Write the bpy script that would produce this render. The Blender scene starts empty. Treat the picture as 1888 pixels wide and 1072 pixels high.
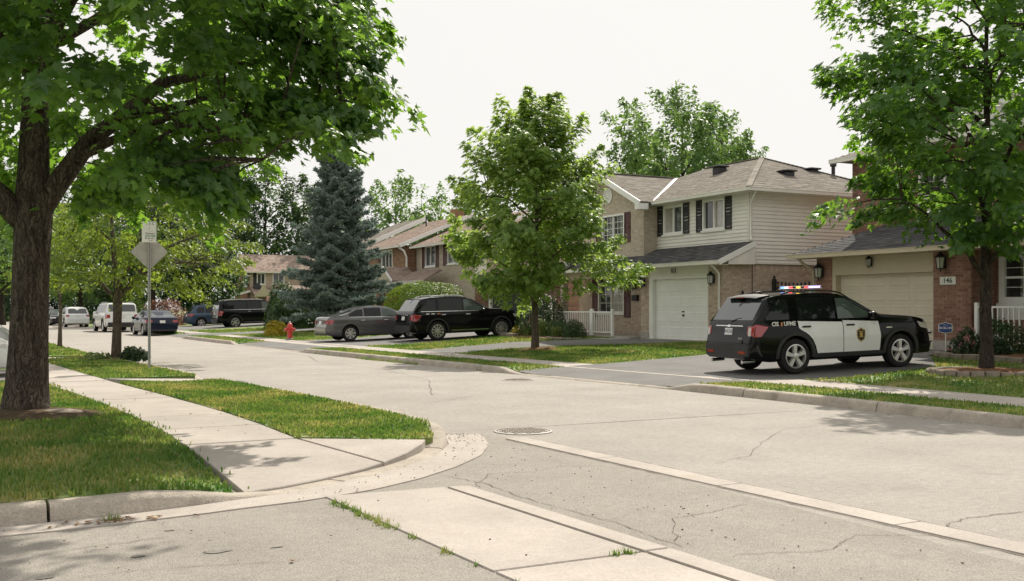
import bpy, bmesh, math, random
import numpy as np
from mathutils import Vector, Matrix

random.seed(7)
rng = np.random.default_rng(11)
scene = bpy.context.scene
COL = scene.collection
R = math.radians
PI = math.pi

# ------------------------------------------------------------ camera
YAW = 27.38                                   # degrees to the right of the street direction (+Y)
cam_data = bpy.data.cameras.new('camera')
cam_data.lens = 36.23
cam_data.sensor_width = 36
cam_data.shift_y = 0.0169
cam_data.clip_end = 3000
cam = bpy.data.objects.new('camera', cam_data)
cam.location = (0, 0, 1.58)
cam.rotation_euler = (R(90), 0, R(-YAW))
COL.objects.link(cam)
scene.camera = cam

# ------------------------------------------------------------ sky, sun, exposure
SUN_AZ = math.atan2(0.68, 0.73)               # clockwise from +Y
SUN_EL = R(47)
world = bpy.data.worlds.new('World')
scene.world = world
world.use_nodes = True
wn, wl = world.node_tree.nodes, world.node_tree.links
wn.clear()
sky = wn.new('ShaderNodeTexSky')
sky.sky_type = 'NISHITA'
sky.sun_disc = False
sky.sun_elevation = SUN_EL
sky.sun_rotation = SUN_AZ
sky.air_density = 1.0
sky.dust_density = 4.0
sky.ozone_density = 1.0
hsv = wn.new('ShaderNodeHueSaturation')
hsv.inputs['Saturation'].default_value = 0.25
wl.new(sky.outputs[0], hsv.inputs['Color'])
veil = wn.new('ShaderNodeMix')                # thin even summer haze over the whole sky
veil.data_type = 'RGBA'
veil.inputs['Factor'].default_value = 0.96
wl.new(hsv.outputs[0], veil.inputs['A'])
veil.inputs['B'].default_value = (7.75, 7.58, 7.3, 1)
bg = wn.new('ShaderNodeBackground')
bg.inputs['Strength'].default_value = 0.1
wl.new(veil.outputs['Result'], bg.inputs['Color'])
wo = wn.new('ShaderNodeOutputWorld')
wl.new(bg.outputs[0], wo.inputs['Surface'])

sun_data = bpy.data.lights.new('sun', 'SUN')
sun_data.energy = 4.6
sun_data.angle = R(0.6)
sun_data.color = (1.0, 0.93, 0.82)
sun = bpy.data.objects.new('sun', sun_data)
sdir = Vector((math.sin(SUN_AZ) * math.cos(SUN_EL), math.cos(SUN_AZ) * math.cos(SUN_EL), math.sin(SUN_EL)))
sun.rotation_euler = sdir.to_track_quat('Z', 'Y').to_euler()
sun.location = (30, 20, 40)
COL.objects.link(sun)

vs = scene.view_settings
vs.view_transform = 'Standard'
vs.look = 'None'
vs.gamma = 1.0
vs.use_curve_mapping = False
vs.exposure = 0.30
scene.render.engine = 'CYCLES'
scene.cycles.max_bounces = 7
scene.cycles.transparent_max_bounces = 6

# ------------------------------------------------------------ materials
MATS = {}


def new_mat(name):
    m = bpy.data.materials.new(name)
    m.use_nodes = True
    m.node_tree.nodes.clear()
    MATS[name] = m
    return m, m.node_tree.nodes, m.node_tree.links


def ramp(nodes, stops):
    r = nodes.new('ShaderNodeValToRGB')
    el = r.color_ramp.elements
    while len(el) > 1:
        el.remove(el[-1])
    el[0].position = stops[0][0]
    el[0].color = (*stops[0][1], 1)
    for p, c in stops[1:]:
        e = el.new(p)
        e.color = (*c, 1)
    return r


def shade(c, k):
    return tuple(min(1.0, x * k) for x in c)


def mat(name, col, rough=0.6, spec=0.4, metal=0.0, var=0.12, scale=3.0, fine=0.0, fscale=60.0, bump=0.0, bscale=40.0,
        island=0.0, coat=0.0, tones=None, stain=None, emit=None, mid=0.0, objvar=0.0):
    """One general procedural material: large + fine colour variation, per-piece variation, relief."""
    m, n, l = new_mat(name)
    out = n.new('ShaderNodeOutputMaterial')
    b = n.new('ShaderNodeBsdfPrincipled')
    l.new(b.outputs[0], out.inputs['Surface'])
    b.inputs['Roughness'].default_value = rough
    b.inputs['Metallic'].default_value = metal
    b.inputs['Specular IOR Level'].default_value = spec
    b.inputs['Coat Weight'].default_value = coat
    b.inputs['Coat Roughness'].default_value = 0.03
    geo = n.new('ShaderNodeNewGeometry')
    tc = n.new('ShaderNodeTexCoord')
    pos = tc.outputs['Object']
    nz = n.new('ShaderNodeTexNoise')
    nz.inputs['Scale'].default_value = scale
    nz.inputs['Detail'].default_value = 5
    nz.inputs['Roughness'].default_value = 0.6
    l.new(pos, nz.inputs['Vector'])
    if tones:
        base = ramp(n, [(i / max(1, len(tones) - 1), t) for i, t in enumerate(tones)])
        base.color_ramp.interpolation = 'LINEAR'
        l.new(geo.outputs['Random Per Island'], base.inputs[0])
        colour = base.outputs[0]
    else:
        rgb = n.new('ShaderNodeRGB')
        rgb.outputs[0].default_value = (*col, 1)
        colour = rgb.outputs[0]

    def mult(colour, fac_socket, lo, hi, fmin=0.3, fmax=0.7):
        mr = n.new('ShaderNodeMapRange')
        mr.inputs['From Min'].default_value = fmin
        mr.inputs['From Max'].default_value = fmax
        mr.inputs['To Min'].default_value = lo
        mr.inputs['To Max'].default_value = hi
        l.new(fac_socket, mr.inputs['Value'])
        mx = n.new('ShaderNodeVectorMath')
        mx.operation = 'SCALE'
        l.new(colour, mx.inputs[0])
        l.new(mr.outputs[0], mx.inputs['Scale'])
        return mx.outputs[0]

    if var:
        colour = mult(colour, nz.outputs['Fac'], 1 - var, 1 + var)
    if island and not tones:
        colour = mult(colour, geo.outputs['Random Per Island'], 1 - island, 1 + island, 0, 1)
    if fine:
        nf = n.new('ShaderNodeTexNoise')
        nf.inputs['Scale'].default_value = fscale
        nf.inputs['Detail'].default_value = 3
        l.new(pos, nf.inputs['Vector'])
        colour = mult(colour, nf.outputs['Fac'], 1 - fine, 1 + fine)
    if mid:
        nm = n.new('ShaderNodeTexNoise')
        nm.inputs['Scale'].default_value = 13
        nm.inputs['Detail'].default_value = 8
        nm.inputs['Roughness'].default_value = 0.8
        l.new(pos, nm.inputs['Vector'])
        colour = mult(colour, nm.outputs['Fac'], 1 - mid, 1 + mid)
    if objvar:
        oi = n.new('ShaderNodeObjectInfo')
        colour = mult(colour, oi.outputs['Random'], 1 - objvar, 1 + objvar, 0, 1)
    if stain:                                     # (scale, low, high, colour)
        ns = n.new('ShaderNodeTexNoise')
        ns.inputs['Scale'].default_value = stain[0]
        ns.inputs['Detail'].default_value = 6
        l.new(pos, ns.inputs['Vector'])
        mr = n.new('ShaderNodeMapRange')
        mr.inputs['From Min'].default_value = stain[1]
        mr.inputs['From Max'].default_value = stain[2]
        l.new(ns.outputs['Fac'], mr.inputs['Value'])
        mx = n.new('ShaderNodeMix')
        mx.data_type = 'RGBA'
        l.new(mr.outputs[0], mx.inputs['Factor'])
        l.new(colour, mx.inputs['A'])
        mx.inputs['B'].default_value = (*stain[3], 1)
        colour = mx.outputs['Result']
    l.new(colour, b.inputs['Base Color'])
    if bump:
        nb = n.new('ShaderNodeTexNoise')
        nb.inputs['Scale'].default_value = bscale
        nb.inputs['Detail'].default_value = 4
        l.new(pos, nb.inputs['Vector'])
        bm = n.new('ShaderNodeBump')
        bm.inputs['Strength'].default_value = bump
        bm.inputs['Distance'].default_value = 0.02
        l.new(nb.outputs['Fac'], bm.inputs['Height'])
        l.new(bm.outputs[0], b.inputs['Normal'])
    if emit:
        b.inputs['Emission Color'].default_value = (*emit[0], 1)
        b.inputs['Emission Strength'].default_value = emit[1]
    return m


def leaf_mat(name, dark, light, glow, trans=0.42, rough=0.45, patch=0.0, gloss=0.35):
    """Two-sided leaf: each leaf its own tone, light passes through it."""
    m, n, l = new_mat(name)
    out = n.new('ShaderNodeOutputMaterial')
    geo = n.new('ShaderNodeNewGeometry')
    nz = n.new('ShaderNodeTexNoise')
    nz.inputs['Scale'].default_value = 0.9
    nz.inputs['Detail'].default_value = 3
    l.new(geo.outputs['Position'], nz.inputs['Vector'])
    ad = n.new('ShaderNodeMath')
    ad.operation = 'MULTIPLY_ADD'
    ad.inputs[1].default_value = 0.55
    l.new(geo.outputs['Random Per Island'], ad.inputs[0])
    sb = n.new('ShaderNodeMapRange')
    sb.inputs['From Min'].default_value = 0.3
    sb.inputs['From Max'].default_value = 0.7
    sb.inputs['To Max'].default_value = 0.45
    l.new(nz.outputs['Fac'], sb.inputs['Value'])
    l.new(sb.outputs[0], ad.inputs[2])
    rp = ramp(n, [(0.0, dark), (1.0, light)])
    l.new(ad.outputs[0], rp.inputs[0])
    rg = ramp(n, [(0.0, shade(glow, 0.65)), (1.0, glow)])
    l.new(ad.outputs[0], rg.inputs[0])
    b = n.new('ShaderNodeBsdfPrincipled')
    b.inputs['Roughness'].default_value = rough
    b.inputs['Specular IOR Level'].default_value = gloss
    l.new(rp.outputs[0], b.inputs['Base Color'])
    t = n.new('ShaderNodeBsdfTranslucent')
    l.new(rg.outputs[0], t.inputs['Color'])
    mx = n.new('ShaderNodeMixShader')
    mx.inputs['Fac'].default_value = trans
    l.new(b.outputs[0], mx.inputs[1])
    l.new(t.outputs[0], mx.inputs[2])
    l.new(mx.outputs[0], out.inputs['Surface'])
    return m


def grass_mat(name, blade):
    m, n, l = new_mat(name)
    out = n.new('ShaderNodeOutputMaterial')
    geo = n.new('ShaderNodeNewGeometry')
    nz = n.new('ShaderNodeTexNoise')
    nz.inputs['Scale'].default_value = 0.75
    nz.inputs['Detail'].default_value = 6
    nz.inputs['Roughness'].default_value = 0.65
    l.new(geo.outputs['Position'], nz.inputs['Vector'])
    if blade:
        ad = n.new('ShaderNodeMath')
        ad.operation = 'MULTIPLY_ADD'
        ad.inputs[1].default_value = 0.18
        l.new(geo.outputs['Random Per Island'], ad.inputs[0])
        ad.inputs[2].default_value = -0.10
        a2 = n.new('ShaderNodeMath')
        a2.operation = 'ADD'
        l.new(ad.outputs[0], a2.inputs[0])
        l.new(nz.outputs['Fac'], a2.inputs[1])
        fac = a2.outputs[0]
    else:
        fac = nz.outputs['Fac']
    rp = ramp(n, [(0.30, (0.060, 0.145, 0.030)), (0.44, (0.120, 0.200, 0.044)), (0.555, (0.21, 0.250, 0.078)), (0.69, (0.40, 0.34, 0.16))])
    l.new(fac, rp.inputs[0])
    b = n.new('ShaderNodeBsdfPrincipled')
    b.inputs['Roughness'].default_value = 0.6
    b.inputs['Specular IOR Level'].default_value = 0.25
    l.new(rp.outputs[0], b.inputs['Base Color'])
    if blade:
        t = n.new('ShaderNodeBsdfTranslucent')
        mg = n.new('ShaderNodeVectorMath')
        mg.operation = 'MULTIPLY'
        mg.inputs[1].default_value = (1.5, 1.5, 0.9)
        l.new(rp.outputs[0], mg.inputs[0])
        l.new(mg.outputs[0], t.inputs['Color'])
        mx = n.new('ShaderNodeMixShader')
        mx.inputs['Fac'].default_value = 0.4
        l.new(b.outputs[0], mx.inputs[1])
        l.new(t.outputs[0], mx.inputs[2])
        l.new(mx.outputs[0], out.inputs['Surface'])
    else:
        nb = n.new('ShaderNodeTexNoise')
        nb.inputs['Scale'].default_value = 45
        l.new(geo.outputs['Position'], nb.inputs['Vector'])
        bm = n.new('ShaderNodeBump')
        bm.inputs['Strength'].default_value = 0.9
        bm.inputs['Distance'].default_value = 0.04
        l.new(nb.outputs['Fac'], bm.inputs['Height'])
        l.new(bm.outputs[0], b.inputs['Normal'])
        l.new(b.outputs[0], out.inputs['Surface'])
    return m


def bark_mat(name, a, b_, scale=9.0, strength=1.0):
    m, n, l = new_mat(name)
    out = n.new('ShaderNodeOutputMaterial')
    tc = n.new('ShaderNodeTexCoord')
    mp = n.new('ShaderNodeMapping')
    mp.inputs['Scale'].default_value = (1, 1, 0.11)
    wz = n.new('ShaderNodeTexNoise')
    wz.inputs['Scale'].default_value = 5
    wz.inputs['Detail'].default_value = 4
    l.new(tc.outputs['Object'], wz.inputs['Vector'])
    wv = n.new('ShaderNodeVectorMath')
    wv.operation = 'MULTIPLY_ADD'
    wv.inputs[1].default_value = (0.22, 0.22, 0.5)
    l.new(wz.outputs['Color'], wv.inputs[0])
    l.new(tc.outputs['Object'], wv.inputs[2])
    l.new(wv.outputs[0], mp.inputs['Vector'])
    nz = n.new('ShaderNodeTexNoise')
    nz.inputs['Scale'].default_value = scale * 2.2
    nz.inputs['Detail'].default_value = 7
    nz.inputs['Distortion'].default_value = 0.6
    l.new(mp.outputs[0], nz.inputs['Vector'])
    vo = n.new('ShaderNodeTexVoronoi')
    vo.feature = 'DISTANCE_TO_EDGE'
    vo.inputs['Scale'].default_value = scale * 2.6
    l.new(mp.outputs[0], vo.inputs['Vector'])
    rp = ramp(n, [(0.32, a), (0.62, b_), (0.8, shade(b_, 1.35))])
    l.new(nz.outputs['Fac'], rp.inputs[0])
    mr = n.new('ShaderNodeMapRange')
    mr.inputs['From Max'].default_value = 0.16
    mr.inputs['To Min'].default_value = 0.55
    l.new(vo.outputs['Distance'], mr.inputs['Value'])
    mx = n.new('ShaderNodeVectorMath')
    mx.operation = 'SCALE'
    l.new(rp.outputs[0], mx.inputs[0])
    l.new(mr.outputs[0], mx.inputs['Scale'])
    b = n.new('ShaderNodeBsdfPrincipled')
    b.inputs['Roughness'].default_value = 0.9
    b.inputs['Specular IOR Level'].default_value = 0.15
    l.new(mx.outputs[0], b.inputs['Base Color'])
    su = n.new('ShaderNodeMath')
    su.operation = 'ADD'
    l.new(mr.outputs[0], su.inputs[0])
    l.new(nz.outputs['Fac'], su.inputs[1])
    bm = n.new('ShaderNodeBump')
    bm.inputs['Strength'].default_value = strength
    bm.inputs['Distance'].default_value = 0.03
    l.new(su.outputs[0], bm.inputs['Height'])
    l.new(bm.outputs[0], b.inputs['Normal'])
    l.new(b.outputs[0], out.inputs['Surface'])
    return m


mat('asphalt', (0.335, 0.308, 0.275), 0.9, 0.2, var=0.10, scale=0.7, mid=0.20, fine=0.30, fscale=95, bump=0.5, bscale=150, stain=(1.6, 0.62, 0.80, (0.27, 0.25, 0.225)))
mat('asphalt_old', (0.325, 0.298, 0.262), 0.92, 0.2, var=0.12, scale=1.1, mid=0.16, fine=0.28, fscale=70, bump=0.8, bscale=110, stain=(2.2, 0.60, 0.82, (0.26, 0.236, 0.205)))
mat('asphalt_drive', (0.175, 0.17, 0.163), 0.9, 0.2, var=0.15, scale=0.9, fine=0.2, fscale=80, bump=0.5, bscale=120)
mat('concrete', (0.405, 0.365, 0.325), 0.9, 0.2, var=0.12, scale=1.2, mid=0.08, objvar=0.06, fine=0.10, fscale=60, bump=0.35, bscale=90, stain=(2.5, 0.60, 0.85, (0.36, 0.31, 0.25)))
mat('concrete_curb', (0.39, 0.345, 0.29), 0.9, 0.2, var=0.18, mid=0.12, objvar=0.06, scale=2.5, fine=0.14, fscale=50, bump=0.6, bscale=60, stain=(3.5, 0.56, 0.75, (0.24, 0.21, 0.17)))
mat('crack', (0.16, 0.142, 0.12), 0.95, 0.1, var=0.3, scale=20)
mat('iron', (0.25, 0.232, 0.21), 0.6, 0.4, metal=0.3, var=0.25, scale=20, bump=0.4)
mat('oil', (0.20, 0.185, 0.165), 0.8, 0.2, var=0.2, scale=30)
mat('soil', (0.10, 0.07, 0.045), 0.95, 0.1, var=0.35, scale=9, fine=0.4, fscale=50, bump=1.0, bscale=45)
mat('mulch', (0.17, 0.09, 0.05), 0.95, 0.1, var=0.3, scale=9, fine=0.4, fscale=50, bump=1.0, bscale=45, island=0.5)
mat('dry_leaf', (0.28, 0.16, 0.08), 0.8, 0.2, island=0.6)
mat('pebble', (0.13, 0.085, 0.06), 0.9, 0.2, island=0.6)
mat('stone', (0.24, 0.20, 0.165), 0.9, 0.2, var=0.25, scale=7, bump=0.6, bscale=25, island=0.25)
grass_mat('lawn', False)
grass_mat('grass_blade', True)
bark_mat('bark_big', (0.045, 0.035, 0.028), (0.14, 0.115, 0.09), 9, 1.0)
bark_mat('bark_small', (0.07, 0.055, 0.042), (0.17, 0.14, 0.105), 14, 0.7)
bark_mat('bark_dark', (0.03, 0.025, 0.02), (0.08, 0.065, 0.05), 12, 0.7)
leaf_mat('leaf_maple', (0.030, 0.092, 0.032), (0.115, 0.205, 0.058), (0.30, 0.54, 0.050), 0.54, gloss=0.7)
leaf_mat('leaf_centre', (0.075, 0.165, 0.040), (0.225, 0.320, 0.085), (0.46, 0.64, 0.100), 0.54, gloss=0.45)
leaf_mat('leaf_right', (0.030, 0.095, 0.028), (0.105, 0.195, 0.048), (0.28, 0.52, 0.045), 0.52, gloss=0.5)
leaf_mat('leaf_yellow', (0.070, 0.130, 0.022), (0.180, 0.235, 0.040), (0.34, 0.46, 0.04), 0.5)
leaf_mat('leaf_back', (0.060, 0.140, 0.048), (0.160, 0.250, 0.080), (0.30, 0.48, 0.09), 0.46)
leaf_mat('leaf_dark', (0.018, 0.052, 0.022), (0.052, 0.100, 0.030), (0.11, 0.20, 0.03), 0.38)
leaf_mat('leaf_hedge', (0.055, 0.110, 0.020), (0.150, 0.215, 0.038), (0.26, 0.38, 0.03), 0.38, gloss=0.2)
leaf_mat('leaf_cedar', (0.022, 0.060, 0.018), (0.060, 0.115, 0.030), (0.10, 0.2, 0.02), 0.25)
leaf_mat('leaf_spruce', (0.120, 0.165, 0.145), (0.310, 0.370, 0.330), (0.22, 0.30, 0.24), 0.3, rough=0.6, gloss=0.2)
leaf_mat('leaf_shrub', (0.012, 0.035, 0.014), (0.04, 0.075, 0.022), (0.08, 0.14, 0.02), 0.3)
leaf_mat('leaf_red', (0.09, 0.035, 0.025), (0.25, 0.10, 0.055), (0.3, 0.1, 0.04), 0.3)
leaf_mat('leaf_gold', (0.28, 0.22, 0.01), (0.52, 0.42, 0.025), (0.5, 0.42, 0.02), 0.35)
leaf_mat('leaf_lily', (0.07, 0.12, 0.03), (0.20, 0.25, 0.08), (0.25, 0.33, 0.06), 0.35)
leaf_mat('petal_pink', (0.55, 0.16, 0.22), (0.75, 0.38, 0.42), (0.7, 0.3, 0.35), 0.35)
leaf_mat('petal_red', (0.40, 0.06, 0.03), (0.55, 0.14, 0.07), (0.6, 0.1, 0.05), 0.3)
leaf_mat('petal_white', (0.55, 0.55, 0.6), (0.8, 0.8, 0.85), (0.7, 0.7, 0.7), 0.3)
leaf_mat('cone_brown', (0.10, 0.045, 0.025), (0.19, 0.085, 0.045), (0.1, 0.05, 0.02), 0.1)
# houses
mat('mortar', (0.46, 0.42, 0.37), 0.95, 0.1, var=0.1, scale=6, fine=0.1, bump=0.4)
mat('mortar_red', (0.30, 0.22, 0.18), 0.95, 0.1, var=0.1, scale=6, fine=0.1, bump=0.4)
mat('brick_buff', None, 0.9, 0.15, var=0.12, scale=9, fine=0.1, tones=[(0.42, 0.315, 0.25), (0.55, 0.445, 0.355), (0.48, 0.375, 0.30), (0.58, 0.48, 0.385), (0.45, 0.335, 0.265)])
mat('brick_pale', None, 0.9, 0.15, var=0.12, scale=9, fine=0.1, tones=[(0.46, 0.385, 0.305), (0.57, 0.495, 0.405), (0.50, 0.425, 0.34), (0.60, 0.525, 0.43)])
mat('brick_red', None, 0.9, 0.15, var=0.12, scale=9, fine=0.1, tones=[(0.20, 0.110, 0.082), (0.29, 0.165, 0.125), (0.245, 0.135, 0.102), (0.33, 0.20, 0.152), (0.185, 0.10, 0.076)])
mat('brick_brown', None, 0.9, 0.15, var=0.12, scale=9, fine=0.1, tones=[(0.21, 0.11, 0.07), (0.34, 0.20, 0.13), (0.26, 0.14, 0.09), (0.40, 0.26, 0.17)])
mat('siding', (0.79, 0.765, 0.71), 0.6, 0.3, var=0.05, scale=1.5, island=0.03)
mat('trim', (0.76, 0.73, 0.67), 0.55, 0.3, var=0.05, scale=3)
mat('trim_tan', (0.50, 0.43, 0.31), 0.6, 0.3, var=0.05, scale=3)
mat('white_paint', (0.82, 0.81, 0.78), 0.5, 0.35, var=0.05, scale=2)
mat('door_white', (0.88, 0.875, 0.86), 0.45, 0.4, var=0.04, scale=2)
mat('door_tan', (0.62, 0.56, 0.44), 0.55, 0.3, var=0.05, scale=2)
mat('door_black', (0.045, 0.047, 0.052), 0.45, 0.4, var=0.1, scale=3)
mat('shingle_tan', None, 0.95, 0.1, var=0.15, scale=2, fine=0.12, fscale=60, tones=[(0.190, 0.172, 0.148), (0.265, 0.240, 0.208), (0.225, 0.203, 0.175), (0.300, 0.270, 0.235)])
mat('shingle_dark', None, 0.95, 0.1, var=0.15, scale=2, fine=0.12, fscale=60, tones=[(0.065, 0.065, 0.068), (0.11, 0.11, 0.112), (0.085, 0.083, 0.085), (0.135, 0.13, 0.13)])
mat('shingle_rust', None, 0.95, 0.1, var=0.15, scale=2, fine=0.12, fscale=60, tones=[(0.24, 0.178, 0.145), (0.32, 0.248, 0.208), (0.275, 0.208, 0.172), (0.36, 0.29, 0.245)])
mat('shutter_black', (0.030, 0.028, 0.030), 0.5, 0.4, var=0.1)
mat('shutter_maroon', (0.095, 0.035, 0.032), 0.5, 0.4, var=0.1)
mat('window_dark', (0.025, 0.030, 0.030), 0.04, 0.6, var=0.4, scale=1.5, coat=0.6)
mat('window_curtain', (0.40, 0.385, 0.35), 0.08, 0.5, var=0.25, scale=4, coat=0.8)
mat('black_metal', (0.018, 0.018, 0.02), 0.45, 0.5, metal=0.2, var=0.2)
mat('lamp_glass', (0.35, 0.34, 0.31), 0.1, 0.6, coat=0.5)
mat('galvanised', (0.36, 0.36, 0.35), 0.45, 0.5, metal=0.55, var=0.15, scale=8)
mat('sign_back', (0.40, 0.38, 0.345), 0.5, 0.4, metal=0.25, var=0.14, scale=6, fine=0.08)
mat('sign_white', (0.66, 0.66, 0.60), 0.45, 0.4, var=0.06)
mat('sign_green', (0.03, 0.17, 0.12), 0.5)
mat('ink', (0.035, 0.035, 0.04), 0.5)
mat('sign_blue', (0.02, 0.055, 0.20), 0.4)
mat('foundation', (0.38, 0.36, 0.33), 0.9, 0.15, var=0.15, scale=5, bump=0.4)
mat('flag_red', (0.50, 0.03, 0.04), 0.8)
mat('flag_white', (0.75, 0.74, 0.72), 0.8)
mat('flag_blue', (0.025, 0.035, 0.13), 0.8)
mat('hydrant_red', (0.50, 0.035, 0.03), 0.4, 0.5, var=0.12, scale=9, coat=0.3)
mat('hydrant_cap', (0.62, 0.60, 0.57), 0.4, 0.5, metal=0.3)
mat('dark_inside', (0.012, 0.012, 0.012), 0.9, 0.1)
# vehicles
mat('paint_black', (0.005, 0.005, 0.006), 0.10, 0.16, coat=0.16, var=0.1)
mat('paint_navy', (0.008, 0.013, 0.030), 0.15, 0.25, coat=0.25, var=0.1)
mat('paint_blue', (0.030, 0.060, 0.100), 0.3, 0.4, metal=0.3, coat=0.4, var=0.1)
mat('paint_grey', (0.105, 0.103, 0.105), 0.32, 0.5, metal=0.45, coat=1.0, var=0.08)
mat('paint_white', (0.72, 0.72, 0.71), 0.35, 0.5, coat=0.8, var=0.04)
mat('paint_maroon', (0.07, 0.012, 0.014), 0.3, 0.5, coat=1.0, var=0.1)
mat('paint_silver', (0.42, 0.43, 0.44), 0.32, 0.5, metal=0.5, coat=1.0, var=0.05)
mat('plastic_dark', (0.028, 0.028, 0.029), 0.6, 0.4, var=0.15)
mat('rubber', (0.022, 0.021, 0.021), 0.85, 0.2, var=0.2, scale=12)
mat('alloy', (0.56, 0.55, 0.53), 0.3, 0.5, metal=0.75, var=0.08)
mat('chrome', (0.70, 0.69, 0.67), 0.15, 0.5, metal=0.95, var=0.05)
mat('car_glass_rear', (0.030, 0.036, 0.036), 0.05, 0.8, coat=0.5, var=0.2)
mat('car_glass', (0.010, 0.012, 0.012), 0.03, 0.35, coat=0.0, var=0.2)
mat('car_glass_clear', (0.075, 0.10, 0.085), 0.04, 0.4, coat=0.2, var=0.3, scale=2)
mat('lamp_red', (0.30, 0.012, 0.014), 0.12, 0.6, coat=1.0, var=0.15, scale=12)
mat('lamp_clear', (0.55, 0.53, 0.50), 0.12, 0.6, coat=1.0, var=0.2, scale=14)
mat('lamp_amber', (0.60, 0.20, 0.03), 0.15, 0.6, coat=1.0)
mat('plate', (0.66, 0.66, 0.64), 0.5)
mat('decal_white', (0.74, 0.73, 0.69), 0.5)
mat('decal_orange', (0.50, 0.20, 0.08), 0.5)
mat('gold', (0.46, 0.31, 0.06), 0.4, 0.5, metal=0.3)
mat('badge_black', (0.02, 0.02, 0.022), 0.4)
mat('glow_blue', (0.05, 0.1, 0.8), 0.2, emit=((0.10, 0.25, 1.0), 3.0))
mat('glow_red', (0.8, 0.03, 0.03), 0.2, emit=((1.0, 0.05, 0.06), 2.6))
mat('glow_white', (0.8, 0.8, 0.8), 0.2, emit=((0.95, 0.92, 1.0), 1.6))
mat('glow_amber', (0.8, 0.5, 0.05), 0.2, emit=((1.0, 0.6, 0.08), 1.8))
mat('glow_violet', (0.5, 0.3, 0.9), 0.2, emit=((0.5, 0.35, 1.0), 2.4))


# ------------------------------------------------------------ objects and meshes
def tag(o, label=None, cat=None, group=None, kind=None):
    if label: o['label'] = label
    if cat: o['category'] = cat
    if group: o['group'] = group
    if kind: o['kind'] = kind
    return o


def empty(name, loc=(0, 0, 0), rz=0.0, parent=None):
    o = bpy.data.objects.new(name, None)
    o.empty_display_size = 0.3
    COL.objects.link(o)
    o.location = loc
    o.rotation_euler = (0, 0, rz)
    if parent: o.parent = parent
    return o


def obj(name, me, parent=None, loc=None, rot=None):
    o = bpy.data.objects.new(name, me)
    COL.objects.link(o)
    if parent: o.parent = parent
    if loc is not None: o.location = loc
    if rot is not None: o.rotation_euler = rot
    return o


def copy_tree(o, parent=None):
    c = o.copy()
    COL.objects.link(c)
    c.parent = parent
    for ch in list(o.children):
        copy_tree(ch, c)
    return c


def npmesh(name, V, F, material):
    """Fast mesh from arrays; F is (m, k)."""
    V = np.asarray(V, dtype=np.float32)
    F = np.asarray(F, dtype=np.int32)
    me = bpy.data.meshes.new(name)
    m, k = F.shape
    me.vertices.add(len(V))
    me.vertices.foreach_set('co', V.ravel())
    me.loops.add(m * k)
    me.loops.foreach_set('vertex_index', F.ravel())
    me.polygons.add(m)
    me.polygons.foreach_set('loop_start', np.arange(0, m * k, k, dtype=np.int32))
    me.update(calc_edges=True)
    me.materials.append(MATS[material])
    return me


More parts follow.
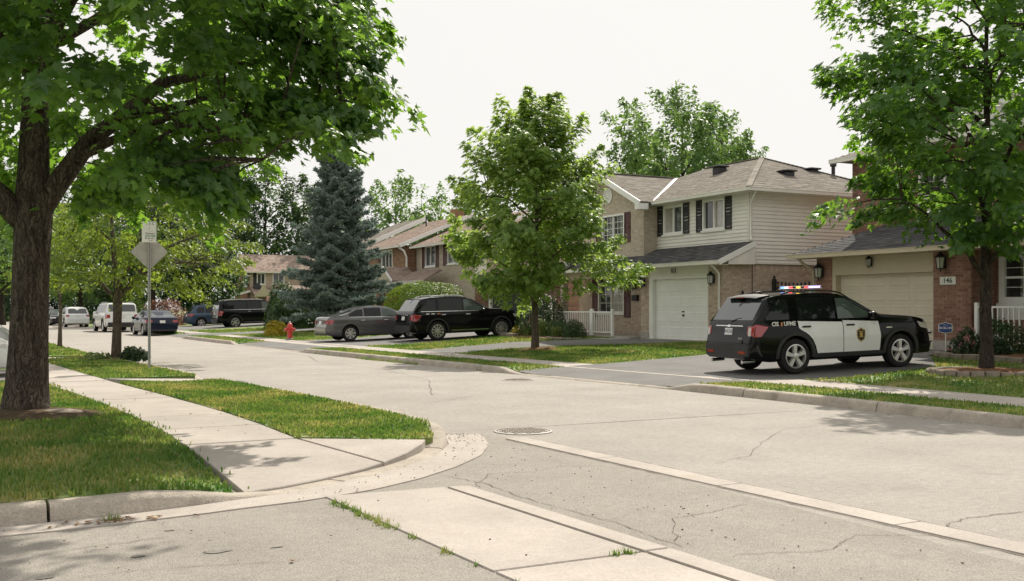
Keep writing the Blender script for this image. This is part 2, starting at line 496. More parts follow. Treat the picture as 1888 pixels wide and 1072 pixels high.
class MB:
    def __init__(self):
        self.v, self.f, self.mi = [], [], []
        self.cur = 0

    def add(self, vs_, fs_):
        o = len(self.v)
        self.v += [tuple(p) for p in vs_]
        for f in fs_:
            self.f.append([i + o for i in f])
            self.mi.append(self.cur)
        return self

    def poly(self, pts):
        return self.add(pts, [list(range(len(pts)))])

    def box(self, x0, x1, y0, y1, z0, z1):
        v = [(x0, y0, z0), (x1, y0, z0), (x1, y1, z0), (x0, y1, z0), (x0, y0, z1), (x1, y0, z1), (x1, y1, z1), (x0, y1, z1)]
        return self.add(v, [(0, 3, 2, 1), (4, 5, 6, 7), (0, 1, 5, 4), (1, 2, 6, 5), (2, 3, 7, 6), (3, 0, 4, 7)])

    def bbox(self, x0, x1, y0, y1, z0, z1, b):
        """box with chamfered vertical and horizontal edges"""
        def ring(z, i):
            return [(x0 + i + b, y0 + i, z), (x1 - i - b, y0 + i, z), (x1 - i, y0 + i + b, z), (x1 - i, y1 - i - b, z),
                    (x1 - i - b, y1 - i, z), (x0 + i + b, y1 - i, z), (x0 + i, y1 - i - b, z), (x0 + i, y0 + i + b, z)]
        rs = [ring(z0, b), ring(z0 + b, 0), ring(z1 - b, 0), ring(z1, b)]
        return self.rings(rs, True)

    def rings(self, rs, caps=True, closed=True):
        n = len(rs[0])
        vs_ = [p for r in rs for p in r]
        fs_ = []
        for k in range(len(rs) - 1):
            for i in range(n if closed else n - 1):
                j = (i + 1) % n
                fs_.append((k * n + i, k * n + j, (k + 1) * n + j, (k + 1) * n + i))
        if caps:
            fs_.append(list(range(n))[::-1])
            fs_.append([(len(rs) - 1) * n + i for i in range(n)])
        return self.add(vs_, fs_)

    def tube(self, pts, rad, n=8, caps=True):
        pts = [Vector(p) for p in pts]
        if not hasattr(rad, '__len__'):
            rad = [rad] * len(pts)
        rs = []
        up = None
        for i, p in enumerate(pts):
            t = (pts[min(i + 1, len(pts) - 1)] - pts[max(i - 1, 0)])
            if t.length < 1e-9: t = Vector((0, 0, 1))
            t.normalize()
            if up is None:
                up = Vector((1, 0, 0)) if abs(t.x) < 0.8 else Vector((0, 1, 0))
            a = (up - t * up.dot(t))
            if a.length < 1e-6:
                a = t.orthogonal()
            a.normalize()
            up = a
            b = t.cross(a)
            rs.append([p + (a * math.cos(2 * PI * k / n) + b * math.sin(2 * PI * k / n)) * rad[i] for k in range(n)])
        return self.rings(rs, caps)

    def lathe(self, prof, n=16, center=(0, 0, 0), axis='z', caps=True):
        rs = []
        cx, cy, cz = center
        for r, h in prof:
            ring = []
            for k in range(n):
                a = 2 * PI * k / n
                if axis == 'z':
                    ring.append((cx + r * math.cos(a), cy + r * math.sin(a), cz + h))
                else:
                    ring.append((cx + r * math.cos(a), cy + h, cz - r * math.sin(a)))
            rs.append(ring)
        return self.rings(rs, caps)

    def prism(self, poly, h0, h1, fn):
        """poly of 2D points extruded between h0 and h1; fn(a, b, h) -> 3D"""
        n = len(poly)
        lo = [fn(a, b, h0) for a, b in poly]
        hi = [fn(a, b, h1) for a, b in poly]
        fs_ = [list(range(n))[::-1], list(range(n, 2 * n))]
        for i in range(n):
            j = (i + 1) % n
            fs_.append((i, j, n + j, n + i))
        return self.add(lo + hi, fs_)

    def build(self, name, mats, parent=None, smooth=False, loc=None, angle=None):
        me = bpy.data.meshes.new(name)
        me.from_pydata(self.v, [], self.f)
        ml = [mats] if isinstance(mats, str) else mats
        for m in ml:
            me.materials.append(MATS[m])
        if len(ml) > 1:
            me.polygons.foreach_set('material_index', self.mi)
        if smooth or angle:
            me.polygons.foreach_set('use_smooth', [True] * len(me.polygons))
            if angle:
                me.set_sharp_from_angle(angle=R(angle))
        me.update()
        return obj(name, me, parent, loc)


def text_mesh(name, body, size, material, parent, matrix, extrude=0.002, spacing=1.0, bold=0.0):
    cu = bpy.data.curves.new(name, 'FONT')
    cu.body = body
    cu.size = size
    cu.extrude = extrude
    cu.offset = bold
    cu.align_x = 'CENTER'
    cu.align_y = 'CENTER'
    cu.space_character = spacing
    cu.resolution_u = 3
    t = bpy.data.objects.new(name, cu)
    COL.objects.link(t)
    bpy.context.view_layer.update()
    me = bpy.data.meshes.new_from_object(t.evaluated_get(bpy.context.evaluated_depsgraph_get()))
    bpy.data.objects.remove(t)
    bpy.data.curves.remove(cu)
    me.materials.clear()
    me.materials.append(MATS[material])
    me.name = name
    me.transform(matrix)
    return obj(name, me, parent)


def smoothstep(a, b, x):
    t = max(0.0, min(1.0, (x - a) / (b - a)))
    return t * t * (3 - 2 * t)


def interp(x, xs, ys):
    return float(np.interp(x, xs, ys))

# ============================================================ GROUND, ROADS, SIDEWALKS
_cy = np.arange(-60, 400, 0.5)
_cx = np.interp(_cy, [-60, 13, 16, 22, 26, 32, 38, 46, 55, 85, 120, 200, 400], [0, 0, -.2, -.85, -1.2, -1.7, -2.1, -2.5, -2.85, -4.0, -6.0, -13, -40])
_k = np.exp(-np.linspace(-2.5, 2.5, 11) ** 2); _k /= _k.sum()
_cx = np.convolve(np.pad(_cx, 5, mode='edge'), _k, mode='valid')


def bend(Y):                                       # the street drifts gently to the left
    return float(np.interp(Y, _cy, _cx))


DROPS = [(16.5, 21.6), (36.2, 44.5), (54.8, 60.3), (70.0, 76.0), (86, 91), (101, 106)]


def dropped(Y):
    k = 0.0
    for a, b in DROPS:
        k = max(k, smoothstep(a - 0.9, a, Y) * (1 - smoothstep(b, b + 0.9, Y)))
    return k


def zr(u, Y):                                      # ground height right of the street
    hc = 0.145 - 0.12 * dropped(Y)
    if u < 13.6:
        return hc + (0.13 - hc) * max(0.0, (u - 12.3) / 1.3)
    if u < 14.8:
        return 0.13 + 0.01 * (u - 13.6) / 1.2
    return 0.14 + 0.31 * min(1.0, (u - 14.8) / 7.4) ** 1.4


def zl(u, Y):
    return 0.135 + max(0.0, min(0.35, (1.9 - u) * 0.018)) - 0.10 * smoothstep(1.0, 1.95, u) * (1 - smoothstep(8.8, 10.9, Y))


def patch(name, material, u0, u1, ya, yb, zf, dz, nu=8, ny=20, kind='structure', label=None, parent=None, skirt=0.0, wob=0.0):
    """Sheet between u0..u1 across and ya(u)..yb(u) along the street, following the terrain."""
    V, F = [], []
    for j in range(ny + 1):
        for i in range(nu + 1):
            u = u0 + (u1 - u0) * i / nu
            a, b = ya(u) if callable(ya) else ya, yb(u) if callable(yb) else yb
            Y = a + (b - a) * j / ny
            x = u + bend(Y)
            y = Y
            if wob and (i in (0, nu) or j in (0, ny)):
                x += random.uniform(-wob, wob); y += random.uniform(-wob, wob)
            V.append((x, y, zf(u, Y) + dz))
    w = nu + 1
    for j in range(ny):
        for i in range(nu):
            F.append((j * w + i, j * w + i + 1, (j + 1) * w + i + 1, (j + 1) * w + i))
    if skirt:
        rim = [i for i in range(w)] + [j * w + nu for j in range(1, ny + 1)] + [ny * w + i for i in range(nu - 1, -1, -1)] + [j * w for j in range(ny - 1, 0, -1)]
        o = len(V)
        for r in rim:
            V.append((V[r][0], V[r][1], V[r][2] - skirt))
        for k in range(len(rim)):
            n = (k + 1) % len(rim)
            F.append((rim[k], o + k, o + n, rim[n]))
    m = MB(); m.add(V, F)
    o = m.build(name, material, parent, smooth=False)
    if parent is None:
        tag(o, label, None, None, kind)
    return o


# -- base sheet to the horizon
m = MB()
m.add([(-700, -700, -0.16), (700, -700, -0.16), (700, 900, -0.16), (-700, 900, -0.16)], [(0, 1, 2, 3)])
tag(m.build('ground', 'lawn'), 'grassy ground reaching to the horizon', kind='structure')

# -- carriageway
def rough_sheet(name, material, xl, xr, y0, y1, ny, label, z=0.0, nu=6):
    V, F = [], []
    for j in range(ny + 1):
        Y = y0 + (y1 - y0) * j / ny
        a, b = xl(Y), xr(Y)
        for i in range(nu + 1):
            t = i / nu
            V.append((a + (b - a) * t, Y, z + 0.05 * (4 * t * (1 - t)) * 0.35 * (1 if Y > 14 else 0.2)))
    w = nu + 1
    for j in range(ny):
        for i in range(nu):
            F.append((j * w + i, j * w + i + 1, (j + 1) * w + i + 1, (j + 1) * w + i))
    m = MB(); m.add(V, F)
    return tag(m.build(name, material), label, kind='structure')


road = rough_sheet('road', 'asphalt', lambda Y: 5.72 if Y < 12 else 5.05 + bend(Y), lambda Y: 12.25 + bend(Y), 12.0, 330, 160,
                   'pale worn asphalt street running past the houses', nu=6)
m = MB(); m.add([(5.72, -14, 0), (12.25, -14, 0), (12.25, 12.0, 0), (5.05, 12.0, 0), (5.72, 11.6, 0)], [(0, 1, 2, 3, 4)])
m.build('road_near_sheet', 'asphalt', road)
m = MB(); m.add([(-60, -14, 0.0), (5.72, -14, 0.0), (5.72, 11.6, 0.0), (5.05, 12.0, 0), (4.6, 12.2, 0.0), (2.0, 9.4, 0.0), (-60, 9.4, 0.0)], [(0, 1, 2, 3, 4, 5, 6)])
lane = tag(m.build('side_street', 'asphalt_old'), 'cracked grey asphalt mouth of the side street in front', kind='structure')

# -- kerbs
def sweep_kerb(parent, pts, hk, seg=2.6, side=1, gap=0.012, name='curb_segment', mat_='concrete_curb', width=0.2):
    """pts: face line; kerb body lies to the left (side=1) or right (-1) of the walking direction."""
    P = [Vector((p[0], p[1], 0)) for p in pts]
    d = [0.0]
    for a, b in zip(P, P[1:]):
        d.append(d[-1] + (b - a).length)

    def at(s):
        k = max(0, min(len(d) - 2, int(np.searchsorted(d, s)) - 1))
        t = (s - d[k]) / max(1e-9, d[k + 1] - d[k])
        return P[k].lerp(P[k + 1], t)

    prof = [(-0.015, -0.06), (0.0, 0.0), (0.028, 0.70), (0.045, 0.90), (0.085, 1.0), (width - 0.02, 1.0), (width, 0.93), (width, -0.06)]
    s = 0.0
    total = d[-1]
    while s < total - 0.05:
        e = min(total, s + seg * random.uniform(0.85, 1.15))
        n = max(2, int((e - s) / 0.35))
        rs = []
        tilt = random.uniform(-0.006, 0.006)
        for i in range(n + 1):
            q = s + gap + (e - s - 2 * gap) * i / n
            p = at(q)
            t = (at(min(total, q + 0.15)) - at(max(0, q - 0.15))).normalized()
            nn = Vector((-t.y, t.x, 0)) * side
            h = hk(p, q) * 0.15
            rs.append([(p + nn * a + Vector((0, 0, (b * h if b > 0 else b) + tilt))) for a, b in prof])
        mb = MB(); mb.rings(rs, True)
        if side > 0: pass
        o = mb.build(name, mat_, parent, angle=40)
        s = e


curb_left = tag(empty('curb_left'), 'worn concrete kerb along the near side and round the corner', kind='structure')
corner = [(-40, 8.16), (-6, 8.16), (-1, 8.17), (0.6, 8.24), (1.5, 8.38), (2.2, 8.58), (2.8, 8.86), (3.35, 9.2), (3.9, 9.66), (4.4, 10.2), (4.8, 10.85), (5.05, 11.5), (5.2, 12.3), (5.25, 13.2)]
cpts = []
for k in range(len(corner) - 1):
    for j in range(4):
        t = j / 4
        cpts.append((corner[k][0] * (1 - t) + corner[k + 1][0] * t, corner[k][1] * (1 - t) + corner[k + 1][1] * t))
for Y in np.arange(13.2, 150, 1.0):
    cpts.append((5.25 + bend(Y), float(Y)))


def left_h(p, q):
    if p.y < 9.5 and p.x < 2.4:
        return 1.0 - 0.9 * smoothstep(1.2, 2.25, p.x)
    if p.y < 12.0:
        return 0.10 + 0.9 * smoothstep(10.3, 11.3, p.y)
    Y = p.y
    k = 1.0
    for a, b in ((20.7, 22.6), (31.8, 33.6), (50, 54)):
        k -= 0.85 * smoothstep(a - 0.8, a, Y) * (1 - smoothstep(b, b + 0.8, Y))
    return k


sweep_kerb(curb_left, cpts, left_h, side=1, width=0.22)

curb_right = tag(empty('curb_right'), 'concrete kerb on the far side with dips at the driveways', kind='structure')
rp_ = [(12.1 + bend(Y), float(Y)) for Y in np.arange(-14, 150, 0.8)]
sweep_kerb(curb_right, rp_, lambda p, q: 1.0 - 0.82 * dropped(p.y), side=-1, seg=3.2)

# -- concrete gutter round the corner, slabs, cross walk, band between road and side street
gut = MB()
gi = [p for p in cpts if p[1] < 11.75]
off = []
for k, p in enumerate(gi):
    a, b = Vector((*gi[max(0, k - 1)], 0)), Vector((*gi[min(len(gi) - 1, k + 1)], 0))
    t = (b - a).normalized()
    n_ = Vector((t.y, -t.x, 0))
    wd = 0.30 if p[0] < 1.5 else 0.30 + 0.16 * smoothstep(1.5, 3.0, p[0])
    off.append((p[0] + n_.x * wd, p[1] + n_.y * wd))
gv, gf = [], []
for a, b in zip(gi, off):
    gv += [(a[0] - (0), a[1], 0.016), (0.5 * (a[0] + b[0]), 0.5 * (a[1] + b[1]), 0.007), (b[0], b[1], 0.010), (b[0], b[1], -0.03)]
for k in range(len(gi) - 1):
    for j in range(3):
        gf.append((4 * k + j, 4 * k + j + 1, 4 * k + 5 + j, 4 * k + 4 + j))
gut.add(gv, gf)
tag(gut.build('gutter', 'concrete', smooth=False), 'shallow concrete gutter curving round the corner kerb', kind='structure')


def slab(parent, poly, z, name='slab', material='concrete', th=0.10, inset=0.008):
    c = Vector((sum(p[0] for p in poly) / len(poly), sum(p[1] for p in poly) / len(poly)))
    def ring(i, zz):
        r = []
        for p in poly:
            v = Vector(p[:2]) - c
            r.append(c + v * (1 - i / max(0.2, v.length)))
        zf = zz if callable(zz) else (lambda q: zz)
        return [(q.x, q.y, zf(q)) for q in r]
    zt = z if callable(z) else (lambda q: z)
    mb = MB()
    mb.rings([ring(inset, lambda q: zt(q) - th), ring(inset, lambda q: zt(q) - 0.008), ring(inset * 2.2, zt)], True)
    return mb.build(name, material, parent)


sidewalk = tag(empty('sidewalk_left'), 'pale concrete sidewalk under the big maple', kind='structure')
patch('bedding', 'crack', 1.93, 3.14, 11.2, 120, lambda u, Y: 0.135, -0.018, nu=1, ny=110, parent=sidewalk)
Y = 11.25
while Y < 110:
    L = 1.52
    a, b = 1.93, 3.13
    y0, y1 = Y, Y + L
    dzt = random.uniform(-0.004, 0.004)
    slab(sidewalk, [(a + bend(y0), y0), (b + bend(y0), y0), (b + bend(y1), y1), (a + bend(y1), y1)], 0.137 + dzt)
    Y = y1
# ramp slabs at the corner
def zc(q):
    return 0.03 + 0.105 * smoothstep(9.0, 11.2, q.y + max(0.0, 2.6 - q.x) * 0.35)
slab(sidewalk, [(1.98, 8.72), (2.35, 8.86), (2.75, 9.08), (3.28, 9.42), (3.55, 9.63), (3.12, 11.22), (1.94, 11.22), (1.96, 10)], zc)
slab(sidewalk, [(3.57, 9.64), (3.95, 10.0), (4.30, 10.42), (4.42, 10.62), (3.15, 11.22)], zc)
slab(sidewalk, [(3.15, 21.1), (5.05 - 0.75, 21.1), (4.9 - 0.85, 22.5), (3.15 - 0.85, 22.5)], lambda q: 0.137 - 0.08 * smoothstep(3.2, 4.5, q.x), name='apron_slab')
slab(sidewalk, [(3.15 - 1.7, 31.9), (5.0 - 1.7, 31.9), (5.0 - 1.85, 33.5), (3.15 - 1.85, 33.5)], lambda q: 0.137 - 0.08 * smoothstep(2.0, 3.2, q.x), name='apron_slab')

sidewalk_r = tag(empty('sidewalk_right'), 'narrow concrete sidewalk in front of the houses', kind='structure')
patch('bedding', 'crack', 13.62, 14.78, -14, 110, lambda u, Y: zr(u, Y), -0.014, nu=2, ny=110, parent=sidewalk_r)
Y = -13.0
while Y < 105:
    y0, y1 = Y, Y + 1.55
    a, b = 13.6, 14.8
    slab(sidewalk_r, [(a + bend(y0), y0), (b + bend(y0), y0), (b + bend(y1), y1), (a + bend(y1), y1)],
         lambda q: 0.136 + 0.0083 * (q.x - bend(q.y) - 13.6))
    Y = y1

crosswalk = tag(empty('crosswalk'), 'pale concrete walk crossing the mouth of the side street', kind='structure')
yj = [8.36, 5.5, 2.6, -0.3, -3.2, -6.1]
for k in range(5):
    y0, y1 = yj[k + 1] + 0.008, yj[k] - 0.008
    s0, s1 = (8.36 - y0) * 0.06, (8.36 - y1) * 0.06
    slab(crosswalk, [(2.56 + s0, y0), (3.62 + s0, y0), (3.62 + s1, y1 if k else 8.30), (2.56 + s1, y1)], 0.012, th=0.05, inset=0.006)
    slab(crosswalk, [(3.65 + s0, y0), (3.83 + s0, y0), (3.83 + s1, y1 if k else 8.24), (3.65 + s1, y1 if k else 8.28)], 0.016, name='edging_slab', th=0.05, inset=0.006)
band = tag(empty('concrete_band'), 'narrow concrete band between the street and the side street', kind='structure')
Y = 11.05
while Y > -10:
    y0, y1 = Y - 1.9, Y
    f = lambda y: 5.62 + (11.3 - y) * 0.045
    slab(band, [(f(y0), y0), (f(y0) + 0.27, y0), (f(y1) + 0.27, y1), (f(y1), y1)], 0.010, th=0.05, inset=0.004)
    Y = y0

# -- driveways on the right
DR = [  # name, label, u list, low edge Y, high edge Y
    ('driveway', 'asphalt driveway under the police car', [12.28, 13.6, 16, 19, 21, 23.3], [16.2, 15.7, 15.5, 15.9, 17.6, 18.8], [21.9, 22.0, 22.6, 23.0, 23.4, 23.6]),
    ('driveway', 'asphalt driveway leading to the white garage door', [14.8, 17.2, 19.5, 21.4, 23.5], [29.6, 30.7, 29.9, 28.0, 27.0], [32.4, 33.4, 34.0, 32.6, 31.4]),
    ('driveway', 'asphalt driveway under the grey sedan and black car', [12.3, 14, 17, 21, 26.5], [36.2, 36.7, 36.9, 38.6, 44.6], [44.6, 44.4, 44.4, 46.0, 49.2]),
    ('driveway', 'asphalt driveway beyond the fire hydrant', [12.3, 14, 18, 27], [54.8, 55.5, 56.0, 58.0], [60.3, 60.0, 60.0, 61.0]),
    ('driveway', 'asphalt driveway under the long black utility vehicle', [12.3, 15, 20, 28], [70.0, 69.4, 69.4, 69.4], [76, 80, 80, 80]),
]
for nm, lb, us, lo, hi in DR:
    patch(nm, 'asphalt_drive', us[0], us[-1], lambda u, us=us, lo=lo: interp(u, us, lo), lambda u, us=us, hi=hi: interp(u, us, hi), zr, 0.006, nu=22, ny=8, label=lb)
patch('driveway', 'asphalt_drive', -14, 1.92, 22.3, 26.6, zl, 0.004, nu=12, ny=6, label='asphalt driveway on the near side under the white car')
# strip of pavement between street and lawn where the drives cross
# -- lawns
LAWNS = []


def lawn(label, u0, u1, ya, yb, zf, dens, bh=0.05, nu=10, ny=16):
    fa = ya if callable(ya) else (lambda u, v=ya: v)
    fb = yb if callable(yb) else (lambda u, v=yb: v)
    o = patch('lawn', 'lawn', u0, u1, fa, fb, zf, -0.008, nu=nu, ny=ny, label=label, skirt=0.10, wob=0.03)
    if dens:
        LAWNS.append((o, u0, u1, fa, fb, zf, dens, bh))
    return o


def e_lo(i): return lambda u: interp(u, DR[i][2], DR[i][3])
def e_hi(i): return lambda u: interp(u, DR[i][2], DR[i][4])


fore = lambda u: interp(u, [-40, -1, 0.6, 1.5, 1.95], [8.38, 8.39, 8.46, 8.60, 8.72])
lawn('shaded lawn under the big maple in front', -16, 1.92, fore, 22.2, zl, 1000, 0.045, nu=24, ny=24)
lawn('lawn on the near side beyond the white car', -30, 1.92, 26.7, 110, zl, 0)
strip_lo = lambda u: interp(u, [3.14, 4.3, 4.55, 5.03], [11.26, 10.68, 10.72, 12.0])
lawn('grass strip between near sidewalk and kerb at the corner', 3.14, 5.02, strip_lo, 21.0, lambda u, Y: 0.14 + 0.015 * math.sin(u * 3 - 8), 1100, 0.036, nu=12, ny=24)
lawn('grass strip round the sign post and small tree', 3.14, 5.02, 22.6, 31.8, lambda u, Y: 0.145, 420, 0.042)
lawn('grass strip round the thin young tree', 3.14, 5.02, 33.6, 50, lambda u, Y: 0.145, 160, 0.06)
lawn('far grass strip on the near side', 3.14, 5.02, 54, 110, lambda u, Y: 0.145, 0)
# kerb strips right
lawn('kerb grass strip in front of the police car', 12.31, 13.6, -14, 15.7, zr, 380, 0.042, nu=4, ny=40)
lawn('kerb grass strip in front of the centre maple', 12.31, 13.6, 21.8, 36.0, zr, 320, 0.045, nu=4, ny=24)
lawn('kerb grass strip beside the fire hydrant', 12.31, 13.6, 44.8, 54.6, zr, 140, 0.06, nu=4)
lawn('kerb grass strip far down the street', 12.31, 13.6, 60.5, 69.8, zr, 60, 0.07, nu=4)
lawn('most distant kerb grass strip', 12.31, 13.6, 76.2, 130, zr, 0, nu=4)
# front lawns right
lawn('lawn round the street tree by house number 146', 14.8, 24.5, -14, e_lo(0), zr, 260, 0.045, nu=16, ny=30)
lawn('lawn round the centre maple between two driveways', 14.8, 23.2, e_hi(0), e_lo(1), zr, 320, 0.045, nu=14, ny=10)
lawn('narrow lawn beside the black car in the driveway', 14.8, 23.8, e_hi(1), e_lo(2), zr, 170, 0.06, nu=14, ny=10)
lawn('lawn in front of the blue spruce', 14.8, 26.0, e_hi(2), e_lo(3), zr, 90, 0.06, nu=10, ny=10)
lawn('lawn beside the long black utility vehicle', 14.8, 28.0, e_hi(3), e_lo(4), zr, 60, 0.07, nu=10, ny=10)
lawn('most distant lawn on the house side', 14.8, 30.0, e_hi(4), 130, zr, 0)
patch('yard', 'lawn', 23.6, 60, -20, 140, lambda u, Y: 0.44, 0.0, nu=4, ny=20, label='back yards behind the houses')


def blades(label, o, u0, u1, fa, fb, zf, dens, bh):
    """Grass blades: bent tapered strips, denser where the camera is close."""
    ys_ = [fa(u) for u in np.linspace(u0, u1, 9)] + [fb(u) for u in np.linspace(u0, u1, 9)]
    y0, y1 = min(ys_), min(max(ys_), 66)
    y0 = max(y0, 4.5)
    u0 = max(u0, -4.0)
    u1 = min(u1, 23.0)
    n = int((u1 - u0) * (y1 - y0) * dens)
    U = rng.uniform(u0, u1, n); Yv = rng.uniform(y0, y1, n)
    # tufts: pull some blades together
    tf = rng.random(n) < 0.35
    U[tf] = np.round(U[tf] * 6 + rng.normal(0, 0.12, tf.sum())) / 6 + rng.normal(0, 0.03, tf.sum())
    us = np.linspace(u0, u1, 40)
    la = np.interp(U, us, [fa(u) for u in us]) - 0.02
    lb = np.interp(U, us, [fb(u) for u in us]) + 0.02
    k = (Yv > la) & (Yv < lb)
    U, Yv = U[k], Yv[k]
    n = len(U)
    if n == 0: return
    X = U + np.interp(Yv, _cy, _cx)
    Z = np.array([zf(a, b) for a, b in zip(U, Yv)])
    dist = np.hypot(X, Yv)
    a = rng.uniform(0, 2 * PI, n)
    h = bh * rng.uniform(0.5, 1.25, n)
    w = 0.0045 + 0.00042 * dist
    lean = rng.uniform(0.1, 0.8, n) * h
    dx, dy = np.cos(a), np.sin(a)
    sx, sy = -dy * w, dx * w
    V = np.zeros((n, 5, 3))
    V[:, 0] = np.stack([X - sx, Yv - sy, Z - 0.01], 1)
    V[:, 1] = np.stack([X + sx, Yv + sy, Z - 0.01], 1)
    V[:, 2] = np.stack([X + sx * .75 + dx * lean * .35, Yv + sy * .75 + dy * lean * .35, Z + h * .6], 1)
    V[:, 3] = np.stack([X - sx * .75 + dx * lean * .35, Yv - sy * .75 + dy * lean * .35, Z + h * .6], 1)
    V[:, 4] = np.stack([X + dx * lean, Yv + dy * lean, Z + h], 1)
    b = (np.arange(n) * 5)[:, None]
    F = np.concatenate([b + [0, 1, 2], b + [0, 2, 3], b + [3, 2, 4]])
    g = obj('grass', npmesh('grass', V.reshape(-1, 3), F, 'grass_blade'))
    tag(g, label, None, None, 'stuff')


for o, u0, u1, fa, fb, zf, dens, bh in LAWNS:
    blades('mown grass blades of the ' + o['label'], o, u0, u1, fa, fb, zf, dens, bh)


# -- cracks, joints, manholes
def crack(pts, parent, w=0.006, z=0.006, jit=0.02, name='crack', n=10, zf=None):
    P = []
    for a, b in zip(pts, pts[1:]):
        for k in range(n):
            t = k / n
            P.append((a[0] * (1 - t) + b[0] * t + random.uniform(-jit, jit), a[1] * (1 - t) + b[1] * t + random.uniform(-jit, jit)))
    P.append(pts[-1])
    mb = MB()
    V, F = [], []
    for i, p in enumerate(P):
        q = P[min(i + 1, len(P) - 1)]; r = P[max(i - 1, 0)]
        t = Vector((q[0] - r[0], q[1] - r[1])).normalized()
        ww = w * random.uniform(0.3, 1.2) * (0.2 if i in (0, len(P) - 1) else 1)
        zz = z + (zf(p) if zf else 0)
        V += [(p[0] - t.y * ww, p[1] + t.x * ww, zz), (p[0] + t.y * ww, p[1] - t.x * ww, zz)]
        if i: F.append((2 * i - 2, 2 * i - 1, 2 * i + 1, 2 * i))
    mb.add(V, F)
    return mb.build(name, 'crack', parent)


def zroad(p):
    if p[1] < 12: return 0.0
    a, b = 5.05 + bend(p[1]), 12.25 + bend(p[1])
    t = (p[0] - a) / (b - a)
    return 0.05 * 4 * t * (1 - t) * 0.35 * (1 if p[1] > 14 else 0.2)


crack([(5.92, 11.0), (6.08, 7.5), (6.22, 4.2), (6.35, 1)], road, 0.016, jit=0.010, n=30)
crack([(5.6, 11.0), (5.72, 8.5), (5.86, 5.4), (6.0, 2)], lane, 0.008, jit=0.008, n=30)
crack([(6.6, 8.3), (7.3, 8.6), (8.2, 9.4), (9.2, 10.2), (10, 10.4)], road, 0.0035)
crack([(6.0, 4.95), (6.25, 5.2), (6.6, 5.3), (7.3, 5.25)], road, 0.006, jit=.012)
crack([(7.2, 17), (8.6, 20.5), (9.1, 24.5), (8.7, 29)], road, 0.008, z=0.012, zf=zroad, n=14)
crack([(5.9, 15.2), (8.0, 16.6), (11.6, 17.4)], road, 0.006, z=0.012, zf=zroad)
crack([(8.7, 29), (9.6, 33), (9.0, 40)], road, 0.008, z=0.012, zf=zroad)
crack([(3.88, 8.2), (4.3, 8.8), (4.7, 8.7), (5.2, 8.9), (5.55, 8.7)], lane, 0.004)
crack([(3.9, 8.9), (4.05, 8.3), (4.02, 7.4), (4.15, 6.4), (4.12, 5.5)], lane, 0.0045)
crack([(4.15, 5.6), (4.6, 6.3), (5.0, 6.35), (5.5, 6.5)], lane, 0.0035)
crack([(4.3, 5.2), (4.9, 5.0), (5.4, 5.25), (5.9, 5.0)], lane, 0.0035)
crack([(-2, 6.1), (-0.5, 6.3), (0.8, 6.55), (1.9, 6.3)], lane, 0.003)
crack([(-1.2, 7.3), (0.2, 7.25), (1.2, 7.4)], lane, 0.004)
for bx_, by_, bw, bh_ in [(1.37, 6.8, 0.10, 0.05), (0.9, 6.9, 0.05, 0.03), (1.75, 6.75, 0.05, 0.02), (0.35, 6.6, 0.06, 0.03), (-0.3, 6.5, 0.05, 0.03), (1.2, 7.6, 0.04, 0.02)]:
    mb = MB()
    mb.poly([(bx_ + bw * math.cos(a) * random.uniform(.7, 1.1), by_ + bh_ * math.sin(a) * random.uniform(.7, 1.1), 0.005) for a in np.linspace(0, 2 * PI, 13)[:-1]])
    mb.build('oil_spot', 'oil', lane)


def manhole(label, x, y, r, z):
    root = tag(empty('manhole_cover', (x, y, z)), label, 'manhole cover')
    mb = MB(); mb.lathe([(r + .05, -0.02), (r + .05, 0.006), (r + 0.01, 0.008), (r + 0.01, -0.02)], 28); mb.build('ring', 'iron', root)
    mb = MB(); mb.lathe([(r, -0.02), (r, 0.004), (r * .98, 0.006)], 28); mb.build('lid', 'iron', root)
    for i in range(-4, 5):
        for j in range(-4, 5):
            px, py = i * r * .21, j * r * .21
            if math.hypot(px, py) < r * .9:
                mb = MB(); mb.box(px - r * .07, px + r * .07, py - r * .035, py + r * .035, 0.006, 0.015); mb.build('stud', 'concrete_curb', root)


manhole('round iron manhole cover at the end of the concrete band', 6.18, 11.62, 0.33, 0.004)
manhole('round iron manhole cover before the police car driveway', 10.42, 19.83, 0.30, 0.012)
root = tag(empty('drain_grate', (5.02 - 0.75, 21.7, 0.02)), 'flat iron drain grate by the near kerb below the sign', 'drain grate')
mb = MB(); mb.box(-0.02, 0.75, -0.35, 0.35, -0.02, 0.012); mb.build('frame', 'iron', root)
for k in range(7):
    mb = MB(); mb.box(0.05, 0.68, -0.29 + k * .085, -0.25 + k * .085, 0.012, 0.024); mb.build('bar', 'iron', root)

# -- loose bits in the gutter and on the asphalt
def scatter_bits(name, label, pts, size, material, flat=0.5):
    V, F = [], []
    for (x, y, z) in pts:
        s = size * random.uniform(0.5, 1.5)
        a = random.uniform(0, PI)
        o = len(V)
        for k in range(4):
            V.append((x + s * math.cos(a + k * PI / 2) * (1 if k % 2 else .6), y + s * math.sin(a + k * PI / 2) * (1 if k % 2 else .6), z + random.uniform(0, .3) * s))
        V.append((x, y, z + s * flat)); V.append((x, y, z - 0.002))
        for k in range(4):
            F.append((o + k, o + (k + 1) % 4, o + 4)); F.append((o + (k + 1) % 4, o + k, o + 5))
    o = obj(name, npmesh(name, V, F, material))
    return tag(o, label, None, None, 'stuff')


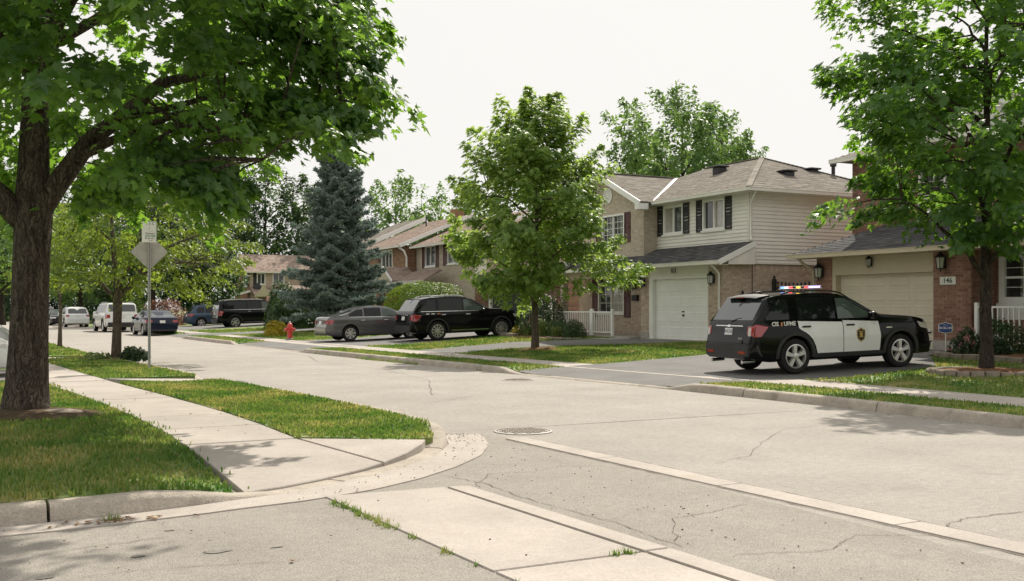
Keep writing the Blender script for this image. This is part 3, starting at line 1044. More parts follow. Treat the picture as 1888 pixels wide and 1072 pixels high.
pts = []
for k in range(55):
    i = random.randrange(len(gi) - 26, len(gi) - 1)
    t = random.random() ** 0.7
    w_ = random.random()
    ga = [gi[i][q] * (1 - w_) + gi[i + 1][q] * w_ for q in (0, 1)]; gb = [off[i][q] * (1 - w_) + off[i + 1][q] * w_ for q in (0, 1)]
    pts.append((ga[0] * (1 - t) + gb[0] * t, ga[1] * (1 - t) + gb[1] * t, 0.016))
for k in range(60):
    i = len(gi) - 2 - int(abs(random.gauss(0, 3.2)))
    t = min(1.0, abs(random.gauss(.3, .3)))
    w_ = random.random()
    ga = [gi[i][q] * (1 - w_) + gi[i + 1][q] * w_ for q in (0, 1)]; gb = [off[i][q] * (1 - w_) + off[i + 1][q] * w_ for q in (0, 1)]
    pts.append((ga[0] * (1 - t) + gb[0] * t, ga[1] * (1 - t) + gb[1] * t, 0.016))
for k in range(120):
    x, y = random.uniform(3.9, 5.6), random.uniform(3.6, 10.4)
    if random.random() < 0.5: x = random.gauss(4.6, .5)
    pts.append((x, y, 0.004))
for k in range(60):
    pts.append((random.uniform(-2, 3.4), random.uniform(5.2, 8.0), 0.014))
for k in range(50):
    pts.append((random.gauss(12.0, .04) + bend(14), random.uniform(6, 16), 0.004))
scatter_bits('gravel_bits', 'small dark pebbles and crumbs in the gutter and on the asphalt', pts, 0.010, 'pebble')
pts = []
for k in range(22):
    pts.append((random.uniform(-.4, 1.5), 8.05 + random.gauss(0, .05), 0.014))
for k in range(40):
    pts.append((random.gauss(0.85, .12), random.gauss(8.08, .05), 0.02))
for k in range(60):
    x, y = random.uniform(-1.5, 1.9), random.uniform(8.8, 15)
    pts.append((x, y, zl(x, y) + 0.045))
for k in range(25):
    pts.append((random.uniform(2, 3.1), random.uniform(11, 22), 0.145))
pts += [(1.73, 6.3, 0.01), (3.0, 9.7, 0.05), (1.2, 7.85, .012)]
scatter_bits('leaf_litter', 'dry brown fallen leaves in the gutter and on the lawn', pts, 0.021, 'dry_leaf', 0.25)


def tufts(name, label, pts, n_each, h, spread, material='grass_blade'):
    V, F = [], []
    for (x, y, z) in pts:
        for k in range(n_each):
            a = random.uniform(0, 2 * PI); r = abs(random.gauss(0, spread))
            bx2, by2 = x + math.cos(a) * r, y + math.sin(a) * r
            hh = h * random.uniform(.4, 1.2); w = 0.004
            b = random.uniform(0, 2 * PI); l = hh * random.uniform(.2, .9)
            o = len(V)
            V += [(bx2 - math.sin(b) * w, by2 + math.cos(b) * w, z), (bx2 + math.sin(b) * w, by2 - math.cos(b) * w, z), (bx2 + math.cos(b) * l, by2 + math.sin(b) * l, z + hh)]
            F.append((o, o + 1, o + 2))
    o = obj(name, npmesh(name, V, F, material))
    return tag(o, label, None, None, 'stuff')


pts = [(2.56 + (8.36 - y) * 0.06 - 0.02 + random.gauss(0, .02), y, 0.0) for y in np.arange(6.9, 8.1, 0.03)]
pts += [(2.56 + (8.36 - y) * 0.06 - 0.02, y, 0.0) for y in (6.6, 6.55, 6.15, 6.1, 6.05, 5.7, 5.2)]
pts += [(3.72 + random.gauss(0, .05), 5.5, 0.01) for k in range(5)]
tufts('grass_tufts', 'tufts of grass growing along the crosswalk edge', pts, 14, 0.045, 0.025)
pts = [(10.5 + bend(0) + random.uniform(-.1, .1) + 1.55 + bend(Y), Y, 0.0) for Y in list(np.arange(26.5, 30.5, .07)) + [33, 33.1, 33.2, 34, 34.4, 23.2, 23.3, 24.4]]
tufts('weeds', 'green weeds growing at the foot of the far kerb', pts, 16, 0.10, 0.06)
tufts('crack_weed', 'small weed in the broken kerb joint', [(0.86, 8.14, 0.0), (0.9, 8.12, 0)], 20, 0.07, 0.03)

# ============================================================ HOUSES
class Frame:
    """Wall plane: a runs along it, b up it, c out of it."""
    def __init__(s, o, ea, eb, n=None):
        s.o, s.ea, s.eb = Vector(o), Vector(ea).normalized(), Vector(eb).normalized()
        s.n = Vector(n).normalized() if n is not None else s.ea.cross(s.eb).normalized()

    def p(s, a, b, c=0.0):
        return s.o + s.ea * a + s.eb * b + s.n * c


def front(x, y, z=0.0):      # faces the street (-X); a runs towards -Y
    return Frame((x, y, z), (0, -1, 0), (0, 0, 1), (-1, 0, 0))


def side(x, y, z=0.0):       # faces the camera side (-Y); a runs towards +X
    return Frame((x, y, z), (1, 0, 0), (0, 0, 1), (0, -1, 0))


def fbox(mb, F, a0, a1, b0, b1, c0, c1):
    v = [F.p(a, b, c) for c in (c0, c1) for a, b in ((a0, b0), (a1, b0), (a1, b1), (a0, b1))]
    mb.add(v, [(0, 3, 2, 1), (4, 5, 6, 7), (0, 1, 5, 4), (1, 2, 6, 5), (2, 3, 7, 6), (3, 0, 4, 7)])


def fpart(name, F, a0, a1, b0, b1, c0, c1, material, parent):
    mb = MB(); fbox(mb, F, a0, a1, b0, b1, c0, c1)
    return mb.build(name, material, parent)


def beam(mb, p0, p1, w, h, up=(0, 0, 1)):
    p0, p1 = Vector(p0), Vector(p1)
    t = (p1 - p0).normalized()
    u = Vector(up); u = (u - t * u.dot(t)).normalized()
    s = t.cross(u)
    v = [p + s * (a * w / 2) + u * (b * h / 2) for p in (p0, p1) for a, b in ((-1, -1), (1, -1), (1, 1), (-1, 1))]
    mb.add(v, [(0, 1, 2, 3), (7, 6, 5, 4), (0, 4, 5, 1), (1, 5, 6, 2), (2, 6, 7, 3), (3, 7, 4, 0)])


def spans(poly, b):
    xs = []
    n = len(poly)
    for i in range(n):
        (a0, b0), (a1, b1) = poly[i], poly[(i + 1) % n]
        if (b0 <= b < b1) or (b1 <= b < b0):
            xs.append(a0 + (a1 - a0) * (b - b0) / (b1 - b0))
    xs.sort()
    return [(xs[i], xs[i + 1]) for i in range(0, len(xs) - 1, 2)]


def tiles(mb, F, poly, openings, la, lb, gap, depth, tilt=0.0, jit=0.0, base=0.0):
    """Bricks, boards or shingles laid in courses on a plane, cut at its outline and openings."""
    b0, b1 = min(p[1] for p in poly), max(p[1] for p in poly)
    rows = int(math.ceil((b1 - b0) / lb))
    for r in range(rows):
        lo, hi = b0 + r * lb, min(b1, b0 + (r + 1) * lb)
        if hi - lo < lb * 0.25: continue
        mid = (lo + hi) / 2
        iv = spans(poly, mid)
        for (p0, p1, q0, q1) in openings:
            if q0 < mid < q1:
                nx = []
                for s, e in iv:
                    if p1 <= s or p0 >= e: nx.append((s, e)); continue
                    if p0 > s: nx.append((s, p0))
                    if p1 < e: nx.append((p1, e))
                iv = nx
        for s, e in iv:
            k = math.floor((s - (r % 2) * la / 2) / la)
            while True:
                x0 = k * la + (r % 2) * la / 2
                x1 = x0 + la
                k += 1
                if x0 >= e: break
                u0, u1 = max(s, x0) + gap / 2, min(e, x1) - gap / 2
                if u1 - u0 < 0.012: continue
                c = base + depth + (random.uniform(-jit, jit) if jit else 0)
                l0, h0 = lo + gap / 2, hi - gap / 2
                v = [F.p(u0, l0, base), F.p(u1, l0, base), F.p(u1, h0, base), F.p(u0, h0, base),
                     F.p(u0, l0, c), F.p(u1, l0, c), F.p(u1, h0, c - tilt), F.p(u0, h0, c - tilt)]
                mb.add(v, [(4, 5, 6, 7), (0, 1, 5, 4), (1, 2, 6, 5), (2, 3, 7, 6), (3, 0, 4, 7)])


def wall(parent, F, poly, openings, kind, th=0.22, name='wall'):
    """Backing wall with real openings plus its brick courses or siding boards."""
    a0, a1 = min(p[0] for p in poly), max(p[0] for p in poly)
    b0, b1 = min(p[1] for p in poly), max(p[1] for p in poly)
    mb = MB()
    if not openings:
        mb.prism(poly, -th, 0.0, lambda a, b, c: F.p(a, b, c))
    else:
        rect_top = sorted(set(p[1] for p in poly))[1] if len(poly) > 4 else b1
        As = sorted(set([a0, a1] + [x for o in openings for x in o[:2]]))
        Bs = sorted(set([b0, rect_top] + [x for o in openings for x in o[2:]]))
        for i in range(len(As) - 1):
            for j in range(len(Bs) - 1):
                ca, cb = (As[i] + As[i + 1]) / 2, (Bs[j] + Bs[j + 1]) / 2
                if any(o[0] < ca < o[1] and o[2] < cb < o[3] for o in openings): continue
                fbox(mb, F, As[i], As[i + 1], Bs[j], Bs[j + 1], -th, 0.0)
        if len(poly) > 4:
            mb.prism([p for p in poly if p[1] >= rect_top - 1e-6], -th, 0.0, lambda a, b, c: F.p(a, b, c))
    w = mb.build(name, 'siding' if kind == 'siding' else ('mortar_red' if kind == 'brick_red' else 'mortar'), parent)
    mb = MB()
    if kind == 'siding':
        tiles(mb, F, poly, openings, 4.2, 0.125, 0.002, 0.026, tilt=0.024)
        o = mb.build('siding_boards', 'siding', w)
    else:
        tiles(mb, F, poly, openings, 0.232, 0.077, 0.011, 0.010, jit=0.003)
        o = mb.build('bricks', kind, w)
    o['kind'] = 'stuff'
    return w


def roof(parent, pts, material, name='roof', th=0.09, la=0.32, lb=0.155):
    """One roof plane: first two points are the eave; deck plus shingle courses."""
    P = [Vector(p) for p in pts]
    ea = (P[1] - P[0]).normalized()
    n = ea.cross(P[2] - P[0]).normalized()
    if n.z < 0: n = -n
    eb = n.cross(ea).normalized()
    if eb.z < 0: eb = -eb
    F = Frame(P[0], ea, eb, n)
    poly = [((q - P[0]).dot(ea), (q - P[0]).dot(eb)) for q in P]
    mb = MB(); mb.prism(poly, -th, 0.0, lambda a, b, c: F.p(a, b, c))
    r = mb.build(name, material, parent)
    mb = MB()
    tiles(mb, F, poly, [], la, lb, 0.004, 0.013, tilt=0.010, jit=0.003, base=0.001)
    s = mb.build('shingles', material, r)
    s['kind'] = 'stuff'
    return r


def window(parent, F, a0, a1, b0, b1, panes=2, glass=('window_dark', 'window_dark'), frame='white_paint', grid=None, sill=True, fw=0.07):
    mb = MB()
    for (x0, x1, y0, y1) in ((a0, a1, b0, b0 + fw), (a0, a1, b1 - fw, b1), (a0, a0 + fw, b0 + fw, b1 - fw), (a1 - fw, a1, b0 + fw, b1 - fw)):
        fbox(mb, F, x0, x1, y0, y1, -0.10, 0.035)
    w = mb.build('window', frame, parent)
    pw = (a1 - a0 - 2 * fw) / panes
    for k in range(panes):
        p0, p1 = a0 + fw + k * pw, a0 + fw + (k + 1) * pw
        fpart('pane', F, p0 + 0.001, p1 - 0.001, b0 + fw, b1 - fw, -0.075, -0.06, glass[k % len(glass)], w)
        if k:
            fpart('mullion', F, p0 - 0.03, p0 + 0.03, b0 + fw, b1 - fw, -0.058, 0.015, frame, w)
        if grid:
            mb = MB()
            nx, ny = grid
            for i in range(1, nx):
                x = p0 + pw * i / nx
                fbox(mb, F, x - 0.009, x + 0.009, b0 + fw, b1 - fw, -0.058, -0.045)
            for j in range(1, ny):
                y = b0 + fw + (b1 - b0 - 2 * fw) * j / ny
                fbox(mb, F, p0, p1, y - 0.009, y + 0.009, -0.057, -0.044)
            mb.build('muntins', frame, w)
    if sill:
        fpart('sill', F, a0 - 0.05, a1 + 0.05, b0 - 0.07, b0 - 0.001, -0.02, 0.07, frame, w)
    return w


def shutter(parent, F, a0, a1, b0, b1, material):
    mb = MB()
    fw = 0.05
    for (x0, x1, y0, y1) in ((a0, a1, b0, b0 + fw), (a0, a1, b1 - fw, b1), (a0, a1, (b0 + b1) / 2 - .03, (b0 + b1) / 2 + .03), (a0, a0 + fw, b0 + fw, b1 - fw), (a1 - fw, a1, b0 + fw, b1 - fw)):
        fbox(mb, F, x0, x1, y0, y1, 0.014, 0.045)
    s = mb.build('shutter', material, parent)
    mb = MB()
    n = int((b1 - b0) / 0.06)
    for k in range(n):
        y = b0 + fw + (b1 - b0 - 2 * fw) * k / n
        h = (b1 - b0 - 2 * fw) / n
        v = [F.p(a0 + fw, y, 0.036), F.p(a1 - fw, y, 0.036), F.p(a1 - fw, y + h, 0.018), F.p(a0 + fw, y + h, 0.018)]
        mb.add(v, [(0, 1, 2, 3)])
    mb.build('louvres', material, s)['kind'] = 'stuff'
    return s


def garage_door(parent, F, a0, a1, b0, b1, rows, cols, material, depth=-0.12, relief=0.012):
    mb = MB(); fbox(mb, F, a0, a1, b0, b1, depth - 0.05, depth)
    d = mb.build('garage_door', material, parent)
    rh, cw = (b1 - b0) / rows, (a1 - a0) / cols
    mesh = None
    for r in range(rows):
        fpart('door_section', F, a0, a1, b0 + r * rh + 0.006, b0 + (r + 1) * rh - 0.006, depth, depth + 0.012, material, d)
        for c in range(cols):
            A0, A1 = a0 + c * cw + cw * 0.10, a0 + (c + 1) * cw - cw * 0.10
            B0, B1 = b0 + r * rh + rh * 0.17, b0 + (r + 1) * rh - rh * 0.17
            mb = MB()
            q = depth + 0.012
            i = 0.035
            mb.rings([[F.p(A0, B0, q), F.p(A1, B0, q), F.p(A1, B1, q), F.p(A0, B1, q)],
                      [F.p(A0 + i * .5, B0 + i * .5, q + relief), F.p(A1 - i * .5, B0 + i * .5, q + relief), F.p(A1 - i * .5, B1 - i * .5, q + relief), F.p(A0 + i * .5, B1 - i * .5, q + relief)],
                      [F.p(A0 + i, B0 + i, q + relief), F.p(A1 - i, B0 + i, q + relief), F.p(A1 - i, B1 - i, q + relief), F.p(A0 + i, B1 - i, q + relief)],
                      [F.p(A0 + i * 1.5, B0 + i * 1.5, q + .004), F.p(A1 - i * 1.5, B0 + i * 1.5, q + .004), F.p(A1 - i * 1.5, B1 - i * 1.5, q + .004), F.p(A0 + i * 1.5, B1 - i * 1.5, q + .004)]], True)
            mb.build('door_panel', material, d)
    return d


def lantern(parent, F, a, b, s=1.0):
    mb = MB()
    fbox(mb, F, a - .04 * s, a + .04 * s, b - .10 * s, b + .10 * s, 0.012, 0.03)
    mb.tube([F.p(a, b + .05 * s, .02), F.p(a, b + .16 * s, .07 * s), F.p(a, b + .17 * s, .12 * s)], 0.012 * s, 6)
    c = 0.13 * s
    def ring(r, h): return [F.p(a + r * math.cos(k * PI / 3), b + h, c + r * math.sin(k * PI / 3)) for k in range(6)]
    mb.rings([ring(.02 * s, .24 * s), ring(.05 * s, .20 * s), ring(.115 * s, .13 * s), ring(.115 * s, .115 * s), ring(.02 * s, .115 * s)], True)
    mb.rings([ring(.075 * s, -.12 * s), ring(.085 * s, -.10 * s), ring(.02 * s, -.10 * s), ring(.02 * s, -.17 * s)], True)
    for k in range(6):
        r0, r1 = .075 * s, .10 * s
        mb.tube([F.p(a + r0 * math.cos(k * PI / 3), b - .10 * s, c + r0 * math.sin(k * PI / 3)), F.p(a + r1 * math.cos(k * PI / 3), b + .12 * s, c + r1 * math.sin(k * PI / 3))], .008 * s, 4)
    l = mb.build('wall_lantern', 'black_metal', parent)
    mb = MB(); mb.rings([ring(.065 * s, -.10 * s), ring(.088 * s, .115 * s)], True)
    mb.build('lantern_glass', 'lamp_glass', l)
    return l


def gutter(parent, p0, p1, material='trim', s=0.11):
    mb = MB(); beam(mb, p0, p1, s, s)
    t = (Vector(p1) - Vector(p0)).normalized()
    beam(mb, Vector(p0) + Vector((0, 0, s * .5)) , Vector(p1) + Vector((0, 0, s * .5)), s * 1.18, 0.018)
    return mb.build('gutter', material, parent)


def pipe(parent, pts, material='trim', r=0.04, name='downspout'):
    mb = MB(); mb.tube(pts, r, 8)
    return mb.build(name, material, parent, angle=50)


def block(parent, x0, x1, y0, y1, z0, z1, material, name='wall'):
    mb = MB(); mb.box(x0, x1, y0, y1, z0, z1)
    return mb.build(name, material, parent)


def trim_line(parent, p0, p1, w, h, material='trim', name='trim_board', up=(0, 0, 1)):
    mb = MB(); beam(mb, p0, p1, w, h, up)
    return mb.build(name, material, parent)


def ridge_cap(parent, a, b, material='shingle_tan', w=0.20):
    a, b = Vector(a) + Vector((0, 0, .018)), Vector(b) + Vector((0, 0, .018))
    mb = MB()
    n = max(2, int((b - a).length / .16))
    for k in range(n):
        beam(mb, a.lerp(b, k / n), a.lerp(b, (k + .97) / n) + Vector((0, 0, .006)), w, 0.022)
    mb.build('ridge_cap', material, parent)['kind'] = 'stuff'


# ------------------------------------------------------------ house with the white garage door
H = tag(empty('house', (22, 30, 0.45)), 'two-storey house with cream siding, buff brick gable and white garage door', 'house')
H.location = (0, 0, 0)
F = front(21.4, 31.1, 0.45)                                    # a = 31.1 - Y
wall(H, F, [(0, 0.25), (0.5, 0.25), (0.5, 2.62), (0, 2.62)], [], 'brick_buff', name='pier')
wall(H, F, [(3.87, 0.0), (4.63, 0.0), (4.63, 2.62), (3.87, 2.62)], [], 'brick_buff', name='pier')
fpart('foundation', F, 0.0, 0.5, -0.05, 0.25, -0.22, 0.035, 'foundation', H)
Fs = front(21.42, 31.1, 0.45)
wall(H, Fs, [(0.5, 2.2), (3.87, 2.2), (3.87, 2.62), (0.5, 2.62)], [], 'siding', name='garage_header')
fpart('door_frame', F, 0.5, 0.72, 0.0, 2.199, -0.14, 0.01, 'white_paint', H)
fpart('door_frame', F, 3.82, 3.87, 0.0, 2.199, -0.14, 0.01, 'white_paint', H)
fpart('door_frame', F, 0.72, 3.82, 2.13, 2.199, -0.14, 0.012, 'white_paint', H)
gd = garage_door(H, F, 0.725, 3.815, 0.03, 2.128, 4, 4, 'door_white', depth=-0.13, relief=0.007)
fpart('door_lock', F, 2.34, 2.42, 0.98, 1.02, -0.118, -0.07, 'black_metal', gd)
fpart('door_handle', F, 2.36, 2.42, 0.84, 0.90, -0.118, -0.06, 'black_metal', gd)
fpart('floor_slab', F, 0.3, 4.63, -0.14, 0.028, -0.4, 0.06, 'foundation', H)
text_mesh('house_number', '61', 0.30, 'ink', H, Matrix.Translation(F.p(2.05, 2.43, 0.06)) @ Matrix(((0, 0, -1, 0), (-1, 0, 0, 0), (0, 1, 0, 0), (0, 0, 0, 1))), extrude=0.01, bold=0.0, spacing=1.15)
lantern(H, F, 0.22, 2.02, 1.15)
lantern(H, F, 4.18, 2.05, 1.15)
# side wall: brick below, siding above
S = side(21.4, 26.47, 0.45)
wall(H, S, [(0.0, 0.0), (8.4, 0.0), (8.4, 2.57), (0.0, 2.57)], [], 'brick_buff')
mb = MB()
for k in range(105):                                            # soldier course under the siding
    if k * .08 > 8.3: break
    fbox(mb, S, k * .08 + .004, k * .08 + .074, 2.36, 2.565, 0.0, 0.0145)
mb.build('soldier_course', 'brick_buff', H)['kind'] = 'stuff'
wall(H, side(21.4, 26.44, 0.45), [(1.12, 2.60), (8.4, 2.60), (8.4, 4.95), (1.12, 4.95)], [], 'siding', th=0.19)
wall(H, side(21.4, 26.44, 0.45), [(0.0, 2.60), (1.119, 2.60), (1.119, 3.18), (0.0, 2.70)], [], 'siding', th=0.19, name='gable_end')
fpart('corner_board', side(21.4, 26.44, 0.45), 1.07, 1.17, 3.2, 4.95, 0.027, 0.05, 'trim', H)
fpart('band_board', side(21.4, 26.44, 0.45), -0.02, 8.4, 2.575, 2.64, 0.002, 0.045, 'trim', H)
# upper front with two windows
U = front(22.52, 31.66, 3.7)
W1, W2 = (0.39, 1.58, 0.57, 1.60), (2.71, 3.92, 0.57, 1.62)
wall(H, U, [(0, 0), (5.19, 0), (5.19, 1.75), (0, 1.75)], [W1, W2], 'siding')
window(H, U, *W1, panes=2, glass=('window_curtain', 'window_dark'), sill=True)
window(H, U, *W2, panes=2, glass=('window_dark', 'window_curtain'), sill=True)
for a0, a1 in ((0.04, 0.37), (1.60, 1.96)):
    shutter(H, U, a0, a1, 0.53, 1.64, 'shutter_black')
for a0, a1 in ((2.36, 2.69), (3.94, 4.29)):
    shutter(H, U, a0, a1, 0.53, 1.66, 'shutter_black')
fpart('corner_board', U, 5.09, 5.20, -0.2, 1.75, 0.027, 0.05, 'trim', H)
# brick gable
Gf = front(21.92, 36.95, 3.1)
WG = (2.40, 3.98, 1.02, 2.10)
wall(H, Gf, [(0, 0.1), (5.29, 0.1), (5.29, 2.3), (2.65, 3.62), (0, 2.3)], [WG], 'brick_pale')
window(H, Gf, *WG, panes=2, glass=('window_dark', 'window_dark'), grid=(3, 4), sill=True)
shutter(H, Gf, 1.98, 2.37, 0.98, 2.12, 'shutter_maroon')
shutter(H, Gf, 4.01, 4.40, 0.98, 2.12, 'shutter_maroon')
wall(H, side(21.92, 31.66, 3.1), [(0, 0.3), (0.6, 0.3), (0.6, 2.3), (0, 2.3)], [], 'brick_pale')
ca, cb = 2.85, 2.86
mb = MB()
rr = [[Gf.p(ca + r * math.cos(k * PI / 10), cb + r * math.sin(k * PI / 10), c) for k in range(20)] for r, c in ((.31, 0), (.31, .05), (.25, .05), (.25, .015))]
mb.rings(rr, True)
vent = mb.build('gable_vent', 'white_paint', H)
for k in range(6):
    y = cb - .2 + k * .08
    w_ = math.sqrt(max(0.001, .245 ** 2 - (y - cb + .02) ** 2))
    fpart('vent_slat', Gf, ca - w_, ca + w_, y - .03, y + .02, 0.014, 0.04, 'white_paint', vent)
# porch
Pw = front(22.4, 37.1, 0.45)
WP = (1.5, 3.4, 0.92, 2.40)
wall(H, Pw, [(0, 0), (5.99, 0), (5.99, 2.62), (0, 2.62)], [WP], 'brick_buff')
window(H, Pw, *WP, panes=2, glass=('window_dark', 'window_curtain'), grid=(2, 4), sill=True, frame='trim')
shutter(H, Pw, 1.08, 1.47, 0.75, 2.45, 'shutter_maroon')
shutter(H, Pw, 3.43, 3.84, 0.75, 2.45, 'shutter_maroon')
lantern(H, Pw, 4.2, 1.98, 1.1)
fpart('mailbox', Pw, 4.05, 4.4, 1.40, 1.62, 0.012, 0.12, 'black_metal', H)
block(H, 21.42, 22.2, 31.101, 37.1, 2.72, 3.02, 'trim_tan', 'porch_beam')
block(H, 21.45, 21.68, 36.8, 37.05, 0.45, 2.72, 'brick_buff', 'column')
block(H, 20.9, 22.18, 31.12, 37.2, 0.20, 0.54, 'foundation', 'porch_floor')
block(H, 20.2, 20.9, 31.15, 33.0, 0.2, 0.46, 'foundation', 'step')
# lower roof
roof(H, [(20.98, 26.2, 3.10), (20.98, 37.35, 3.10), (22.50, 37.35, 3.76), (22.50, 26.2, 3.76)], 'shingle_dark', 'porch_roof')
gutter(H, (20.95, 26.2, 3.04), (20.95, 37.35, 3.04))
mb = MB(); mb.box(21.0, 21.41, 26.25, 37.3, 2.965, 2.985); mb.build('soffit', 'trim', H)
trim_line(H, (21.0, 26.19, 3.03), (22.52, 26.19, 3.69), 0.03, 0.17, 'white_paint', 'rake_board')
mb = MB(); mb.prism([(21.42, 2.98), (22.5, 3.0), (22.5, 3.62), (21.42, 3.14)], 26.21, 26.24, lambda a, b, c: (a, c, b)); mb.build('rake_soffit', 'trim', H)
# main hip roof and gable roof
EX0, EX1, EY0, EY1, EZ, RX, RZ = 22.08, 30.2, 26.02, 37.4, 5.50, 26.14, 7.20
r0, r1 = (RX, 30.05, RZ), (RX, 33.38, RZ)
roof(H, [(EX0, EY1, EZ), (EX0, EY0, EZ), r0, r1], 'shingle_tan')
roof(H, [(EX0, EY0, EZ), (EX1, EY0, EZ), r0], 'shingle_tan')
roof(H, [(EX1, EY0, EZ), (EX1, EY1, EZ), r1, r0], 'shingle_tan')
roof(H, [(EX1, EY1, EZ), (EX0, EY1, EZ), r1], 'shingle_tan')
for a, b in (((EX0, EY0, EZ), r0), ((EX1, EY0, EZ), r0), (r0, r1)):
    ridge_cap(H, a, b)
GZ = 6.86
roof(H, [(21.5, 31.35, 5.48), (22.2, 31.35, 5.48), (25.40, 34.3, GZ), (21.5, 34.3, GZ)], 'shingle_tan', 'gable_roof')
roof(H, [(22.2, 37.25, 5.48), (21.5, 37.25, 5.48), (21.5, 34.3, GZ), (25.40, 34.3, GZ)], 'shingle_tan', 'gable_roof')
ridge_cap(H, (21.5, 34.3, GZ), (25.4, 34.3, GZ))
trim_line(H, (21.48, 31.33, 5.40), (21.48, 34.3, GZ - .08), 0.035, 0.20, 'white_paint', 'rake_board')
trim_line(H, (21.48, 37.27, 5.40), (21.48, 34.3, GZ - .08), 0.035, 0.20, 'white_paint', 'rake_board')
block(H, 21.47, 21.9, 31.36, 31.64, 5.2, 5.42, 'white_paint', 'eave_return')
mb = MB(); mb.prism([(31.4, 5.30), (34.3, 6.62), (37.2, 5.30), (37.2, 5.36), (34.3, 6.74), (31.4, 5.38)], 21.5, 21.92, lambda a, b, c: (c, a, b)); mb.build('rake_soffit', 'trim', H)
trim_line(H, (22.2, 31.4, 5.545), (25.3, 34.26, 6.875), 0.13, 0.02, 'white_paint', 'valley_flashing')
gutter(H, (22.05, 26.02, 5.43), (22.05, 31.34, 5.43))
gutter(H, (22.05, 25.99, 5.43), (30.2, 25.99, 5.43))
mb = MB(); mb.box(22.1, 22.5, 26.05, 31.6, 5.36, 5.38); mb.box(22.5, 30.15, 26.05, 26.44, 5.36, 5.38); mb.build('soffit', 'trim', H)
pipe(H, [(22.35, 25.99, 5.38), (22.38, 26.1, 5.25), (22.45, 26.36, 5.02), (22.45, 26.36, 3.86), (22.40, 26.25, 3.78)])
pipe(H, [(20.98, 26.6, 2.99), (21.1, 26.55, 2.88), (21.32, 26.58, 2.70), (21.32, 26.58, 0.5)])
pipe(H, [(22.55, 26.40, 3.2), (22.55, 26.40, 2.2), (22.55, 26.40, 0.6)], 'black_metal', 0.012, 'cable')
block(H, 22.50, 22.62, 26.28, 26.43, 3.28, 3.38, 'trim', 'security_camera')
block(H, 22.75, 29.8, 26.7, 37.0, 0.3, 5.36, 'siding', 'core')
for (x, y, z) in ((24.9, 31.0, 6.72), (25.4, 27.9, 6.22), (27.3, 28.7, 6.5)):
    mb = MB(); mb.bbox(x - .2, x + .2, y - .2, y + .2, z - .12, z + .16, .03); mb.bbox(x - .27, x + .27, y - .27, y + .27, z + .165, z + .23, .02)
    mb.build('roof_vent', 'plastic_dark', H)
mb = MB(); mb.lathe([(.07, -.5), (.07, .28), (.12, .29), (.12, .42), (.05, .43)], 12, (28.0, 28.3, 6.5)); mb.build('vent_pipe', 'black_metal', H)

# ------------------------------------------------------------ house number 146
H4 = tag(empty('house'), 'red brick house number 146 with tan double garage door behind the street tree', 'house')
F = front(23.0, 23.94, 0.42)
wall(H4, F, [(0, 0.0), (0.66, 0.0), (0.66, 2.72), (0, 2.72)], [], 'brick_red', name='pier')
wall(H4, F, [(4.38, 0.28), (5.6, 0.28), (5.6, 2.72), (4.38, 2.72)], [], 'brick_red', name='pier')
fpart('foundation', F, 4.38, 5.6, -0.1, 0.28, -0.22, 0.03, 'foundation', H4)
fpart('garage_header', F, 0.66, 4.38, 2.22, 2.72, -0.2, 0.004, 'trim_tan', H4)
fpart('door_frame', F, 0.66, 0.80, 0.0, 2.219, -0.25, 0.006, 'trim_tan', H4)
fpart('door_frame', F, 0.80, 4.38, 2.14, 2.219, -0.25, 0.02, 'trim_tan', H4)
garage_door(H4, F, 0.80, 4.38, 0.02, 2.139, 5, 4, 'door_tan', depth=-0.22, relief=0.012)
fpart('threshold', F, 0.66, 4.38, -0.1, 0.018, -0.3, 0.02, 'foundation', H4)
lantern(H4, F, 0.25, 2.22, 1.3)
lantern(H4, F, 2.2, 2.46, 0.9)
lantern(H4, F, 4.75, 2.35, 1.3)
pl = fpart('number_plate', F, 4.62, 5.12, 1.78, 1.99, 0.014, 0.035, 'sign_white', H4)
text_mesh('house_number', '146', 0.20, 'ink', pl, Matrix.Translation(F.p(4.87, 1.885, 0.039)) @ Matrix(((0, 0, -1, 0), (-1, 0, 0, 0), (0, 1, 0, 0), (0, 0, 0, 1))), extrude=0.002, bold=0.002)
S = side(23.0, 18.34, 0.42)
wall(H4, S, [(0, 0.0), (0.9, 0.0), (0.9, 2.72), (0, 2.72)], [], 'brick_red')
Pw = front(23.9, 18.33, 0.42)
WP = (0.12, 2.0, 0.85, 2.62)
wall(H4, Pw, [(0, 0), (6.5, 0), (6.5, 2.72), (0, 2.72)], [WP], 'brick_red')
w = window(H4, Pw, WP[0], WP[1], 1.28, WP[3], panes=1, glass=('window_dark',), grid=(3, 4), fw=0.16)
fpart('sash_rail', Pw, 0.27, 1.85, 1.92, 1.98, -0.05, 0.0, 'white_paint', w)
fpart('window_panel', Pw, 0.12, 2.0, 0.85, 1.2, -0.15, 0.02, 'white_paint', H4)
block(H4, 22.75, 23.88, 11.0, 18.3, 0.2, 0.56, 'foundation', 'porch_floor')
wall(H4, Frame((33, 23.94, 0.42), (-1, 0, 0), (0, 0, 1), (0, 1, 0)), [(0, 0), (10, 0), (10, 2.72), (0, 2.72)], [], 'brick_red')
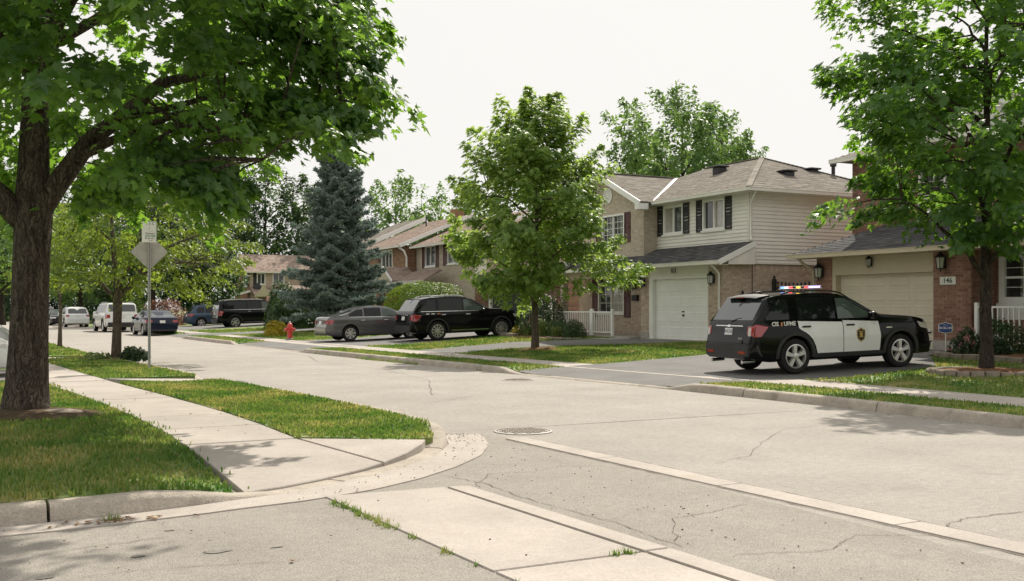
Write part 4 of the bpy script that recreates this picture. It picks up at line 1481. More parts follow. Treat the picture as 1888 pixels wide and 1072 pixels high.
# garage roof
roof(H4, [(22.42, 24.5, 3.22), (22.42, 11.0, 3.22), (24.48, 11.0, 4.12), (24.48, 22.46, 4.12)], 'shingle_dark', 'garage_roof')
roof(H4, [(33.0, 24.5, 3.22), (22.42, 24.5, 3.22), (24.48, 22.46, 4.12), (33.0, 22.46, 4.12)], 'shingle_dark', 'garage_roof')
gutter(H4, (22.38, 24.54, 3.15), (22.38, 11.0, 3.15), 'trim_tan', 0.12)
mb = MB(); mb.box(22.44, 22.99, 11, 24.45, 3.09, 3.11); mb.build('soffit', 'trim_tan', H4)
pipe(H4, [(22.42, 24.1, 3.08), (22.55, 24.08, 2.95), (22.92, 24.0, 2.75), (22.95, 24.0, 0.5)], 'trim_tan', 0.045)
U = front(24.5, 23.94, 3.2)
wall(H4, U, [(0, 0.2), (12.5, 0.2), (12.5, 3.05), (0, 3.05)], [(2.6, 4.4, 1.2, 2.5), (7.0, 9.0, 1.2, 2.5)], 'brick_red')
window(H4, U, 2.6, 4.4, 1.2, 2.5, grid=(2, 3))
window(H4, U, 7.0, 9.0, 1.2, 2.5, grid=(2, 3))
wall(H4, Frame((33, 23.94, 3.2), (-1, 0, 0), (0, 0, 1), (0, 1, 0)), [(0, 0.2), (8.5, 0.2), (8.5, 3.05), (0, 3.05)], [], 'brick_red')
block(H4, 24.75, 32.8, 11.5, 23.7, 0.3, 6.2, 'mortar_red', 'core')
roof(H4, [(24.05, 24.4, 6.28), (24.05, 11.0, 6.28), (28.5, 13.5, 8.1), (28.5, 19.95, 8.1)], 'shingle_tan')
roof(H4, [(33.0, 24.4, 6.28), (24.05, 24.4, 6.28), (28.5, 19.95, 8.1)], 'shingle_tan')
gutter(H4, (24.0, 24.4, 6.2), (24.0, 11.0, 6.2), 'trim', 0.12)
G4 = front(24.0, 20.8, 3.3)
mb = MB(); mb.prism([(0, 2.9), (4.4, 2.9), (2.2, 4.0)], 0, 0.4, lambda a, b, c: G4.p(a, b, c)); mb.build('gable', 'siding', H4)
roof(H4, [(23.4, 21.2, 6.1), (25.6, 21.2, 6.1), (25.6, 18.6, 7.5), (23.4, 18.6, 7.5)], 'shingle_tan', 'gable_roof')
roof(H4, [(25.6, 16.0, 6.1), (23.4, 16.0, 6.1), (23.4, 18.6, 7.5), (25.6, 18.6, 7.5)], 'shingle_tan', 'gable_roof')
trim_line(H4, (23.38, 21.2, 6.02), (23.38, 18.6, 7.42), 0.03, 0.18, 'white_paint', 'rake_board')
trim_line(H4, (23.38, 16.0, 6.02), (23.38, 18.6, 7.42), 0.03, 0.18, 'white_paint', 'rake_board')


def railing(name, label, p0, p1, z0, z1, step, material, posts=2):
    p0, p1 = Vector(p0), Vector(p1)
    root = tag(empty(name, (p0.x, p0.y, z0)), label, 'railing')
    root.location = (0, 0, 0)
    for z, h in ((z1, 0.05), (z0 + 0.08, 0.04)):
        mb = MB(); beam(mb, (p0.x, p0.y, z), (p1.x, p1.y, z), 0.05, h); mb.build('rail', material, root)
    L = (p1 - p0).length
    n = int(L / step)
    for k in range(1, n):
        q = p0.lerp(p1, k / n)
        mb = MB(); beam(mb, (q.x, q.y, z0 + .08), (q.x, q.y, z1), 0.03, 0.03, (1, 0, 0)); mb.build('baluster', material, root)
    for q in (p0, p1):
        mb = MB(); mb.bbox(q.x - .05, q.x + .05, q.y - .05, q.y + .05, z0 - 0.15, z1 + 0.12, 0.012); mb.build('post', material, root)
    return root


railing('porch_railing', 'white porch railing at house number 146 behind the flowers', (22.95, 18.15, 0), (22.95, 12.0, 0), 0.6, 1.6, 0.15, 'white_paint')
railing('porch_railing', 'white porch railing between boxwoods and bay window of the cream house', (21.0, 36.6, 0), (21.0, 33.9, 0), 0.58, 1.42, 0.14, 'white_paint')
railing('porch_railing', 'short white railing turning back to the cream house door', (21.0, 33.8, 0), (21.0, 32.4, 0), 0.58, 1.42, 0.14, 'white_paint')


# iron fence between the two houses
def iron_fence(label, p0, p1, ztop, zbot=0.45, arch=0.0):
    p0, p1 = Vector(p0), Vector(p1)
    root = tag(empty('iron_fence'), label, 'fence')
    L = (p1 - p0).length
    for z in (ztop - 0.22, zbot + 0.2):
        mb = MB(); beam(mb, (p0.x, p0.y, z), (p1.x, p1.y, z), 0.03, 0.04); mb.build('rail', 'black_metal', root)
    n = int(L / 0.17)
    for k in range(1, n):
        q = p0.lerp(p1, k / n)
        zt = ztop - 0.05 + arch * abs(2 * k / n - 1) ** 2
        mb = MB(); mb.tube([(q.x, q.y, zbot + .05), (q.x, q.y, zt - .08), (q.x, q.y, zt - .06), (q.x, q.y, zt)], [.022, .022, .05, .004], 6); mb.build('picket', 'black_metal', root)
    for q in (p0, p1):
        mb = MB(); mb.bbox(q.x - .06, q.x + .06, q.y - .06, q.y + .06, zbot - .1, ztop + .05, .01)
        mb.lathe([(.075, ztop + .05), (.075, ztop + .08), (.03, ztop + .09), (.05, ztop + .14), (.01, ztop + .2)], 8, (q.x, q.y, 0))
        mb.build('post', 'black_metal', root)


iron_fence('black iron fence with pointed pickets closing the gap between brick pier and cream house', (23.4, 26.3, 0), (23.4, 24.15, 0), 2.45, arch=0.10)
iron_fence('low black iron fence along the brick side wall of the cream house', (21.9, 26.1, 0), (23.2, 26.1, 0), 1.95)

# ------------------------------------------------------------ house with the black garage door (behind the centre maple)
H2 = tag(empty('house'), 'brick house with black garage door behind the centre maple', 'house')
F = front(24.0, 49.75, 0.45)
wall(H2, F, [(0, 0), (0.75, 0), (0.75, 2.6), (0, 2.6)], [], 'brick_red', name='pier')
wall(H2, F, [(4.75, 0), (5.6, 0), (5.6, 2.6), (4.75, 2.6)], [], 'brick_red', name='pier')
fpart('door_frame', F, 0.75, 1.05, 0, 2.0, -0.1, 0.02, 'white_paint', H2)
garage_door(H2, F, 1.06, 4.74, 0.02, 1.99, 5, 4, 'door_black', depth=-0.08, relief=0.02)
fpart('garage_header', F, 0.75, 4.75, 2.0, 2.6, -0.2, 0.0, 'brick_pale', H2)
lantern(H2, F, 0.4, 1.75, 1.3); lantern(H2, F, 5.1, 1.75, 1.3)
block(H2, 24.23, 34, 41.5, 49.7, 0.3, 5.4, 'siding', 'core')
wall(H2, side(24.2, 41.49, 0.45), [(0, 0), (9.5, 0), (9.5, 2.6), (0, 2.6)], [], 'brick_red')
U = front(24.9, 49.75, 3.2)
U = front(24.22, 49.75, 3.2)
wall(H2, U, [(0, 0.2), (8.2, 0.2), (8.2, 2.2), (0, 2.2)], [(1.2, 2.6, 0.8, 1.9), (4.8, 6.4, 0.8, 1.9)], 'brick_buff')
window(H2, U, 1.2, 2.6, 0.8, 1.9); window(H2, U, 4.8, 6.4, 0.8, 1.9)
Pw2 = front(24.22, 44.1, 0.45)
wall(H2, Pw2, [(0, 0), (2.6, 0), (2.6, 2.6), (0, 2.6)], [], 'brick_red')
roof(H2, [(23.3, 50.0, 3.1), (23.3, 41.2, 3.1), (24.22, 41.2, 3.5), (24.22, 50.0, 3.5)], 'shingle_rust', 'porch_roof')
roof(H2, [(23.8, 50.1, 5.45), (23.8, 41.1, 5.45), (28.5, 43.5, 7.3), (28.5, 50.1, 7.3)], 'shingle_rust')
roof(H2, [(23.8, 41.1, 5.45), (34.0, 41.1, 5.45), (28.5, 43.5, 7.3)], 'shingle_rust')
gutter(H2, (23.76, 50.1, 5.38), (23.76, 41.1, 5.38))
railing('side_gate', 'white slatted gate beside the black garage door', (23.6, 43.6, 0), (23.6, 41.6, 0), 0.5, 1.75, 0.16, 'white_paint')

# ------------------------------------------------------------ pair of brown brick houses behind the hedge
H1 = tag(empty('house'), 'brown brick house with rust roof and small porch pediment behind the clipped hedge', 'house')
F = front(24.8, 61.1, 0.45)
W_ = [(1.45, 3.1, 3.68, 4.95), (4.9, 6.5, 3.72, 4.90)]
wall(H1, F, [(0, 0), (8.7, 0), (8.7, 5.0), (0, 5.0)], W_, 'brick_pale')
window(H1, F, *W_[0], panes=2); window(H1, F, *W_[1], panes=2)
for a0, a1, b0, b1 in ((3.13, 3.6, 3.6, 5.0), (1.0, 1.42, 3.6, 5.0), (4.3, 4.86, 3.65, 4.95), (6.53, 7.0, 3.65, 4.95)):
    shutter(H1, F, a0, a1, b0, b1, 'shutter_maroon')
wall(H1, side(24.8, 52.4, 0.45), [(0, 0), (9, 0), (9, 2.6), (0, 2.6)], [], 'brick_red')
wall(H1, side(24.8, 52.4, 0.45), [(0, 2.6), (9, 2.6), (9, 5.0), (0, 5.0)], [], 'siding')
F2 = front(24.2, 68.5, 0.45)
W2_ = (2.6, 4.75, 3.7, 5.0)
wall(H1, F2, [(0, 0), (7.3, 0), (7.3, 5.1), (0, 5.1)], [W2_], 'brick_brown')
window(H1, F2, *W2_, panes=3, fw=0.12)
shutter(H1, F2, 2.1, 2.55, 3.65, 5.05, 'shutter_maroon')
wall(H1, side(24.2, 61.2, 0.45), [(0, 0), (0.62, 0), (0.62, 5.1), (0, 5.1)], [], 'brick_brown')
block(H1, 25.05, 33.5, 52.65, 68.4, 0.3, 5.4, 'mortar', 'core')
roof(H1, [(24.3, 61.6, 5.45), (24.3, 52.0, 5.45), (28.8, 52.0, 7.35), (28.8, 61.6, 7.35)], 'shingle_rust')
roof(H1, [(33.3, 52.0, 5.45), (33.3, 61.6, 5.45), (28.8, 61.6, 7.35), (28.8, 52.0, 7.35)], 'shingle_rust')
roof(H1, [(23.6, 69.0, 5.55), (23.6, 61.0, 5.55), (28.8, 61.0, 7.75), (28.8, 69.0, 7.75)], 'shingle_rust')
roof(H1, [(23.6, 75.0, 5.75), (23.6, 69.1, 5.75), (28.8, 69.1, 8.1), (28.8, 75.0, 8.1)], 'shingle_tan')
trim_line(H1, (23.6, 60.97, 5.50), (28.8, 60.97, 7.70), 0.03, 0.24, 'white_paint', 'rake_board')
trim_line(H1, (23.6, 69.05, 5.70), (28.8, 69.05, 8.05), 0.03, 0.30, 'white_paint', 'rake_board')
trim_line(H1, (24.3, 51.97, 5.40), (28.8, 51.97, 7.30), 0.03, 0.2, 'white_paint', 'rake_board')
mb = MB(); mb.prism([(24.8, 5.4), (33.0, 5.4), (28.8, 7.2)], 52.42, 52.6, lambda a, b, c: (a, c, b)); mb.build('gable', 'siding', H1)
gutter(H1, (24.26, 60.9, 5.37), (24.26, 52.0, 5.37)); gutter(H1, (23.56, 69, 5.47), (23.56, 61.0, 5.47))
block(H1, 24.9, 33.0, 68.6, 74.6, 0.3, 5.7, 'mortar_red', 'wall')
pipe(H1, [(23.62, 61.2, 5.4), (23.9, 61.05, 5.2), (24.1, 61.05, 4.8), (24.1, 61.05, 3.2)], 'white_paint', 0.06)
roof(H1, [(22.7, 66.5, 3.15), (22.7, 55.0, 3.15), (24.2, 55.8, 3.85), (24.2, 66.5, 3.85)], 'shingle_rust', 'porch_roof')
gutter(H1, (22.66, 66.5, 3.08), (22.66, 55.0, 3.08), 'trim', 0.16)
roof(H1, [(22.5, 62.6, 3.25), (24.2, 62.6, 3.25), (24.2, 61.0, 4.15), (22.5, 61.0, 4.15)], 'shingle_rust', 'pediment_roof')
roof(H1, [(24.2, 59.4, 3.25), (22.5, 59.4, 3.25), (22.5, 61.0, 4.15), (24.2, 61.0, 4.15)], 'shingle_rust', 'pediment_roof')
mb = MB(); mb.prism([(62.5, 3.2), (59.5, 3.2), (61.0, 4.08)], 22.52, 22.6, lambda a, b, c: (c, a, b)); mb.build('pediment', 'trim_tan', H1)
trim_line(H1, (22.48, 62.6, 3.2), (22.48, 61.0, 4.1), 0.04, 0.16, 'white_paint', 'rake_board')
trim_line(H1, (22.48, 59.4, 3.2), (22.48, 61.0, 4.1), 0.04, 0.16, 'white_paint', 'rake_board')
for y in (65.8, 62.4, 59.6, 55.6):
    block(H1, 22.75, 22.95, y - .1, y + .1, 0.4, 3.05, 'brick_brown', 'porch_post')
mb = MB(); mb.tube([(27.5, 66, 7.0), (27.5, 66, 8.0)], .05, 6); mb.build('vent_pipe', 'black_metal', H1)
block(H1, 28.3, 29.0, 63.0, 63.7, 7.4, 8.2, 'brick_brown', 'chimney')

# ------------------------------------------------------------ far brick house with the flag
H0 = tag(empty('house'), 'far brick house with tan gable roof and a flag on its porch', 'house')
Y0 = 107.3
S = side(25.0, Y0, 0.3)
ws = [(0.7, 1.6, 3.7, 4.9), (2.35, 3.6, 3.8, 5.0), (6.0, 7.4, 3.7, 4.9)]
wall(H0, S, [(0, 0), (10, 0), (10, 5.2), (0, 5.2)], ws, 'brick_buff')
for w_ in ws: window(H0, S, *w_, panes=2, fw=0.1)
shutter(H0, S, 0.32, 0.68, 3.65, 4.95, 'shutter_black')
F = front(25.0, Y0 + 7.0, 0.3)
wall(H0, F, [(0, 0), (7.0, 0), (7.0, 5.2), (3.5, 7.0), (0, 5.2)], [(4.2, 5.9, 3.5, 5.0)], 'brick_brown')
window(H0, F, 4.2, 5.9, 3.5, 5.0, panes=2, fw=0.12)
shutter(H0, F, 5.95, 6.5, 3.45, 5.05, 'shutter_black'); shutter(H0, F, 3.6, 4.15, 3.45, 5.05, 'shutter_black')
block(H0, 25.25, 34.8, Y0 + .25, Y0 + 6.9, 0.2, 5.4, 'mortar', 'core')
roof(H0, [(24.4, Y0 - .5, 5.35), (35.5, Y0 - .5, 5.35), (35.5, Y0 + 3.5, 7.3), (24.4, Y0 + 3.5, 7.3)], 'shingle_rust', la=.6, lb=.3)
roof(H0, [(35.5, Y0 + 7.5, 5.35), (24.4, Y0 + 7.5, 5.35), (24.4, Y0 + 3.5, 7.3), (35.5, Y0 + 3.5, 7.3)], 'shingle_rust', la=.6, lb=.3)
trim_line(H0, (24.38, Y0 - .5, 5.25), (24.38, Y0 + 3.5, 7.2), 0.04, 0.26, 'white_paint', 'rake_board')
trim_line(H0, (24.38, Y0 + 7.5, 5.25), (24.38, Y0 + 3.5, 7.2), 0.04, 0.26, 'white_paint', 'rake_board')
gutter(H0, (24.4, Y0 - .52, 5.28), (35.5, Y0 - .52, 5.28), 'trim', .14)
roof(H0, [(25.0, Y0 - 2.0, 2.9), (31.0, Y0 - 2.0, 2.9), (31.0, Y0 - .05, 3.7), (25.0, Y0 - .05, 3.7)], 'shingle_rust', 'porch_roof', la=.6, lb=.3)
gutter(H0, (25.0, Y0 - 2.0, 2.8), (31.0, Y0 - 2.0, 2.8), 'trim_tan', .25)
mb = MB(); mb.prism([(25.1, 2.75), (26.7, 2.75), (25.9, 4.0)], Y0 - 2.2, Y0 - 2.1, lambda a, b, c: (a, c, b)); mb.build('pediment', 'trim_tan', H0)
for x in (25.3, 27.2, 30.5):
    block(H0, x - .12, x + .12, Y0 - 1.9, Y0 - 1.66, 0.2, 2.8, 'trim_tan', 'porch_post')
block(H0, 27.6, 28.6, Y0 - .06, Y0 - .02, 0.3, 2.4, 'white_paint', 'front_door')
roof(H0, [(21.5, Y0 + 1.0, 2.5), (21.5, Y0 - .2, 2.5), (25.0, Y0 - .2, 3.4), (25.0, Y0 + 1.0, 3.4)], 'shingle_dark', 'wing_roof')
block(H0, 21.6, 24.98, Y0 + 0.0, Y0 + 5, 0.2, 2.55, 'brick_red', 'wing')
trim_line(H0, (21.45, Y0 - .25, 2.42), (25.0, Y0 - .25, 3.32), 0.05, 0.22, 'white_paint', 'rake_board')
block(H0, 28.9, 32.0, Y0 - 5, Y0 - 2.3, 0.2, 2.7, 'brick_red', 'garage_wing')
roof(H0, [(28.4, Y0 - 5.3, 2.7), (32.4, Y0 - 5.3, 2.7), (32.4, Y0 - 2.2, 3.9), (28.4, Y0 - 2.2, 3.9)], 'shingle_rust', 'wing_roof', la=.6, lb=.3)
pipe(H0, [(29.0, Y0 - 5.1, 2.6), (29.0, Y0 - 5.1, 0.3)], 'white_paint', 0.08)
mb = MB(); mb.lathe([(.42, -.04), (.42, .0), (.3, .06), (.05, .1)], 18); dish = mb.build('satellite_dish', 'plastic_dark', H0, smooth=True)
dish.location = (25.6, Y0 - .5, 3.75); dish.rotation_euler = (R(70), 0, R(-20))

# flag hanging from a slanted pole
root = tag(empty('flag', (26.4, Y0 - 2.1, 2.9)), 'striped red and white flag with blue corner hanging at the far brick house', 'flag')
mb = MB(); mb.tube([(0, 0, 0.5), (0.55, -0.1, -0.55)], 0.035, 6); mb.build('pole', 'trim', root)
fn, fm = 13, 10
for k in range(fn):
    mb = MB()
    V, Fc = [], []
    for i in range(fm + 1):
        for s in (0, 1):
            t = (k + s) / fn
            u = i / fm
            x = 0.05 + 0.5 * t - 0.75 * u * 0.55 + 0.03 * math.sin(8 * u + 3 * t)
            z = 0.45 - 1.0 * t * 0.55 - u * 1.15
            V.append((x, -0.05 + 0.07 * math.sin(6 * u + 5 * t), z))
    for i in range(fm):
        Fc.append((2 * i, 2 * i + 1, 2 * i + 3, 2 * i + 2))
    canton = k < 7
    mb.add(V[:(8 if canton else 0)], Fc[:3] if canton else [])
    if canton:
        mb.build('canton', 'flag_blue', root)
        mb = MB(); mb.add(V[6:], [tuple(q - 6 for q in f) for f in Fc[3:]])
    else:
        mb.add(V, Fc)
    mb.build('stripe', 'flag_red' if k % 2 == 0 else 'flag_white', root)

# ============================================================ VEHICLES
def chaikin(p, n=2):
    for _ in range(n):
        q = [p[0]]
        for a, b in zip(p, p[1:]):
            q.append((a[0] * .75 + b[0] * .25, a[1] * .75 + b[1] * .25))
            q.append((a[0] * .25 + b[0] * .75, a[1] * .25 + b[1] * .75))
        q.append(p[-1])
        p = q
    return p


class Car:
    """A vehicle grown from its side profile; x forward from the rear bumper, y left, z up."""
    def __init__(s, L, W, profile, belt, axles, R_, tumble=0.2, zb=0.24, lip=0.04):
        s.L, s.W, s.belt, s.axles, s.R, s.tumble, s.zb0 = L, W, belt, axles, R_, tumble, zb
        pr = chaikin(profile, 2)
        s.px, s.pz = np.array([p[0] for p in pr]), np.array([p[1] for p in pr])
        s.xs = np.linspace(0.0, L, 240)
        s._sec = [s.section(x) for x in s.xs]
        s.x0 = (axles[0] + axles[1]) / 2

    def top(s, x): return float(np.interp(x, s.px, s.pz))

    def hw(s, x):
        r = min(1.0, x / 0.5); f = min(1.0, (s.L - x) / 0.8)
        return s.W / 2 * (1 - 0.10 * (1 - r) ** 2.4 - 0.17 * (1 - f) ** 2.2)

    def section(s, x):
        w, t = s.hw(x), s.top(x)
        b = s.zb0 + 0.12 * max(0, 1 - x / 0.6) ** 1.5 + 0.02 * max(0, 1 - (s.L - x) / 0.5)
        be = min(float(np.interp(x, [0, s.L], s.belt)), t - 0.03)
        g = max(0.0, t - be)
        k = min(1.0, g / 0.35)
        wr = w - 0.05 - s.tumble * g
        h = be - b
        pts = [(0, b), (w * .8, b), (w - .06, b + .03 * h), (w - .015, b + .14 * h), (w, b + .35 * h), (w + .004, b + .6 * h), (w - .006, b + .82 * h), (w - .026, b + .95 * h), (w - .05, be),
               (w - .05 - s.tumble * g * .5, be + g * .5), (wr + .012, t - .10 * k), (wr - .05, t - .028 * k), (wr * .55, t), (0, t + .012 * k)]
        return pts

    def side_y(s, x, z):
        sec = s._sec[int(round(max(0, min(s.L, x)) / s.L * 239))]
        return float(np.interp(z, [p[1] for p in sec[1:12]], [p[0] for p in sec[1:12]]))

    def inside(s, x, y, z):
        if s.top(x) < z: return False
        sec = s.section(x)
        return float(np.interp(z, [p[1] for p in sec[1:12]], [p[0] for p in sec[1:12]])) >= abs(y)

    def refine(s, a, b, y, z):                     # a outside, b inside
        for _ in range(7):
            m_ = (a + b) / 2
            if s.inside(m_, y, z): b = m_
            else: a = m_
        return float(b)

    def rear_x(s, y, z):
        for i, x in enumerate(s.xs[:110]):
            if s.top(x) >= z and s.side_y(x, z) >= abs(y): return s.refine(s.xs[max(0, i - 2)], x, y, z) if i else 0.0
        return float(s.xs[110])

    def front_x(s, y, z):
        for i in range(239, 80, -1):
            x = s.xs[i]
            if s.top(x) >= z and s.side_y(x, z) >= abs(y): return s.refine(s.xs[min(239, i + 2)], x, y, z)
        return float(s.xs[100])

    def P(s, x, y, z): return (x - s.x0, y, z)

    def body(s, paint, parent):
        st = sorted(set(list(np.linspace(0, s.L, 64)) + list(np.linspace(0, .6, 14)) + [0.012, s.L - .012]))
        rs = []
        for x in st:
            sec = s.section(x)
            sh = 0.94 if x in (0.0, s.L) else 1.0
            zc = (sec[0][1] + sec[-1][1]) / 2
            half = [(y * sh, zc + (z - zc) * sh) for y, z in sec]
            rs.append([s.P(x, y, z) for y, z in half] + [s.P(x, -y, z) for y, z in half[-2:0:-1]])
        mb = MB(); mb.rings(rs, True)
        o = mb.build('body', [paint, 'dark_inside'], parent)
        bm = bmesh.new(); bm.from_mesh(o.data); bmesh.ops.recalc_face_normals(bm, faces=bm.faces); bm.to_mesh(o.data); bm.free()
        cut = MB()
        for ax in s.axles:
            for sg in (-1, 1):
                r = s.R + .055
                y0, y1 = sg * (s.W / 2 - .30), sg * (s.W / 2 + .2)
                cut.rings([[s.P(ax + r * math.cos(k * PI / 16), yy, s.R + .02 + r * math.sin(k * PI / 16)) for k in range(32)] for yy in (min(y0, y1), max(y0, y1))], True)
        co = cut.build('cutter', 'dark_inside')
        bm = bmesh.new(); bm.from_mesh(co.data); bmesh.ops.recalc_face_normals(bm, faces=bm.faces); bm.to_mesh(co.data); bm.free()
        md = o.modifiers.new('b', 'BOOLEAN'); md.object = co; md.operation = 'DIFFERENCE'; md.solver = 'EXACT'; md.material_mode = 'TRANSFER'
        par = o.parent; o.parent = None
        bpy.context.view_layer.update()
        me = bpy.data.meshes.new_from_object(o.evaluated_get(bpy.context.evaluated_depsgraph_get()))
        o.modifiers.clear()
        o.data = me
        o.parent = par
        me.name = 'body'
        bpy.data.objects.remove(co)
        me.polygons.foreach_set('use_smooth', [True] * len(me.polygons))
        me.set_sharp_from_angle(angle=R(34))
        return o

    def grid_patch(s, name, material, parent, rows, fn, off=0.006, n=10, thick=0.02):
        """rows: list of (v, u0, u1); fn(u, v, off) -> point. A thin shell standing just proud of the body."""
        V, Fc = [], []
        for o_ in (off, off - thick):
            for v, u0, u1 in rows:
                for i in range(n + 1):
                    V.append(fn(u0 + (u1 - u0) * i / n, v, o_))
        w, m = n + 1, len(rows)
        for j in range(m - 1):
            for i in range(n):
                Fc.append((j * w + i, j * w + i + 1, (j + 1) * w + i + 1, (j + 1) * w + i))
        rim = [i for i in range(w)] + [j * w + n for j in range(1, m)] + [(m - 1) * w + i for i in range(n - 1, -1, -1)] + [j * w for j in range(m - 2, 0, -1)]
        B = m * w
        for k in range(len(rim)):
            q = (k + 1) % len(rim)
            Fc.append((rim[k], rim[q], B + rim[q], B + rim[k]))
        mb = MB(); mb.add(V, Fc)
        o = mb.build(name, material, parent, angle=35)
        return o

    def rows_of(s, poly, m):
        z0, z1 = min(p[1] for p in poly), max(p[1] for p in poly)
        out = []
        for j in range(m + 1):
            z = z0 + (z1 - z0) * (j / m)
            zz = min(max(z, z0 + 1e-4), z1 - 1e-4)
            sp = spans(poly, zz)
            if sp: out.append((z, sp[0][0], sp[-1][1]))
        return out

    def side_patch(s, name, material, parent, poly, sg, off=0.006, m=8, n=10, thick=0.02):
        return s.grid_patch(name, material, parent, s.rows_of(poly, m), lambda x, z, o: s.P(x, sg * (s.side_y(x, z) + o), z), off, n, thick)

    def rear_patch(s, name, material, parent, poly, off=0.008, m=8, n=10, thick=0.02):
        return s.grid_patch(name, material, parent, s.rows_of(poly, m), lambda y, z, o: s.P(s.rear_x(y, z) - o, y, z), off, n, thick)

    def front_patch(s, name, material, parent, poly, off=0.008, m=8, n=12, thick=0.02):
        return s.grid_patch(name, material, parent, s.rows_of(poly, m), lambda y, z, o: s.P(s.front_x(y, z) + o, y, z + o * .4), off, n, thick)

    def wheel_meshes(s, spokes, rimmat='alloy', style='five'):
        Rr = s.R
        t = MB(); t.lathe([(Rr * .66, -.10), (Rr * .90, -.118), (Rr * .975, -.10), (Rr, -.06), (Rr, .06), (Rr * .975, .10), (Rr * .90, .118), (Rr * .68, .10), (Rr * .66, .06)], 36, axis='y', caps=False)
        d = MB()
        d.lathe([(Rr * .69, .105), (Rr * .69, .112), (Rr * .635, .115), (Rr * .60, .07), (Rr * .60, -.05)], 36, axis='y', caps=False)
        for k in range(spokes):
            a = 2 * PI * k / spokes + .3
            w0, w1 = (.035, .062) if style == 'five' else (.022, .030)
            if style == 'cover': w0, w1 = .03, .058
            ca, sa = math.cos(a), math.sin(a)
            for (r0, r1, ha, hb, y0, y1) in ((.04, Rr * .64, w0, w1, .05, .105),):
                v = []
                for yy, gr in ((y0, 1.25), (y1, .8)):
                    for r, h in ((r0, ha), (r1, hb)):
                        for sgn in (-1, 1):
                            lx, lz = r, sgn * h * gr
                            v.append((lx * ca - lz * sa, yy - (.03 if r == r0 else 0) * 0, lx * sa + lz * ca))
                d.add(v, [(0, 1, 3, 2), (4, 6, 7, 5), (0, 4, 5, 1), (2, 3, 7, 6), (0, 2, 6, 4), (1, 5, 7, 3)])
        d.lathe([(.075, .05), (.07, .115), (.03, .12)], 14, axis='y')
        b = MB(); b.lathe([(Rr * .61, -.06), (Rr * .61, .03), (.05, .045)], 24, axis='y')
        return [(n_, m_.build(n_, mt, None, angle=35)) for n_, m_, mt in (('tyre', t, 'rubber'), ('rim', d, rimmat), ('brake_disc', b, 'dark_inside'))]

    def wheels(s, root, spokes=5, style='five', rimmat='alloy'):
        tm = s.wheel_meshes(spokes, rimmat, style)
        for ax in s.axles:
            for sg in (-1, 1):
                w = empty('wheel', s.P(ax, sg * (s.W / 2 - .125), s.R), 0 if sg > 0 else PI, root)
                for n_, o in tm:
                    c = o.copy(); COL.objects.link(c); c.parent = w
        for n_, o in tm: bpy.data.objects.remove(o)

    def arches(s, root, material='plastic_dark', w=0.06, off=0.012):
        for ax in s.axles:
            for sg in (-1, 1):
                V, Fc = [], []
                N = 20
                for k in range(N + 1):
                    a = -0.12 + (PI + .24) * k / N
                    for r, o in ((s.R + .045, -.04), (s.R + .05, off), (s.R + .055 + w, off + .004), (s.R + .06 + w, -.02)):
                        x, z = ax + r * math.cos(a), max(s.zb0 + .03, s.R + .02 + r * math.sin(a))
                        V.append(s.P(x, sg * (s.side_y(x, z) + o), z))
                for k in range(N):
                    for j in range(3):
                        Fc.append((4 * k + j, 4 * k + j + 1, 4 * k + 5 + j, 4 * k + 4 + j))
                mb = MB(); mb.add(V, Fc); mb.build('wheel_arch', material, root, angle=40)

    def glass(s, root, xr0, xr1, xf1, xf0, pillars, mats, gap=0.05, drop=0.115, rear='car_glass_rear', screen='car_glass_clear', trimline=None, rear_z=None):
        """Side windows cut from one band between the pillars, plus rear window and windscreen."""
        zb = lambda x: float(np.interp(x, [0, s.L], s.belt)) + .03
        for sg in (-1, 1):
            for k in range(len(pillars) - (0 if isinstance(pillars[0], tuple) else 1)):
                s0, s1 = pillars[k] if isinstance(pillars[0], tuple) else (pillars[k] + gap / 2, pillars[k + 1] - gap / 2)
                rows = []
                m = 8
                for j in range(m + 1):
                    t = j / m
                    xm = (s0 + s1) / 2
                    z0, z1 = zb(xm), s.top(min(max(xm, xr1 + .1), xf1 - .1)) - drop
                    z = z0 + (z1 - z0) * t
                    a = max(s0, xr0 + (xr1 - xr0) * t); b = min(s1, xf0 + (xf1 - xf0) * t)
                    if b - a < .02: b = a + .02
                    rows.append((z, a, b))
                s.grid_patch('side_window', mats[k], root, rows, lambda x, z, o, sg=sg: s.P(x, sg * (s.side_y(x, z) + o), z), 0.005, 8)
        if trimline:
            x0, x1 = (pillars[0][0], pillars[-1][1]) if isinstance(pillars[0], tuple) else (pillars[0], pillars[-1])
            for sg in (-1, 1):
                rows = [(t, x0 + .04, x1 - .03) for t in (0.0, .018)]
                s.grid_patch('belt_trim', trimline, root, rows, lambda x, z, o, sg=sg: s.P(x, sg * (s.side_y(x, zb(x) - .024 + z) + o), zb(x) - .024 + z), .012, 14)
        zr0, zr1 = s.top(xr0 - .06) + .03, s.top(xr1 - .12) - .03
        if rear_z: zr0, zr1 = rear_z
        w0, w1 = s.side_y(xr0 + .1, zr0) - .13, s.side_y(xr1, zr1 - .05) - .10
        s.rear_patch('rear_window', rear, root, [(-w0, zr0), (w0, zr0), (w1, zr1), (-w1, zr1)], 0.008, m=6)
        zf0, zf1 = s.top(xf0 + .05) + .04, s.top(xf1) - .05
        w0, w1 = s.side_y(xf0 - .1, zf0) - .07, s.side_y(xf1 - .05, zf1 - .03) - .08
        s.front_patch('windscreen', screen, root, [(-w0, zf0), (w0, zf0), (w1, zf1), (-w1, zf1)], 0.010, m=6)

